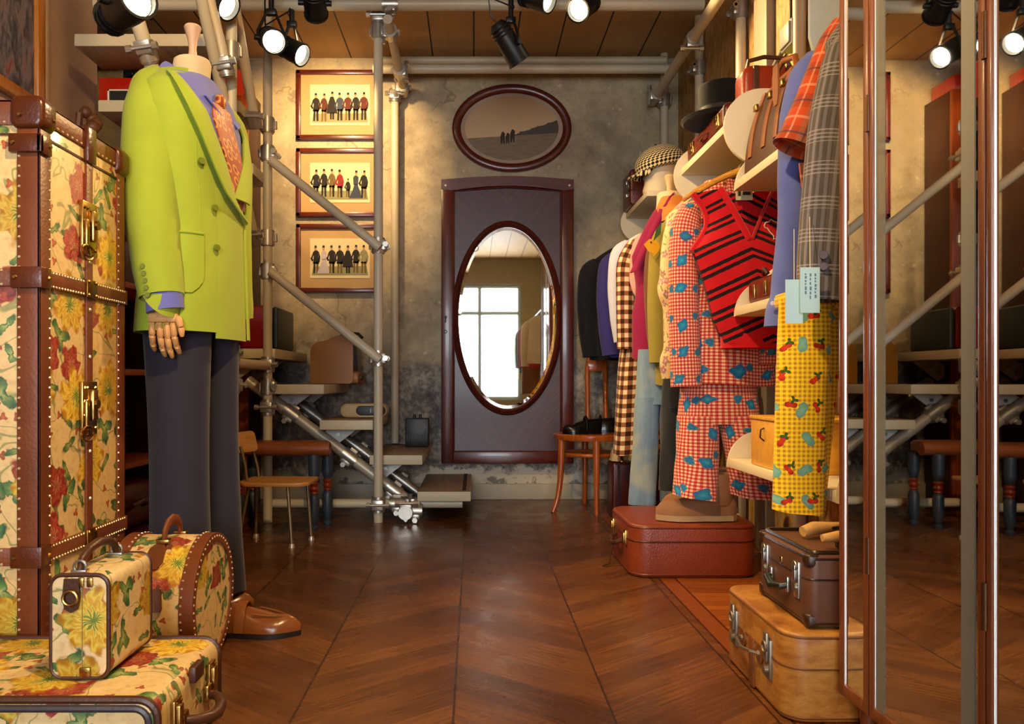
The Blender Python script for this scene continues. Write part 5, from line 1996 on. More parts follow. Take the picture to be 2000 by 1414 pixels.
# wide lapel sweeping from the neck down to the left edge
pts = []
for i in range(15):
    k = i / 14
    a = P(1318 - 66 * k, 376 + 150 * k, d - .085)
    b = P(1300 - 70 * k ** .9, 388 + 145 * k, d - .075)
    pts.append([a.lerp(b, j / 5) + Vector((0, -.012 * math.sin(PI * j / 5), 0)) for j in range(6)])
MB().grid(pts, thick=.006).build('lapel', mag, t)
MB().cyl((.945, 3.79, 0), (.945, 3.79, 1.30), .014, None, 12).lathe([(.14, 0), (.14, .012), (.03, .022), (.016, .05)], (.945, 3.79, 0), 24).build('stand', plain('#3a2c20', .4, .4), t)
bl_ = fabric('bust_linen', '#e6d2a8', .85, 500)
nb = Vector((.925, d - .02, 1.50))
MB().tube([nb, nb + Vector((0, 0, .06)), nb + Vector((.0, 0, .105)), nb + Vector((0, 0, .112))], [.066, .060, .058, .052], 22).build('neck', bl_, t)
MB().lathe([(.026, 0), (.026, .006), (.013, .016), (.012, .034), (.022, .070), (.024, .08), (.018, .088), (0, .09)], nb + Vector((0, 0, .11)), 20).build('finial', plain('#e2c392', .45), t)
jacket_far('scarf', 'orange silk scarf tucked round the neck of the linen bust', 'scarf', '#dd8a3c', d - .045, .86, .075, 1.585, 1.47, None, drop=.05, hang=False, th=.07, neck=.055)

# brown coat, olive jacket with yellow bird patch, jeans under it
jacket_far('coat', 'plain brown coat hanging between the magenta blazer and the olive jacket', 'coat', '#6e4a2c', 3.60, .80, .15, 1.46, zz(722, 3.60), .56, drop=.09, th=.04, slr=.046)
d = 3.44
oliv = fabric('olive_cotton', '#8a7c34', .85)
t, xc, m = jacket_far('jacket', 'olive jacket with a yellow bird patch on the chest hanging above blue jeans', 'jacket', '', d, .785, .165, 1.47, zz(750, d), None, drop=.10, mat=oliv, th=.075)
sleeve(oliv, t, [(.85, d, 1.385), (.815, d - .01, 1.30), (.80, d - .02, 1.08), (.80, d - .03, .80)], [.045, .055, .054, .048])
yb = P(1268, 480, d - .085)
mb = MB().ext([(0, .028), (.02, .03), (.04, .012), (.045, -.01), (.035, -.03), (.02, -.045), (.01, -.03), (-.004, -.022), (-.014, -.006), (-.022, .006)], (yb.x, yb.y, yb.z), Xx, Zz, (0, .004, 0))
pa_ = mb.build('bird_patch', fabric('yellow_patch', '#d49a16', .8), t)
MB().cyl((yb.x + .008, yb.y - .002, yb.z + .014), (yb.x + .008, yb.y, yb.z + .014), .004, None, 8).build('patch_eye', black_paint, pa_)
MB().ext([(0, .0), (.03, .03), (.035, .08), (.012, .05)], (yb.x + .018, yb.y, yb.z + .02), Xx, Zz, (0, .003, 0)).build('green_patch', fabric('green_patch', '#3a5a30', .8), t)


def trousers_hung(name, label, mat, xc, d, zt_, zb, w, gap=.0, th=.05, flare=1.1, group='garments on the long rail', lean=0., legs=(-1, 1), skew=0., fwd=0.):
    t = T(name, label, 'trousers', (xc, d, zt_), group)
    hip = zt_ - .24
    rings = []
    for i in range(7):
        k = i / 6
        z = zt_ + (hip - zt_) * k
        rings.append([Vector((xc + w * (.86 + .14 * k) * math.copysign(abs(math.cos(a)) ** .8, math.cos(a)), d + th * (.8 + .3 * k) * math.sin(a), z)) for a in [2 * PI * j / 36 for j in range(36)]])
    uvs = [[(4 * w * 1.2 * j / 36, r[0].z) for j in range(37)] for r in rings]
    MB().loft(rings, True, True, 0, uvs).build('seat_panel', mat, t, smooth=60)
    for s_ in legs:
        rings, uvs = [], []
        for i in range(17):
            k = i / 16
            z = hip + .03 + (zb - hip - .03) * k
            r = w * .5 * (1 + (flare - 1) * k)
            cx_ = xc + s_ * (w * .49 + gap * k) + lean * k
            ring = []
            for j in range(24):
                a = 2 * PI * j / 24
                ring.append(Vector((cx_ + r * math.copysign(abs(math.cos(a)) ** .8, math.cos(a)) + .006 * math.sin(7 * k + j) * k, d - fwd * k + th * (1.1 - .15 * k) * math.sin(a) + .010 * math.sin(5 * k * s_ + 3 * a) * k, z - skew * math.cos(a) * k)))
            rings.append(ring)
            uvs.append([(2.2 * w * j / 24 * 1.1 + .3 * s_, z) for j in range(25)])
        cen = sum(rings[-1], Vector()) / 24
        rings.append([p + (cen - p) * .1 + Vector((0, 0, .014)) for p in rings[-1]])
        uvs.append(uvs[-1])
        MB().loft(rings, True, True, 0, uvs).build('leg', mat, t, smooth=60)
    return t


def m_denim(g):
    p = g.pos()
    q = g.sep(p)
    n = g.noise(g.vm('MULTIPLY', p, (30., 30., 4.)), 1., 3)
    c = g.mix(n, '#56718e', '#8fa6b4')
    return g.mix(g.maprange(g.noise(p, 5., 2), .5, .62, 0., .55), c, '#a9a98c')


jeans = trousers_hung('jeans', 'light blue jeans hanging below the olive jacket behind the tan boots', fabric('pale_denim', m_denim, .85, 900, .3), .81, 3.48, .86, zz(985, 3.48), .105, .02, .045, 1.12)
trousers_hung('trousers', 'dark grey trousers hanging between the jeans and the red gingham suit', fabric('dark_twill', '#26282c', .85), .90, 3.36, .82, .26, .11, .0, .045)


def m_blouse(g):
    uv = g.uv()
    c = g.mix(g.noise(uv, 30., 3), '#e6cf9e', '#c79a6a')
    c = layer(g, uv, c, 26., .44, 5, .2, .6, [(0, '#e8dcc8'), (.4, '#c98a9a'), (1, '#9a6a5a')], seed=3.)
    c = layer(g, uv, c, 34., .40, 2, .3, .5, [(0, '#b0b070'), (1, '#7a7a3a')], seed=7., stretch=1.8)
    return c


blou = fabric('sheer_floral', m_blouse, .8)
d = 3.17
t, xc, m = jacket_far('blouse', 'sheer cream floral blouse with ruffled sleeve hanging before the red gingham suit', 'blouse', '', d, .765, .16, 1.465, zz(735, d), None, drop=.09, mat=blou, amp=.014, folds=8)
sleeve(blou, t, [(.83, d - .01, 1.38), (.80, d - .02, 1.30), (.785, d - .03, 1.14), (.778, d - .035, 1.08), (.79, d - .035, 1.0), (.795, d - .035, .86), (.782, d - .04, .79), (.785, d - .04, zz(738, d - .05))], [.04, .052, .048, .055, .046, .044, .052, .048], wob=.07)


# ------------------------------------------------------------------ red gingham suit with blue motifs
def m_redging(g):
    uv = g.uv()
    c = gingham(g, '#ecc9a0', '#cf6a5a', '#b02830', 78.)
    c = layer(g, uv, c, 9.2, .26, 4, .13, .95, [(0, '#38b0c8'), (.5, '#1f86b4'), (1, '#2a6fa4')], rnd=.35, seed=1.1, stretch=1.45)
    c = layer(g, uv, c, 9.2, .17, 3, .12, .9, [(0, '#2f7fb8'), (.6, '#2a6aa0'), (1, '#3a9a9a')], rnd=.3, seed=1.158, stretch=1.2)
    return c


rg_m = fabric('red_gingham_blue_motif', m_redging, .85)
d = 3.0
SUIT = 'red gingham suit'
t = T('gingham_shirt_jacket', 'red gingham jacket with blue motifs hanging behind the red striped vest', 'jacket', (.92, d, 1.44), 'garments on the long rail')
hung_body(rg_m, 'body', t, xc=.94, d=d, zn=1.455, zh=zz(752, d), hw=.160, th=.06, drop=.08, flare=1.2, folds=5, amp=.014, neck=.06, rz=0., ph=1.)
sl1 = sleeve(rg_m, t, [(.82, d - .02, 1.372), (.788, d - .035, 1.28), (.778, d - .05, 1.08), (.780, d - .055, .90), (.786, d - .06, zz(755, d - .06))], [.040, .056, .056, .056, .058])
sleeve(rg_m, t, [(1.06, d - .02, 1.372), (1.10, d - .03, 1.28), (1.12, d - .04, 1.05), (1.11, d - .05, .78)], [.040, .056, .055, .052])
col = MB()
rgc = []
for i in range(6):
    k = i / 5
    rgc.append([Vector((.93 + (.055 + .030 * k) * math.cos(a), d + (.045 + .03 * k) * math.sin(a), 1.475 - .055 * k - .03 * k * max(0, -math.sin(a)))) for a in [2 * PI * j / 28 + PI * 1.5 + .15 for j in range(28)]])
col.grid(rgc, thick=.003).build('collar', rg_m, t)
hanger(.93, d, 1.445, 'honey wooden hanger inside the red gingham jacket', .14)
tg_ = trousers_hung('gingham_trousers', 'red gingham trousers with blue motifs hanging over the tan boots', rg_m,   .93, d + .02, .80, zz(968, d), .158, .030, .062, 1.02, skew=.012, fwd=.07)
MB().tube([P(1450, 672, d - .06), P(1452, 700, d - .065), P(1458, 716, d - .065)], .0018, 5).build('drawstring', plain('#e8d8c8', .7), tg_)

# tan boots standing on the red suitcase
bsu = leather('tan_suede', '#a5744c', '#8a5c38', .8, .15)
bsole = plain('#a88a62', .6)
SZ = .198
for hx, hy, dr, lab in ((.985, 3.0, (-1, -.02, 0), 'tan ankle boot on the red suitcase, the one nearer the camera'), (1.05, 3.17, (-1, .02, 0), 'tan ankle boot on the red suitcase, the one nearer the wall')):
    t = T('ankle_boot', lab, 'boot', (hx, hy, SZ), 'pair of tan boots')
    M = Matrix.Translation((0, 0, SZ + .001))
    shoe_mesh(MB(M), (hx, hy, 0), dr, .30, .050, .082, .056, sole=.020).build('foot', [bsu, bsole], t)
    d3 = Vector(dr).normalized()
    c = Vector((hx, hy, SZ)) + d3 * .078
    rings = []
    for k in range(9):
        u = k / 8
        cc = c + d3 * (-.01 * u) + Vector((0, 0, .06 + .115 * u))
        sd_ = Vector((-d3.y, d3.x, 0))
        rings.append([cc + d3 * ((.072 - .010 * u) * math.cos(a)) + sd_ * ((.046 + .004 * u) * math.sin(a)) for a in [2 * PI * j / 24 for j in range(24)]])
    rings.append([q + (cc - q) * .15 - Vector((0, 0, .02)) for q in rings[-1]])
    MB().loft(rings, True).build('shaft', bsu, t)
    MB().tube([c + d3 * .062 + Vector((0, q * .03, .085)) for q in (-1, 0, 1)] + [c + d3 * .07 + Vector((0, q * .03, .10)) for q in (1, 0, -1)], .003, 6).build('laces', plain('#8a6a48', .8), t)

# ------------------------------------------------------------------ red striped knitted vest
d = 2.82
vx = .962


def m_vest(g):
    q = g.sep(g.uv())
    v = g.mt('ADD', q[1], g.mt('MULTIPLY', g.mt('ABSOLUTE', q[0]), .42))
    v = g.mt('ADD', v, g.mt('MULTIPLY', g.noise(g.uv(), 60., 2), .004))
    fr = g.mt('FRACT', g.mt('MULTIPLY', v, 13.2))
    s1 = g.mt('LESS_THAN', g.mt('ABSOLUTE', g.mt('SUBTRACT', fr, .30)), .085)
    s2 = g.mt('LESS_THAN', g.mt('ABSOLUTE', g.mt('SUBTRACT', fr, .62)), .085)
    c = g.mix(g.noise(g.uv(), 40., 2), '#b80816', '#d2101c')
    return g.mix(g.mt('MAXIMUM', s1, s2), c, '#1c0608')


vm_ = fabric('striped_red_knit', m_vest, .9, 420, .6, .3)
rib = fabric('red_rib_knit', '#c40c18', .9, 420, .6, .3)
t = T('knitted_vest', 'red knitted vest with black stripes and a white outlined animal badge', 'vest', (vx, d, 1.43))
ZT, ZB, ZV = zz(362, d), zz(672, d), zz(472, d)


def v_out(z):
    k = (ZT - z) / (ZT - ZB)
    if k < .42:
        return .185 - .052 * math.sin(PI * min(1, k / .42)) ** 1.0 * (1 if k < .42 else 0) + .008 * k
    return .188 - .010 * math.sin((k - .42) / .58 * PI) - (.025 * max(0, (k - .85) / .15))


def lean_(z):
    return .085 * max(0., (ZT - z) / (ZT - ZB) - .40) / .60


def v_in(z):
    return max(0., .088 * (z - ZV) / (ZT - ZV)) if z > ZV else 0.


def v_y(x, z, front):
    k = (ZT - z) / (ZT - ZB)
    th = (.020 + .045 * min(1, k * 2.5))
    e_ = max(0., 1 - (abs(x) / (v_out(z) + .003)) ** 2)
    return (-1 if front else 1) * th * e_ ** .5 + .006 * math.sin(x * 40 + k * 5) * k


zl = [ZT - (ZT - ZB) * i / 34 for i in range(35)]
for s_ in (-1, 1):
    for front in (True, False):
        pts, uv = [], []
        for z in zl:
            xi = v_in(z) if front else max(0., .075 * (1 - (ZT - z) / .03)) if z > ZT - .03 else 0.
            xo = v_out(z)
            r, u = [], []
            for j in range(11):
                x = xi + (xo - xi) * j / 10
                slope = .030 * (abs(x) / .18)
                r.append(Vector((vx + lean_(z) + s_ * x, d + v_y(x, z, front), z - slope * max(0, 1 - (ZT - z) / .2))))
                u.append((s_ * x, z))
            pts.append(r)
            uv.append(u)
        MB().grid(pts, uv).build('front_panel' if front else 'back_panel', vm_, t, smooth=60)
vpt = lambda s_, z, off=0.: Vector((vx + s_ * (v_in(z) + off), d + v_y(v_in(z) + off, z, True) - .003, z - .030 * (v_in(z) / .18) * max(0, 1 - (ZT - z) / .2)))
zz_ = [ZT - (ZT - ZV) * i / 10 for i in range(11)]
MB().tube([vpt(-1, z, .006) for z in zz_] + [vpt(1, z, .006) for z in reversed(zz_)], .012, 8, flat=.5, up=Vector((0, 1, 0))).build('neck_rib', rib, t)
for s_ in (-1, 1):
    MB().tube([Vector((vx + s_ * v_out(z), d, z - .030 * max(0, 1 - (ZT - z) / .2))) for z in [ZT - (ZT - ZB) * .42 * i / 12 for i in range(13)]], .012, 8).build('armhole_rib', rib, t)
hem = []
for i in range(5):
    z = ZB + .035 - .05 * i / 4
    w = v_out(ZB + .03) + .002
    hem.append([Vector((vx + lean_(ZB) + w * math.cos(a), d + .064 * math.sin(a), z)) for a in [2 * PI * j / 32 for j in range(32)]])
MB().loft(hem, False).build('hem_rib', rib, t)
lb = MB().bx(vx - .018, vx + .035, d - .002, d + .001, zz(385, d), zz(366, d), .0)
lb.M = None
lo = MB().bx(vx - .030, vx + .030, d + .006, d + .009, zz(390, d), zz(368, d)).build('woven_label', plain('#c4c2a4', .8), t)
MB().bx(vx - .004, vx + .022, d + .0045, d + .006, zz(380, d), zz(374, d)).bx(vx - .022, vx - .012, d + .0045, d + .006, zz(382, d), zz(373, d)).build('label_lettering', plain('#2a2a26', .8), lo)
dog = [(-.030, .012), (-.024, .022), (-.012, .024), (-.004, .034), (.006, .028), (.02, .024), (.03, .010), (.028, -.012), (.022, -.026), (.012, -.034), (.0, -.038), (.002, -.028), (-.004, -.020), (-.012, -.012), (-.020, .002), (-.028, .002)]
ex = .080
ez = zz(452, d)
MB().tube([Vector((vx + ex + a, d + v_y(ex + a, ez + b, True) - .004, ez + b)) for a, b in dog], .0022, 6, True).build('animal_badge', plain('#e6cfc4', .8), t)
hanger(vx, d, zz(352, d), 'honey wooden hanger showing above the shoulder of the red vest', .165, '#e0a03c')

# ------------------------------------------------------------------ nearest hanging garments
def m_bluecot(g):
    return g.mix(g.noise(g.uv(), 12., 3), '#4c5aa6', '#6674bc')


d = 2.21
bm_ = fabric('violet_blue_cotton', m_bluecot, .8)
t = T('blue_shirt', 'violet-blue shirt whose long sleeve hangs in front of the shelves', 'shirt', (1.0, d, 1.62))
hung_body(bm_, 'body', t, xc=1.05, d=d, zn=zz(95, d), zh=.92, hw=.16, th=.05, drop=.10, flare=1.0, folds=4, amp=.008, neck=.06, rz=0.)
sleeve(bm_, t, [P(1598, 118, d), P(1583, 160, d - .03), P(1567, 230, d - .04), P(1560, 330, d - .045), P(1555, 440, d - .045), P(1542, 530, d - .045), P(1536, 580, d - .045), P(1530, 612, d - .045), P(1529, 638, d - .045)], [.040, .060, .060, .056, .050, .045, .043, .048, .050], 24, .8)
MB().cyl(P(1509, 592, d - .09), P(1509, 592, d - .095), .006, None, 12).build('button', plain('#c8c4d8', .3), t)


def m_plaid(g):
    q = g.sep(g.uv())
    c = g.mix(g.noise(g.uv(), 20., 2), '#c0481a', '#b23e14')
    fx, fz = g.mt('FRACT', g.mt('MULTIPLY', q[0], 11.)), g.mt('FRACT', g.mt('MULTIPLY', q[1], 11.))
    c = g.mix(g.mt('MULTIPLY', g.mt('LESS_THAN', fz, .42), .5), c, '#7a3018')
    c = g.mix(g.mt('MULTIPLY', g.mt('LESS_THAN', fx, .42), .45), c, '#8a6a50')
    for f_ in (fx, fz):
        c = g.mix(g.mt('MULTIPLY', g.mt('LESS_THAN', g.mt('ABSOLUTE', g.mt('SUBTRACT', f_, .7)), .04), .5), c, '#d89a78')
        c = g.mix(g.mt('MULTIPLY', g.mt('LESS_THAN', g.mt('ABSOLUTE', g.mt('SUBTRACT', f_, .22)), .03), .7), c, '#3a3040')
    return c


pl_m = fabric('orange_plaid', m_plaid, .8)
d = 2.08
t = T('plaid_shirt', 'orange plaid shirt with a wide short sleeve beside the grey checked blazer', 'shirt', (1.0, d, 1.7))
hung_body(pl_m, 'body', t, xc=1.03, d=d + .03, zn=zz(20, d), zh=.95, hw=.13, th=.035, drop=.12, flare=1.0, folds=4, amp=.006, neck=.05, rz=0.)
sleeve(pl_m, t, [P(1650, 52, d), P(1628, 100, d - .02), P(1600, 180, d - .03), P(1572, 255, d - .035), P(1556, 292, d - .035)], [.036, .046, .052, .058, .064], 24, .85)
MB().ext([(-.02, 0), (.02, 0), (.02, -.03), (.008, -.07), (-.012, -.065)], P(1577, 318, d - .05), Xx, Zz, (0, .008, 0)).build('cuff_tab', pl_m, t)


def m_check(g):
    q = g.sep(g.uv())
    c = g.mix(g.noise(g.uv(), 30., 2), '#4c4844', '#5e5852')
    ln = g.mt('LESS_THAN', g.mt('FRACT', g.mt('MULTIPLY', q[0], 52.)), .42)
    c = g.mix(g.mt('MULTIPLY', ln, .40), c, '#9a94a0')
    gx = g.mt('LESS_THAN', g.mt('FRACT', g.mt('MULTIPLY', q[0], 9.)), .35)
    c = g.mix(g.mt('MULTIPLY', gx, .35), c, '#2a2628')
    gz = g.mt('LESS_THAN', g.mt('FRACT', g.mt('MULTIPLY', q[1], 13.)), .42)
    lz = g.mt('LESS_THAN', g.mt('FRACT', g.mt('MULTIPLY', q[1], 110.)), .38)
    c = g.mix(g.mt('MULTIPLY', g.mt('MULTIPLY', gz, lz), .45), c, '#a8a2a2')
    return c


ck_m = fabric('grey_glen_check', m_check, .85, 700, .3)
d = 1.90
t = T('checked_blazer', 'grey glen check blazer hanging next to the mirror screen', 'blazer', (.95, d, 1.7))
hung_body(ck_m, 'body', t, xc=1.00, d=d + .02, zn=1.66, zh=.95, hw=.15, th=.045, drop=.12, flare=1.02, folds=3, amp=.006, neck=.05, rz=0.)
sleeve(ck_m, t, [P(1672, 60, d), P(1652, 130, d - .03), P(1630, 250, d - .035), P(1616, 380, d - .04), P(1606, 490, d - .04), P(1601, 588, d - .04)], [.030, .056, .060, .058, .056, .053], 24, .8)
mb = MB()
for y_ in (498, 520):
    mb.cyl(P(1609, y_, d - .085), P(1609, y_, d - .092), .010, .009, 14)
mb.build('button', plain('#4a2a2a', .25), t)


def m_yellow(g):
    uv = g.uv()
    c = gingham(g, '#f0c828', '#e0ae14', '#a87c08', 88.)
    c = layer(g, uv, c, 13., .26, 2, .25, .7, [(0, '#8ac0a8'), (1, '#6aa894')], rnd=.3, seed=2.2)
    c = layer(g, uv, c, 13., .19, 2, .35, .85, [(0, '#e03a18'), (.6, '#d02810'), (1, '#a81808')], rnd=.3, seed=2.245)
    c = layer(g, uv, c, 13., .14, 3, .35, .85, [(0, '#3a6a20'), (1, '#2a4a14')], rnd=.3, seed=2.238)
    return c


yl_m = fabric('yellow_gingham_cherries', m_yellow, .8)
d = 1.97
t = T('yellow_trousers', 'yellow gingham trousers with printed cherries hanging beside the brown suitcase', 'trousers', (.80, d, .95))
lx0, lx1 = P(1512, 700, d).x, P(1622, 700, d).x


def flat_leg(x0a, x1a, x0b, x1b, zt2, zb2, y, th, name):
    rings, uvs = [], []
    for i in range(13):
        k = i / 12
        a0, a1 = x0a + (x0b - x0a) * k, x1a + (x1b - x1a) * k
        cx_, r = (a0 + a1) / 2, (a1 - a0) / 2
        z = zt2 + (zb2 - zt2) * k
        rings.append([Vector((cx_ + r * math.copysign(abs(math.cos(a)) ** .6, math.cos(a)), y + (th + .006 * math.sin(6 * k)) * math.copysign(abs(math.sin(a)) ** .8, math.sin(a)) - .006 * math.sin(2 * k + 2 * math.cos(a)), z - .010 * math.cos(a) * k)) for a in [2 * PI * j / 28 for j in range(28)]])
        uvs.append([(p.x, p.z) for p in rings[-1]] + [(rings[-1][0].x, z)])
    cen = sum(rings[-1], Vector()) / 28
    rings.append([p + (cen - p) * .08 + Vector((0, 0, .012)) for p in rings[-1]])
    uvs.append(uvs[-1])
    return MB().loft(rings, True, True, 0, uvs).build(name, yl_m, t, smooth=60)


flat_leg(P(1524, 0, d).x, P(1622, 0, d).x, P(1508, 0, d).x, P(1610, 0, d).x, zz(585, d), zz(1002, d), d, .020, 'leg')
flat_leg(P(1560, 0, d + .05).x, P(1648, 0, d + .05).x, P(1540, 0, d + .05).x, P(1612, 0, d + .05).x, zz(585, d), zz(1000, d + .05), d + .05, .018, 'leg')
MB().bx(P(1528, 0, d).x, P(1650, 0, d).x, d - .018, d + .065, zz(600, d), zz(570, d), .012).build('waistband', yl_m, t)

tagm = plain('#b4d6dc', .7, 0., .05, 8)
tag_ink = plain('#5a7a88', .8)
for x0_, x1_, y0_, y1_, dd, lab, rz_ in ((1534, 1568, 546, 632, 1.80, 'blank pale blue price tag hanging lower, beside the blue cuff', .0), (1563, 1601, 522, 611, 1.785, 'pale blue price tag with scribbled lines over the grey blazer sleeve', .05)):
    a, b = P(x0_, y1_, dd), P(x1_, y0_, dd)
    t = T('price_tag', lab, 'tag', ((a.x + b.x) / 2, dd, b.z), 'pale blue price tags')
    cx_ = (a.x + b.x) / 2
    M = Matrix.Translation((cx_, dd, 0)) @ Matrix.Rotation(rz_ * .0, 4, 'Y')
    MB().bx(a.x, b.x, dd - .0006, dd + .0006, a.z, b.z).build('card', tagm, t)
    if 'scribbled' in lab:
        rng = random.Random(4)
        mb = MB()
        for cI in range(3):
            xx = a.x + .010 + cI * .011
            z_ = b.z - .014
            while z_ > a.z + .03 + rng.uniform(0, .02):
                l_ = rng.uniform(.003, .009)
                mb.bx(xx, xx + .0022 + rng.uniform(0, .002), dd - .0012, dd - .0006, z_ - l_, z_)
                z_ -= l_ + rng.uniform(.002, .004)
        mb.build('handwriting', tag_ink, t)
    MB().tube([Vector((cx_, dd, b.z - .004)), Vector((cx_ + .004, dd + .01, b.z + .05)), Vector((cx_ + .012, dd + .03, b.z + .12))], .0009, 5).build('string', plain('#d8c8a0', .8), t)

# ------------------------------------------------------------------ things on the shelves
# black hat on a brown case (upper shelf)
t = T('leather_case', 'small reddish brown leather case under the black hat on the upper shelf', 'case', (1.0, 3.15, 1.646))
rb = leather('red_brown_leather', '#7a2c16', '#561a0c', .32)
MB().case((1.02, 3.14, 1.646 + .045), .22, .088, .50, .02, .012, 'y').build('body', rb, t)
for yy in (2.96, 3.30):
    mb = MB().bx(.902, .914, yy - .022, yy + .022, 1.665, 1.715, .004).bx(.899, .906, yy - .010, yy + .010, 1.672, 1.70, .003)
    mb.tube([(.898, yy + .012 * math.cos(k * PI / 6), 1.695 + .012 * math.sin(k * PI / 6)) for k in range(12)], .0026, 6, True)
    mb.build('latch', brass, t)
MB().tube([(.912, 3.08, 1.69), (.892, 3.09, 1.682), (.886, 3.13, 1.672), (.892, 3.17, 1.682), (.912, 3.18, 1.69)], .007, 8).build('handle', rb, t)
trim_loop(MB(), 1.02, 2.895, 1.691, .218, .086, .02, .005).build('edge_trim', dark_strap, t)
felt = fabric('black_felt', '#0e0f0d', .95, 600, .2)
hc = Vector((.975, 3.12, 1.738))
t = T('black_hat', 'black felt hat with a wide brim on the upper shelf', 'hat', hc)
mb = MB().lathe([(.070, .0), (.148, -.014), (.158, -.006), (.158, -.001), (.148, -.006), (.096, .008), (.090, .02), (.088, .06), (.093, .118), (.090, .128), (.074, .132), (0, .130)], hc + Vector((0, 0, .014)), 36, M=None)
mb.build('hat_body', felt, t)
MB().lathe([(.0945, .012), (.0915, .036), (.093, .036), (.097, .012)], hc + Vector((0, 0, .014)), 36).build('hat_band', plain('#141510', .4), t)
t = T('red_handbag', 'orange-red leather handbag with a dark strap behind the rounded shelf end', 'handbag', (1.02, 2.92, 1.646))
rh = leather('orange_red_leather', '#b03a1c', '#8a2410', .35)
MB().case((1.06, 2.855, 1.646 + .10), .22, .195, .10, .04, .02, 'y').build('body', rh, t)
MB().tube([(.98, 2.85, 1.84), (.985, 2.85, 1.87), (1.04, 2.85, 1.885), (1.12, 2.85, 1.88), (1.14, 2.85, 1.84)], .008, 8).build('handle', dark_strap, t)
MB().bx(.985, 1.005, 2.796, 2.806, 1.66, 1.835, .002).bx(1.10, 1.12, 2.796, 2.806, 1.66, 1.835, .002).build('strap', dark_strap, t)
# doctor bag on the shelf above the vest
t = T('doctor_bag', 'brown leather doctor bag with tan straps on the shelf above the red vest', 'bag', (.99, 2.5, 1.411))
bb = leather('doctor_brown', '#5c2f16', '#40200e', .42)
tn = leather('saddle_tan', '#a8622a', '#84461a', .38)
mb = MB()
rings = []
for i in range(9):
    k = i / 8
    z = 1.412 + .25 * k
    hx, hy = .075 - .050 * k ** 2.2, .19 - .02 * k ** 2
    rings.append([Vector((.985 + a, 2.51 + b, z)) for a, b in rrect(2 * hx, 2 * hy, min(hx * .8, .035), 5)])
mb.loft(rings, True).build('body', bb, t)
mb = MB().tube([(.985, 2.34, 1.655), (.985, 2.36, 1.672), (.985, 2.51, 1.680), (.985, 2.66, 1.672), (.985, 2.68, 1.655)], .014, 10)
mb.build('frame_top', tn, t)
for yy in (2.40, 2.50, 2.62):
    mb = MB()
    pts = []
    for i in range(12):
        k = i / 11
        z = 1.668 - .21 * k
        hx = .075 - .050 * max(0, min(1, (z - 1.412) / .25)) ** 2.2
        pts.append([Vector((.985 - hx - .004, yy - .016, z)), Vector((.985 - hx - .006, yy, z)), Vector((.985 - hx - .004, yy + .016, z))])
    mb.grid(pts, thick=.004)
    s_ = mb.build('strap', tn, t)
    MB().bx(.925, .935, yy - .014, yy + .014, 1.612, 1.632, .002).build('buckle', brass, s_)
MB().tube([(.985, 2.42, 1.68), (.983, 2.43, 1.715), (.98, 2.51, 1.735), (.983, 2.59, 1.715), (.985, 2.60, 1.68)], .010, 10).build('handle', tn, t)
MB().ext([(-.018, 0), (.018, 0), (.022, -.09), (.010, -.12), (-.010, -.12), (-.022, -.09)], (.900, 2.36, 1.66), Yy, Zz, (-.005, 0, 0)).build('hanging_tag', tn, t)
MB().ext([(-.066, 0), (.066, 0), (.070, .12), (.03, .235), (-.03, .235), (-.070, .12)], (.985, 2.315, 1.414), Xx, Zz, (0, .01, 0)).build('end_gusset', tn, t)
# far shelf: case and cap on a head block
t = T('leather_case', 'reddish brown leather case standing on the far shelf', 'case', (.98, 4.55, 1.716))
MB().case((.968, 4.60, 1.716 + .105), .17, .205, .22, .02, .012, 'y').build('body', rb, t)
mb = MB()
for z_ in (1.79, 1.86):
    mb.bx(.873, .886, 4.56, 4.60, z_ - .012, z_ + .012, .004)
mb.tube([(.878, 4.53 + .02 * math.cos(k), 1.83 + .03 * math.sin(k)) for k in [q * PI / 6 for q in range(12)]], .003, 6, True)
mb.build('latch', steel, t)
MB().bx(.886, 1.05, 4.487, 4.492, 1.80, 1.806).build('lid_seam', dark_strap, t)


def m_hounds(g):
    uv = g.uv()
    q = g.sep(uv)
    k = 26.
    a = g.mt('LESS_THAN', g.mt('FRACT', g.mt('MULTIPLY', g.mt('ADD', q[0], q[1]), k)), .5)
    b = g.mt('LESS_THAN', g.mt('FRACT', g.mt('MULTIPLY', g.mt('SUBTRACT', q[0], q[1]), k)), .5)
    x = g.mt('ABSOLUTE', g.mt('SUBTRACT', a, b))
    return g.mix(x, '#e8d8a8', '#1a1610')


hd_m = fabric('houndstooth', m_hounds, .85)
t = T('hat_stand', 'cream hat block standing on the near end of the far shelf', 'hat stand', (.98, 4.18, 1.716))
MB().lathe([(.085, 0), (.088, .02), (.080, .05), (.078, .12), (.086, .17), (.080, .20), (0, .215)], (.985, 4.22, 1.716), 24).build('block', shelf_cream, t)
t = T('houndstooth_cap', 'black and cream houndstooth cap on the cream hat block', 'cap', (.97, 4.18, 1.9))
cc = Vector((.985, 4.21, 1.872))
rings, uvs = [], []
for i in range(9):
    a = PI / 2 * i / 8
    r = .128 * math.cos(a) + .001
    rings.append([cc + Vector((r * math.cos(b) - .02 * math.sin(a), r * math.sin(b), .098 * math.sin(a) + .03 * math.cos(b) * math.cos(a))) for b in [2 * PI * j / 32 for j in range(32)]])
    uvs.append([(2 * PI * .11 * j / 32 * (.35 + .65 * math.cos(a)), .16 * a) for j in range(33)])
rings.insert(0, [cc + (p - cc) * .92 + Vector((0, 0, -.028)) for p in rings[0]])
uvs.insert(0, [(a, b - .028) for a, b in uvs[0]])
MB().loft(rings, True, True, 0, uvs).build('crown', hd_m, t)
pts = []
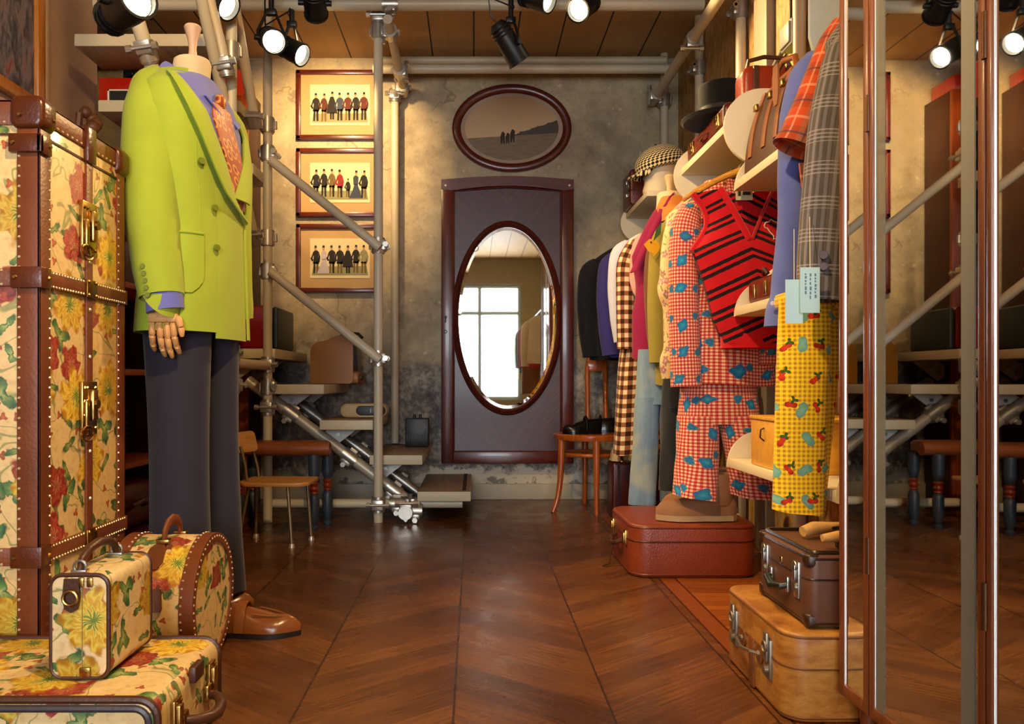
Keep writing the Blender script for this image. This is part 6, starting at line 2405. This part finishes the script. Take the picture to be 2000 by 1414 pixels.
for i in range(4):
    k = i / 3
    pts.append([cc + Vector((-(.118 + .055 * k) * math.cos(b), (.10) * math.sin(b) * (1 - .2 * k), -.045 - .030 * k)) for b in [-1.1 + 2.2 * j / 12 for j in range(13)]])
MB().grid(pts, [[(p.x, p.y) for p in r] for r in pts], thick=.006).build('peak', hd_m, t)
MB().sphere(cc + Vector((-.02, 0, .10)), .012, 10, 6, sc=(1, 1, .6)).build('button', hd_m, t)
# little leather cases on the small shelf
t = T('belt_box', 'little brown leather case with brass buckles on the small shelf before the vest', 'case', (.98, 2.5, .976))
MB().case((.985, 2.53, .976 + .042), .12, .082, .30, .02, .010, 'y').build('body', rb, t)
mb = MB()
for yy in (2.43, 2.52, 2.62):
    mb.bx(.918, .928, yy - .016, yy + .016, .995, 1.04, .004)
mb.build('buckle', brass, t)
MB().tube([(.925, 2.50, 1.06), (.92, 2.51, 1.075), (.93, 2.55, 1.082), (.95, 2.60, 1.07)], .007, 8).build('handle', dark_strap, t)
t = T('leather_roll', 'rolled cream and tan leather pieces lying on the little case', 'leather roll', (1.0, 2.55, 1.06))
MB().cyl((.955, 2.42, 1.077), (1.0, 2.66, 1.077), .016, None, 16).build('roll', plain('#e6d4b4', .6), t)
MB().tube([(.975 + .0175 * math.cos(k * PI / 8), 2.53, 1.077 + .0175 * math.sin(k * PI / 8)) for k in range(16)], .003, 6, True).build('tie', tn, t)
# honey box on the lowest shelf
a, b = P(1450, 905, 2.60), P(1560, 808, 2.60)
t = T('wooden_box', 'honey-coloured wooden box on the lowest cream shelf behind the yellow trousers', 'box', (1.0, 2.5, .448))
zt0 = .448
MB().bx(a.x + .035, 1.18, 2.30, 2.62, zt0, zt0 + .15, .004).build('body', honey_wood, t)
MB().bx(a.x + .030, 1.185, 2.295, 2.625, zt0 + .15, zt0 + .162, .003).build('lid', honey_wood, t)
MB().tube([(a.x + .034, 2.50, zt0 + .125), (a.x + .024, 2.50, zt0 + .12), (a.x + .022, 2.50, zt0 + .095), (a.x + .034, 2.50, zt0 + .085)], .0025, 6).build('catch', plain('#3a2a14', .4, .7), t)

# ------------------------------------------------------------------ board wall details
t = T('junction_box', 'grey electrical junction box on the board wall at the end of a sloping conduit', 'junction box', P(1530, 70, 3.05))
jb = P(1530, 70, 3.05)
MB().box((1.222, jb.y, jb.z), (.05, .11, .10), .008).build('body', plain('#8c8c86', .5), t)
MB().bx(1.190, 1.198, jb.y - .045, jb.y + .045, jb.z - .04, jb.z + .04, .003).build('cover', plain('#9a9a94', .45), t)
t = T('conduit', 'sloping grey conduit running along the board wall to the junction box', 'conduit', (1.23, 3.3, 2.1))
MB().tube([(1.232, 3.12, 2.06), (1.232, 3.35, 1.98), (1.232, 3.62, 1.86)], .011, 10).build('pipe', plain('#7c7a70', .5, .3), t)
t = T('cable', 'dark cable hanging down the board wall beside the green sheet', 'cable', (1.235, 3.38, 2.3))
MB().tube([(1.236, 3.42, 2.69), (1.236, 3.43, 2.3), (1.236, 3.40, 2.0), (1.236, 3.41, 1.7)], .008, 8).build('cable_run', plain('#2a241c', .5), t)
t = T('cable', 'pair of dark cables dropping into the top of the junction box', 'cable', (1.235, 3.05, 2.5))
MB().tube([(1.225, 3.03, 2.69), (1.225, 3.03, jb.z + .05)], .006, 8).tube([(1.225, 3.07, 2.69), (1.225, 3.07, jb.z + .05)], .006, 8).build('cable_run', plain('#2a241c', .5), t)
t = T('green_poster', 'yellow-green printed sheet on the board wall under the sloping conduit', 'poster', (1.245, 3.2, 1.9))


def m_leafy():
    g = G('leafy_print')
    n = g.noise(g.pos(), 9., 4)
    return g.done(g.ramp(n, [(.35, '#6a7a1c'), (.5, '#b8b838'), (.62, '#d4cf6a'), (.75, '#8a9a2c')]), .6)


MB().bx(1.243, 1.247, 3.0, 3.28, 1.72, 1.99).build('sheet', m_leafy(), t)
struct(MB().bx(1.215, 1.25, 3.30, 3.45, 0, 2.7, .003).build('trim_2', plain('#9a8f78', .5)))
t = T('white_panel', 'pale blue-grey rounded panel high beside the mirror screen', 'panel', (.95, 2.15, 1.8))
pts = [(0, 0), (.30, 0), (.30, .46), (.0, .46)] 
mb = MB()
q0 = P(1582, 110, 2.30)
mb.ext([(0.02, .0), (.01, .02), (0, .06), (0, .30), (.3, .30), (.3, 0)], (q0.x, 2.30, q0.z), Xx, Zz, (0, .014, 0))
mb.build('sheet', plain('#aab4ba', .5), t)

# ------------------------------------------------------------------ suitcases on the floor
t = T('red_suitcase', 'long red-brown leather suitcase lying on the floor under the tan boots', 'suitcase', (.81, 3.1, 0))
rs_ = leather('red_brown_case', '#96401e', '#7a2c12', .42, .6, 170)
rx0, rx1, ry0, ry1 = .575, 1.045, 2.90, 3.36
rh_ = .195
MB().case(((rx0 + rx1) / 2, (ry0 + ry1) / 2, rh_ / 2), rx1 - rx0, ry1 - ry0, rh_, .07, .012, 'z', seg=8).build('body', rs_, t)
def ring_z(mb, x0, x1, y0, y1, z, r, th, off=0.):
    mb.tube([((x0 + x1) / 2 + a, (y0 + y1) / 2 + b, z) for a, b in rrect(x1 - x0 + 2 * off, y1 - y0 + 2 * off, r + off, 8)], th, 6, True)
    return mb
ring_z(MB(), rx0, rx1, ry0, ry1, .133, .07, .0035).build('lid_seam', leather('case_dark_edge', '#5a1c0c', '#3a1006', .4), t)
ring_z(ring_z(MB(), rx0, rx1, ry0, ry1, .183, .07, .005, -.003), rx0, rx1, ry0, ry1, .012, .07, .005, -.003).build('edge_piping', leather('case_piping', '#7a2812', '#561808', .4), t)
for yy in (3.0, 3.26):
    mb = MB().bx(rx0 - .008, rx0 + .002, yy - .016, yy + .016, .105, .160, .002).bx(rx0 - .013, rx0 - .006, yy - .008, yy + .008, .11, .15, .002)
    mb.build('latch', brass, t)
MB().tube([(rx0, 3.06, .11), (rx0 - .022, 3.07, .10), (rx0 - .03, 3.13, .085), (rx0 - .022, 3.19, .10), (rx0, 3.20, .11)], .009, 8).build('handle', dark_strap, t)
MB().tube([(rx0 - .028, 3.12, .09), (rx0 - .04, 3.11, .04), (rx0 - .045, 3.10, .008), (rx0 - .075, 3.08, .005)], .006, 8, flat=.4).build('dangling_strap', dark_strap, t)
t = T('upright_suitcase', 'dark red suitcase standing upright on the floor under the gingham dress', 'suitcase', (.84, 4.2, 0))
dr_ = leather('dark_red_case', '#561a16', '#3a0e0c', .3, .15)
MB().case((.855, 4.215, .148), .27, .292, .17, .015, .010, 'y').build('body', dr_, t)
MB().bx(.745, .760, 4.127, 4.131, .004, .288).build('side_band', leather('case_band', '#3a2430', '#281820', .3), t)
mb = MB()
for xx in (.79, .93):
    mb.bx(xx - .014, xx + .014, 4.20, 4.23, .292, .300, .002)
mb.build('latch', brass, t)
MB().tube([(.83, 4.215, .29), (.835, 4.215, .308), (.86, 4.215, .314), (.885, 4.215, .308), (.89, 4.215, .29)], .006, 8).build('handle', dr_, t)
crm_l = leather('cream_leather', '#e0cba4', '#c8ae80', .5)
for xx, lab in ((.745, 'small cream shoe standing on the upright dark red suitcase, the one nearer the chair'), (.845, 'small cream shoe standing on the upright dark red suitcase, the one nearer the jeans')):
    t = T('cream_shoe', lab, 'shoe', (xx, 4.2, .302), 'pair of cream shoes')
    M = Matrix.Translation((0, 0, .302))
    shoe_mesh(MB(M), (xx, 4.255, 0), (.05, -1, 0), .105, .024, .055, .030, sole=.006).build('upper', [crm_l, crm_l], t)

# tan suitcase with the brown one on top
def flat_case(t, x0, x1, y0, y1, z0, z1, body, trim, seam_k, rc, lid_m=None):
    MB().case(((x0 + x1) / 2, (y0 + y1) / 2, (z0 + z1) / 2), x1 - x0, y1 - y0, z1 - z0, rc, .010, 'z', seg=8).build('body', body, t)
    z = z0 + (z1 - z0) * seam_k
    ring_z(MB(), x0, x1, y0, y1, z, rc, .0022).build('lid_seam', trim, t)
    ring_z(ring_z(MB(), x0, x1, y0, y1, z1 - .010, rc, .004, -.003), x0, x1, y0, y1, z0 + .010, rc, .004, -.003).build('edge_piping', trim, t)


t = T('tan_suitcase', 'worn tan leather suitcase on the floor beside the mirror screen, under a brown one', 'suitcase', (.86, 1.86, 0))
tan_c = G('worn_tan_leather')
n_ = tan_c.noise(tan_c.obj(), 6., 5, .65)
n2_ = tan_c.noise(tan_c.vm('MULTIPLY', tan_c.obj(), (1., 1., 3.)), 18., 4, .7)
c_ = tan_c.ramp(tan_c.mt('ADD', tan_c.mt('MULTIPLY', n_, .6), tan_c.mt('MULTIPLY', n2_, .4)), [(.3, '#63360f'), (.45, '#935c22'), (.58, '#b47e38'), (.7, '#75461a')])
tan_c.bump(n2_, .3, .002)
tan_m = tan_c.done(c_, .38)
bx0, by0, by1, bz = .655, 1.665, 2.08, .190
flat_case(t, bx0, 1.12, by0, by1, .002, bz, tan_m, leather('tan_dark_edge', '#7c4a1c', '#5c3210', .4), .60, .05)
rust = plain('#8c8272', .4, .8, .3, 80)
for yy in (1.76, 1.985):
    mb = MB().bx(bx0 - .006, bx0 + .004, yy - .017, yy + .017, .062, .150, .002).bx(bx0 - .012, bx0 - .004, yy - .010, yy + .010, .10, .165, .003).cyl((bx0 - .014, yy, .082), (bx0 - .005, yy, .082), .010, None, 12)
    mb.tube([(bx0 - .012, yy + .012 * math.cos(k * PI / 6), .132 + .012 * math.sin(k * PI / 6)) for k in range(12)], .0026, 6, True)
    mb.build('latch', rust, t)
for yy in (1.815, 1.93):
    MB().cyl((bx0 - .004, yy, .098), (bx0 + .002, yy, .098), .022, None, 16).stud((bx0 - .004, yy, .098), (-1, 0, 0), .008, 1).build('handle_mount', [leather('handle_leather', '#8a5424', '#6a3a14', .4), rust], t)
MB().tube([(bx0 - .006, 1.815, .098), (bx0 - .020, 1.825, .100), (bx0 - .026, 1.87, .095), (bx0 - .020, 1.92, .100), (bx0 - .006, 1.93, .098)], .004, 8).build('handle_ring', rust, t)
MB().bx(bx0 - .003, bx0 + .002, 1.855, 1.885, .004, .115, .001).build('strap', leather('handle_leather2', '#8a5424', '#6a3a14', .4), t)

t = T('brown_suitcase', 'dark brown hard suitcase on top of the worn tan one', 'suitcase', (.88, 1.85, .2))
brn = leather('brown_fibre', '#6e4630', '#523020', .48, .15, 60)
gx0, gy0, gy1, gz0, gz1 = .712, 1.69, 1.985, .194, .350
flat_case(t, gx0, 1.05, gy0, gy1, gz0, gz1, brn, leather('fibre_edge', '#30180c', '#1c0c06', .35), .66, .022)
for yy in (gy0 + .018, gy1 - .018):
    for z_ in (gz1 - .014, gz0 + .014):
        MB().case((gx0 + .014, yy, z_), .034, .034, .030, .012, .008, 'z').build('corner_cap', leather('fibre_corner', '#432818', '#2c180c', .35), t)
for yy in (1.745, 1.93):
    mb = MB().bx(gx0 - .005, gx0 + .003, yy - .013, yy + .013, .245, .325, .002).cyl((gx0 - .010, yy, .268), (gx0 - .003, yy, .268), .009, None, 12).bx(gx0 - .011, gx0 - .004, yy - .007, yy + .007, .285, .318, .002)
    mb.tube([(gx0 - .008, yy + .010 * math.cos(k * PI / 6), .315 + .010 * math.sin(k * PI / 6)) for k in range(12)], .0022, 6, True)
    mb.build('latch', steel, t)
hnd_ = MB().tube([(gx0 - .002, 1.79, .262), (gx0 - .016, 1.795, .258), (gx0 - .022, 1.84, .248), (gx0 - .016, 1.885, .258), (gx0 - .002, 1.89, .262)], [.006, .008, .011, .008, .006], 10).build('handle', leather('green_black_handle', '#1c2416', '#12160c', .4), t)
MB().bx(gx0 - .008, gx0, 1.785, 1.797, .245, .28, .002).build('handle_mount', steel, hnd_)
MB().bx(gx0 - .008, gx0, 1.883, 1.895, .245, .28, .002).build('handle_mount', steel, hnd_)
MB().bx(gx0 - .003, gx0 + .001, 1.832, 1.846, .300, .316, .002).build('key_plate', brass, t)
# raised rim round the lid with wooden brushes lying in it
rim = MB()
ring_z(rim, gx0 + .012, 1.04, gy0 + .012, gy1 - .012, gz1 + .002, .018, .006).build('lid_rim', leather('rim_leather', '#2c160c', '#1a0c06', .3), t)
bh = wood('brush_beech', '#c89a5c', '#a67a3c', 'x', 7, .4)
t = T('clothes_brush', 'long wooden clothes brush with dark bristles lying on the brown suitcase, nearer the mirror screen', 'brush', (.88, 1.77, .356))
MB().tube([(.765, 1.745, .376), (.80, 1.748, .378), (.86, 1.75, .378), (.98, 1.752, .376)], [.008, .013, .013, .008], 12).build('handle', bh, t)
MB().bx(.80, .97, 1.740, 1.762, .352, .370, .003).build('bristles', black_paint, t)
t = T('shoe_horn', 'wooden shoe tree with a dark hook lying on the brown suitcase beyond the brush', 'shoe tree', (.86, 1.9, .356))
MB().tube([(.77, 1.86, .368), (.80, 1.87, .374), (.86, 1.905, .370), (.99, 1.93, .368)], [.012, .016, .013, .010], 12).build('form', bh, t)
MB().tube([(.85, 1.88, .372), (.89, 1.885, .378), (.92, 1.90, .372), (.97, 1.895, .366)], .004, 8).build('hook', black_paint, t)

# ------------------------------------------------------------------ folding mirror screen
t = T('mirror_screen', 'tall folding screen of mirrored panels in brown wooden frames', 'mirror', (.77, 1.35, .07))
fr_w = wood('screen_frame', '#7a4020', '#5c2c12', 'z', 5, .4, .2)
frost = G('grey_band')
band_m = frost.done('#7c7a70', .55, 0.)


def screen_panel(far, width, th, zb=.076, zt_=2.35, far_st=.016, near_st=.016, strips=()):
    """far = point where the panel starts, running towards the camera; th = turn"""
    d_ = Vector((math.sin(th) * -1, -math.cos(th), 0))       # towards camera
    nrm = Vector((-math.cos(th), math.sin(th), 0))            # reflecting side, into the room
    far = Vector((far[0], far[1], 0))

    def bxl(mb, a, b, n0, n1, z0, z1, bev=.002):
        M = Matrix((d_, nrm, Vector((0, 0, 1)))).transposed().to_4x4()
        M = Matrix.Translation(far) @ M
        mb.bx(a, b, n0, n1, z0, z1, bev, M=M)
        return mb
    mb = MB()
    bxl(mb, 0, far_st, -.03, .004, zb, zt_)
    bxl(mb, width - near_st, width, -.03, .004, zb, zt_)
    bxl(mb, 0, width, -.03, .003, zb, zb + .024)
    bxl(mb, 0, width, -.03, .003, zt_ - .03, zt_)
    fr = mb.build('panel_frame', fr_w, t)
    a, b = far_st, width - near_st
    gl = [far + d_ * x + nrm * -.002 + Vector((0, 0, z)) for x, z in ((a - .002, zb + .02), (b + .002, zb + .02), (b + .002, zt_ - .02), (a - .002, zt_ - .02))]
    mb = MB()
    mb.add(gl + [p - nrm * .006 for p in gl], [(0, 1, 2, 3), (7, 6, 5, 4), (0, 4, 5, 1), (1, 5, 6, 2), (2, 6, 7, 3), (3, 7, 4, 0)])
    mb.build('mirror_glass', mirror_mat, fr, smooth=0)
    mb = MB()
    for xx in (a,):
        p0, p1 = far + d_ * xx + nrm * -.001, None
        mb.cyl(p0 + Vector((0, 0, zb + .024)), p0 + Vector((0, 0, zt_ - .03)), .0015, None, 8)
    mb.build('polished_edge', edge_m, fr)
    for s0, s1, m_ in strips:
        mb = MB()
        bxl(mb, s0, s1, -.0019, -.0008, zb + .024, zt_ - .03, 0)
        mb.build('grey_band', m_, fr, smooth=0)
    end = far + d_ * width
    return end


def m_band(alpha):
    g_ = G('grey_band_%d' % int(alpha * 100))  # semi-transparent grey strip laid over the mirror glass
    g_.b.inputs['Alpha'].default_value = alpha
    return g_.done('#86847a', .5, 0.)


edge_m = plain('#f6f6f4', .3, .85, .02, 20)
MXp = .757
p1 = screen_panel((MXp, 1.639), .112, math.radians(-2.25), near_st=.018)
hs = MB()
p2s = p1 + Vector((0, -.004, 0))
p2 = screen_panel((p2s.x, p2s.y), .340, math.radians(-.5), near_st=.016, far_st=.015, strips=((.016, .048, m_band(.45)), (.277, .310, m_band(.9))))
p3s = p2 + Vector((0, -.004, 0))
screen_panel((p3s.x, p3s.y), .34, math.radians(2.2), far_st=.013, zb=.076)
for i, p in enumerate((p1, p2)):
    for z in (.35, 1.2, 2.1):
        MB().cyl((p.x - .004, p.y - .002, z), (p.x - .004, p.y - .002, z + .07), .005, None, 10).build('hinge', plain('#5a3a20', .35, .6), t)
mb = MB()
for p in ((.775, 1.60), (.775, 1.50), (.775, 1.17), (.775, .95)):
    mb.cyl((p[0] + .02, p[1], 0), (p[0] + .02, p[1], .09), .014, .018, 12)
mb.bx(.765, .80, .90, 1.63, .076, .10)
mb.build('plinth', fr_w, t)

# ------------------------------------------------------------------ clothes stand near the shop window, seen in the oval mirror
t = T('clothes_stand', 'metal clothes stand by the shop window, seen only in the oval mirror', 'clothes stand', (.85, -1.4, 0))
fm = plain('#2e2a26', .4, .5)
MB().cyl((.85, -2.4, 1.62), (.85, -.35, 1.62), .014, None, 12).build('bar', fm, t)
for y in (-2.4, -.35):
    MB().cyl((.85, y, 0), (.85, y, 1.62), .014, None, 12).bx(.62, 1.08, y - .02, y + .02, 0, .03, .004).build('upright', fm, t)
for y, c, cat, lab, ln in ((-2.1, '#c8bb62', 'coat', 'pale yellow-green coat on the stand by the shop window', .75), (-1.75, '#2c5a5e', 'jacket', 'dark teal jacket on the stand by the shop window', .85), (-1.3, '#8a6a48', 'coat', 'tan coat on the stand by the shop window', .55), (-.85, '#b0381c', 'jacket', 'rust red jacket on the stand by the shop window', .9), (-.5, '#e2dcc8', 'shirt', 'white shirt on the stand by the shop window', .95)):
    tt = T(cat, lab, cat, (.85, y, 1.55), 'garments by the shop window')
    m = fabric('window_' + cat + str(y), c)
    hung_body(m, 'body', tt, xc=.85, d=y, zn=1.56, zh=ln, hw=.19, th=.06, drop=.09, flare=1.05, folds=4, amp=.01, neck=.06, rz=0.)
    for s_ in (-1, 1):
        a = Vector((.85 + s_ * .15, y, 1.46))
        sleeve(m, tt, [a, a + Vector((s_ * .04, 0, -.08)), a + Vector((s_ * .055, 0, -.3)), a + Vector((s_ * .05, 0, -.55))], [.045, .06, .055, .048])
    MB().tube([(.85, y, 1.55), (.85, y, 1.60), (.868, y, 1.62), (.86, y, 1.642), (.838, y, 1.64)], .003, 6).build('hook', steel, tt)
# ================================================================== LAMPS, DAYLIGHT, CAMERA
WARM = (1., .66, .30)
def at(x, y, d):
    return P(x, y, d)


spotlamp('lit spotlight of the cluster, lens turned to the camera', at(530, 78, 3.76), at(640, 150, 2.8), 0, hang=2.60)
spotlamp('lit spotlight pointing right, lowest of the cluster above the framed prints', at(570, 98, 3.98), (.95, 3.3, 1.25), 130, hang=2.60, angle=62, color=WARM)
spotlamp('large lit spotlight in the top corner above the green shoulder', at(246, 14, 2.35), at(430, -120, 2.0), 60, r=.055, L=.20, hang=2.69, angle=60, color=WARM)
spotlamp('lit spotlight beside the steep rails, lens facing the room', at(425, 0, 3.3), (.8, 2.6, .9), 120, hang=2.69, angle=60, color=WARM)
spotlamp('black spotlight high above the framed prints, pointing at the wall', at(615, 6, 3.80), (-.86, 4.85, 2.10), 130, hang=2.61, angle=80, blend=.8, color=WARM)
spotlamp('black spotlight hanging on a long stem in front of the ceiling boards', at(998, 92, 3.86), at(1075, 220, 3.98), 0, hang=2.69, L=.20, on=False)
spotlamp('black spotlight half cut off by the top edge beside the ceiling stem', at(1050, -4, 3.80), (1.22, 3.25, 2.05), 150, hang=2.69, angle=60, color=WARM)
spotlamp('lit spotlight right of the stem, lens turned down to the left', at(1140, 12, 3.80), (-.62, 2.3, 1.15), 160, hang=2.69, angle=44, color=WARM)
spotlamp('spotlight on the front beam aimed at the floral trunk', (.15, .75, 2.45), (-1.0, 1.85, .75), 170, hang=2.69, angle=70, color=WARM)
spotlamp('spotlight on the front beam aimed at the nearest garments', (-.35, .8, 2.45), (.95, 2.3, .9), 170, hang=2.69, angle=62, color=WARM)
spotlamp('spotlight over the aisle aimed at the floor', (-.2, 1.9, 2.5), (.48, 2.15, 0), 110, hang=2.69, angle=48, color=WARM)

spotlamp('added unseen spotlight over the trunk brightening the boarded wall and painting', (-.5, 1.5, 2.5), (-1.9, 3.3, 1.9), 110, hang=2.69, angle=70, color=WARM)  # extra lamp out of view, added to brighten the left board wall
spotlamp('spotlight over the aisle aimed at the long clothes rail', (-.3, 2.7, 2.45), (.85, 3.9, 1.1), 90, hang=2.69, angle=60, color=WARM)

ld = bpy.data.lights.new('daylight', 'AREA')
ld.shape = 'RECTANGLE'
ld.size, ld.size_y = WX1 - WX0 + .3, WZ1 - WZ0 + .3
ld.energy = 270
ld.color = (.86, .93, 1.)
lo = bpy.data.objects.new('daylight', ld)
COL.objects.link(lo)
lo.location = ((WX0 + WX1) / 2, -3.45, (WZ0 + WZ1) / 2)
lo.rotation_euler = (PI / 2, 0, 0)

w = bpy.data.worlds.new('World')
SC.world = w
w.use_nodes = True
bg = w.node_tree.nodes['Background']
bg.inputs[0].default_value = (.9, .95, 1, 1)
bg.inputs[1].default_value = 3.0

cd = bpy.data.cameras.new('Camera')
cam = bpy.data.objects.new('Camera', cd)
COL.objects.link(cam)
cam.location = (0, 0, CH)
cam.rotation_euler = (PI / 2, 0, 0)
cd.sensor_width = 36
cd.lens = 36 * F / 2000
cd.shift_x = (1000 - VX) / 2000
cd.shift_y = -(707 - VY) / 2000
cd.clip_start = .02
SC.camera = cam
vs = SC.view_settings
vs.view_transform = 'Standard'
vs.look = 'None'
vs.gamma = 1
vs.exposure = 0.0
vs.use_curve_mapping = False
cy = SC.cycles
cy.max_bounces = 6
cy.use_adaptive_sampling = True
cy.adaptive_threshold = .06
cy.diffuse_bounces = 3
cy.glossy_bounces = 5
cy.transparent_max_bounces = 8
cy.sample_clamp_indirect = 6
cy.caustics_reflective = False
cy.caustics_refractive = False
cy.use_denoising = True
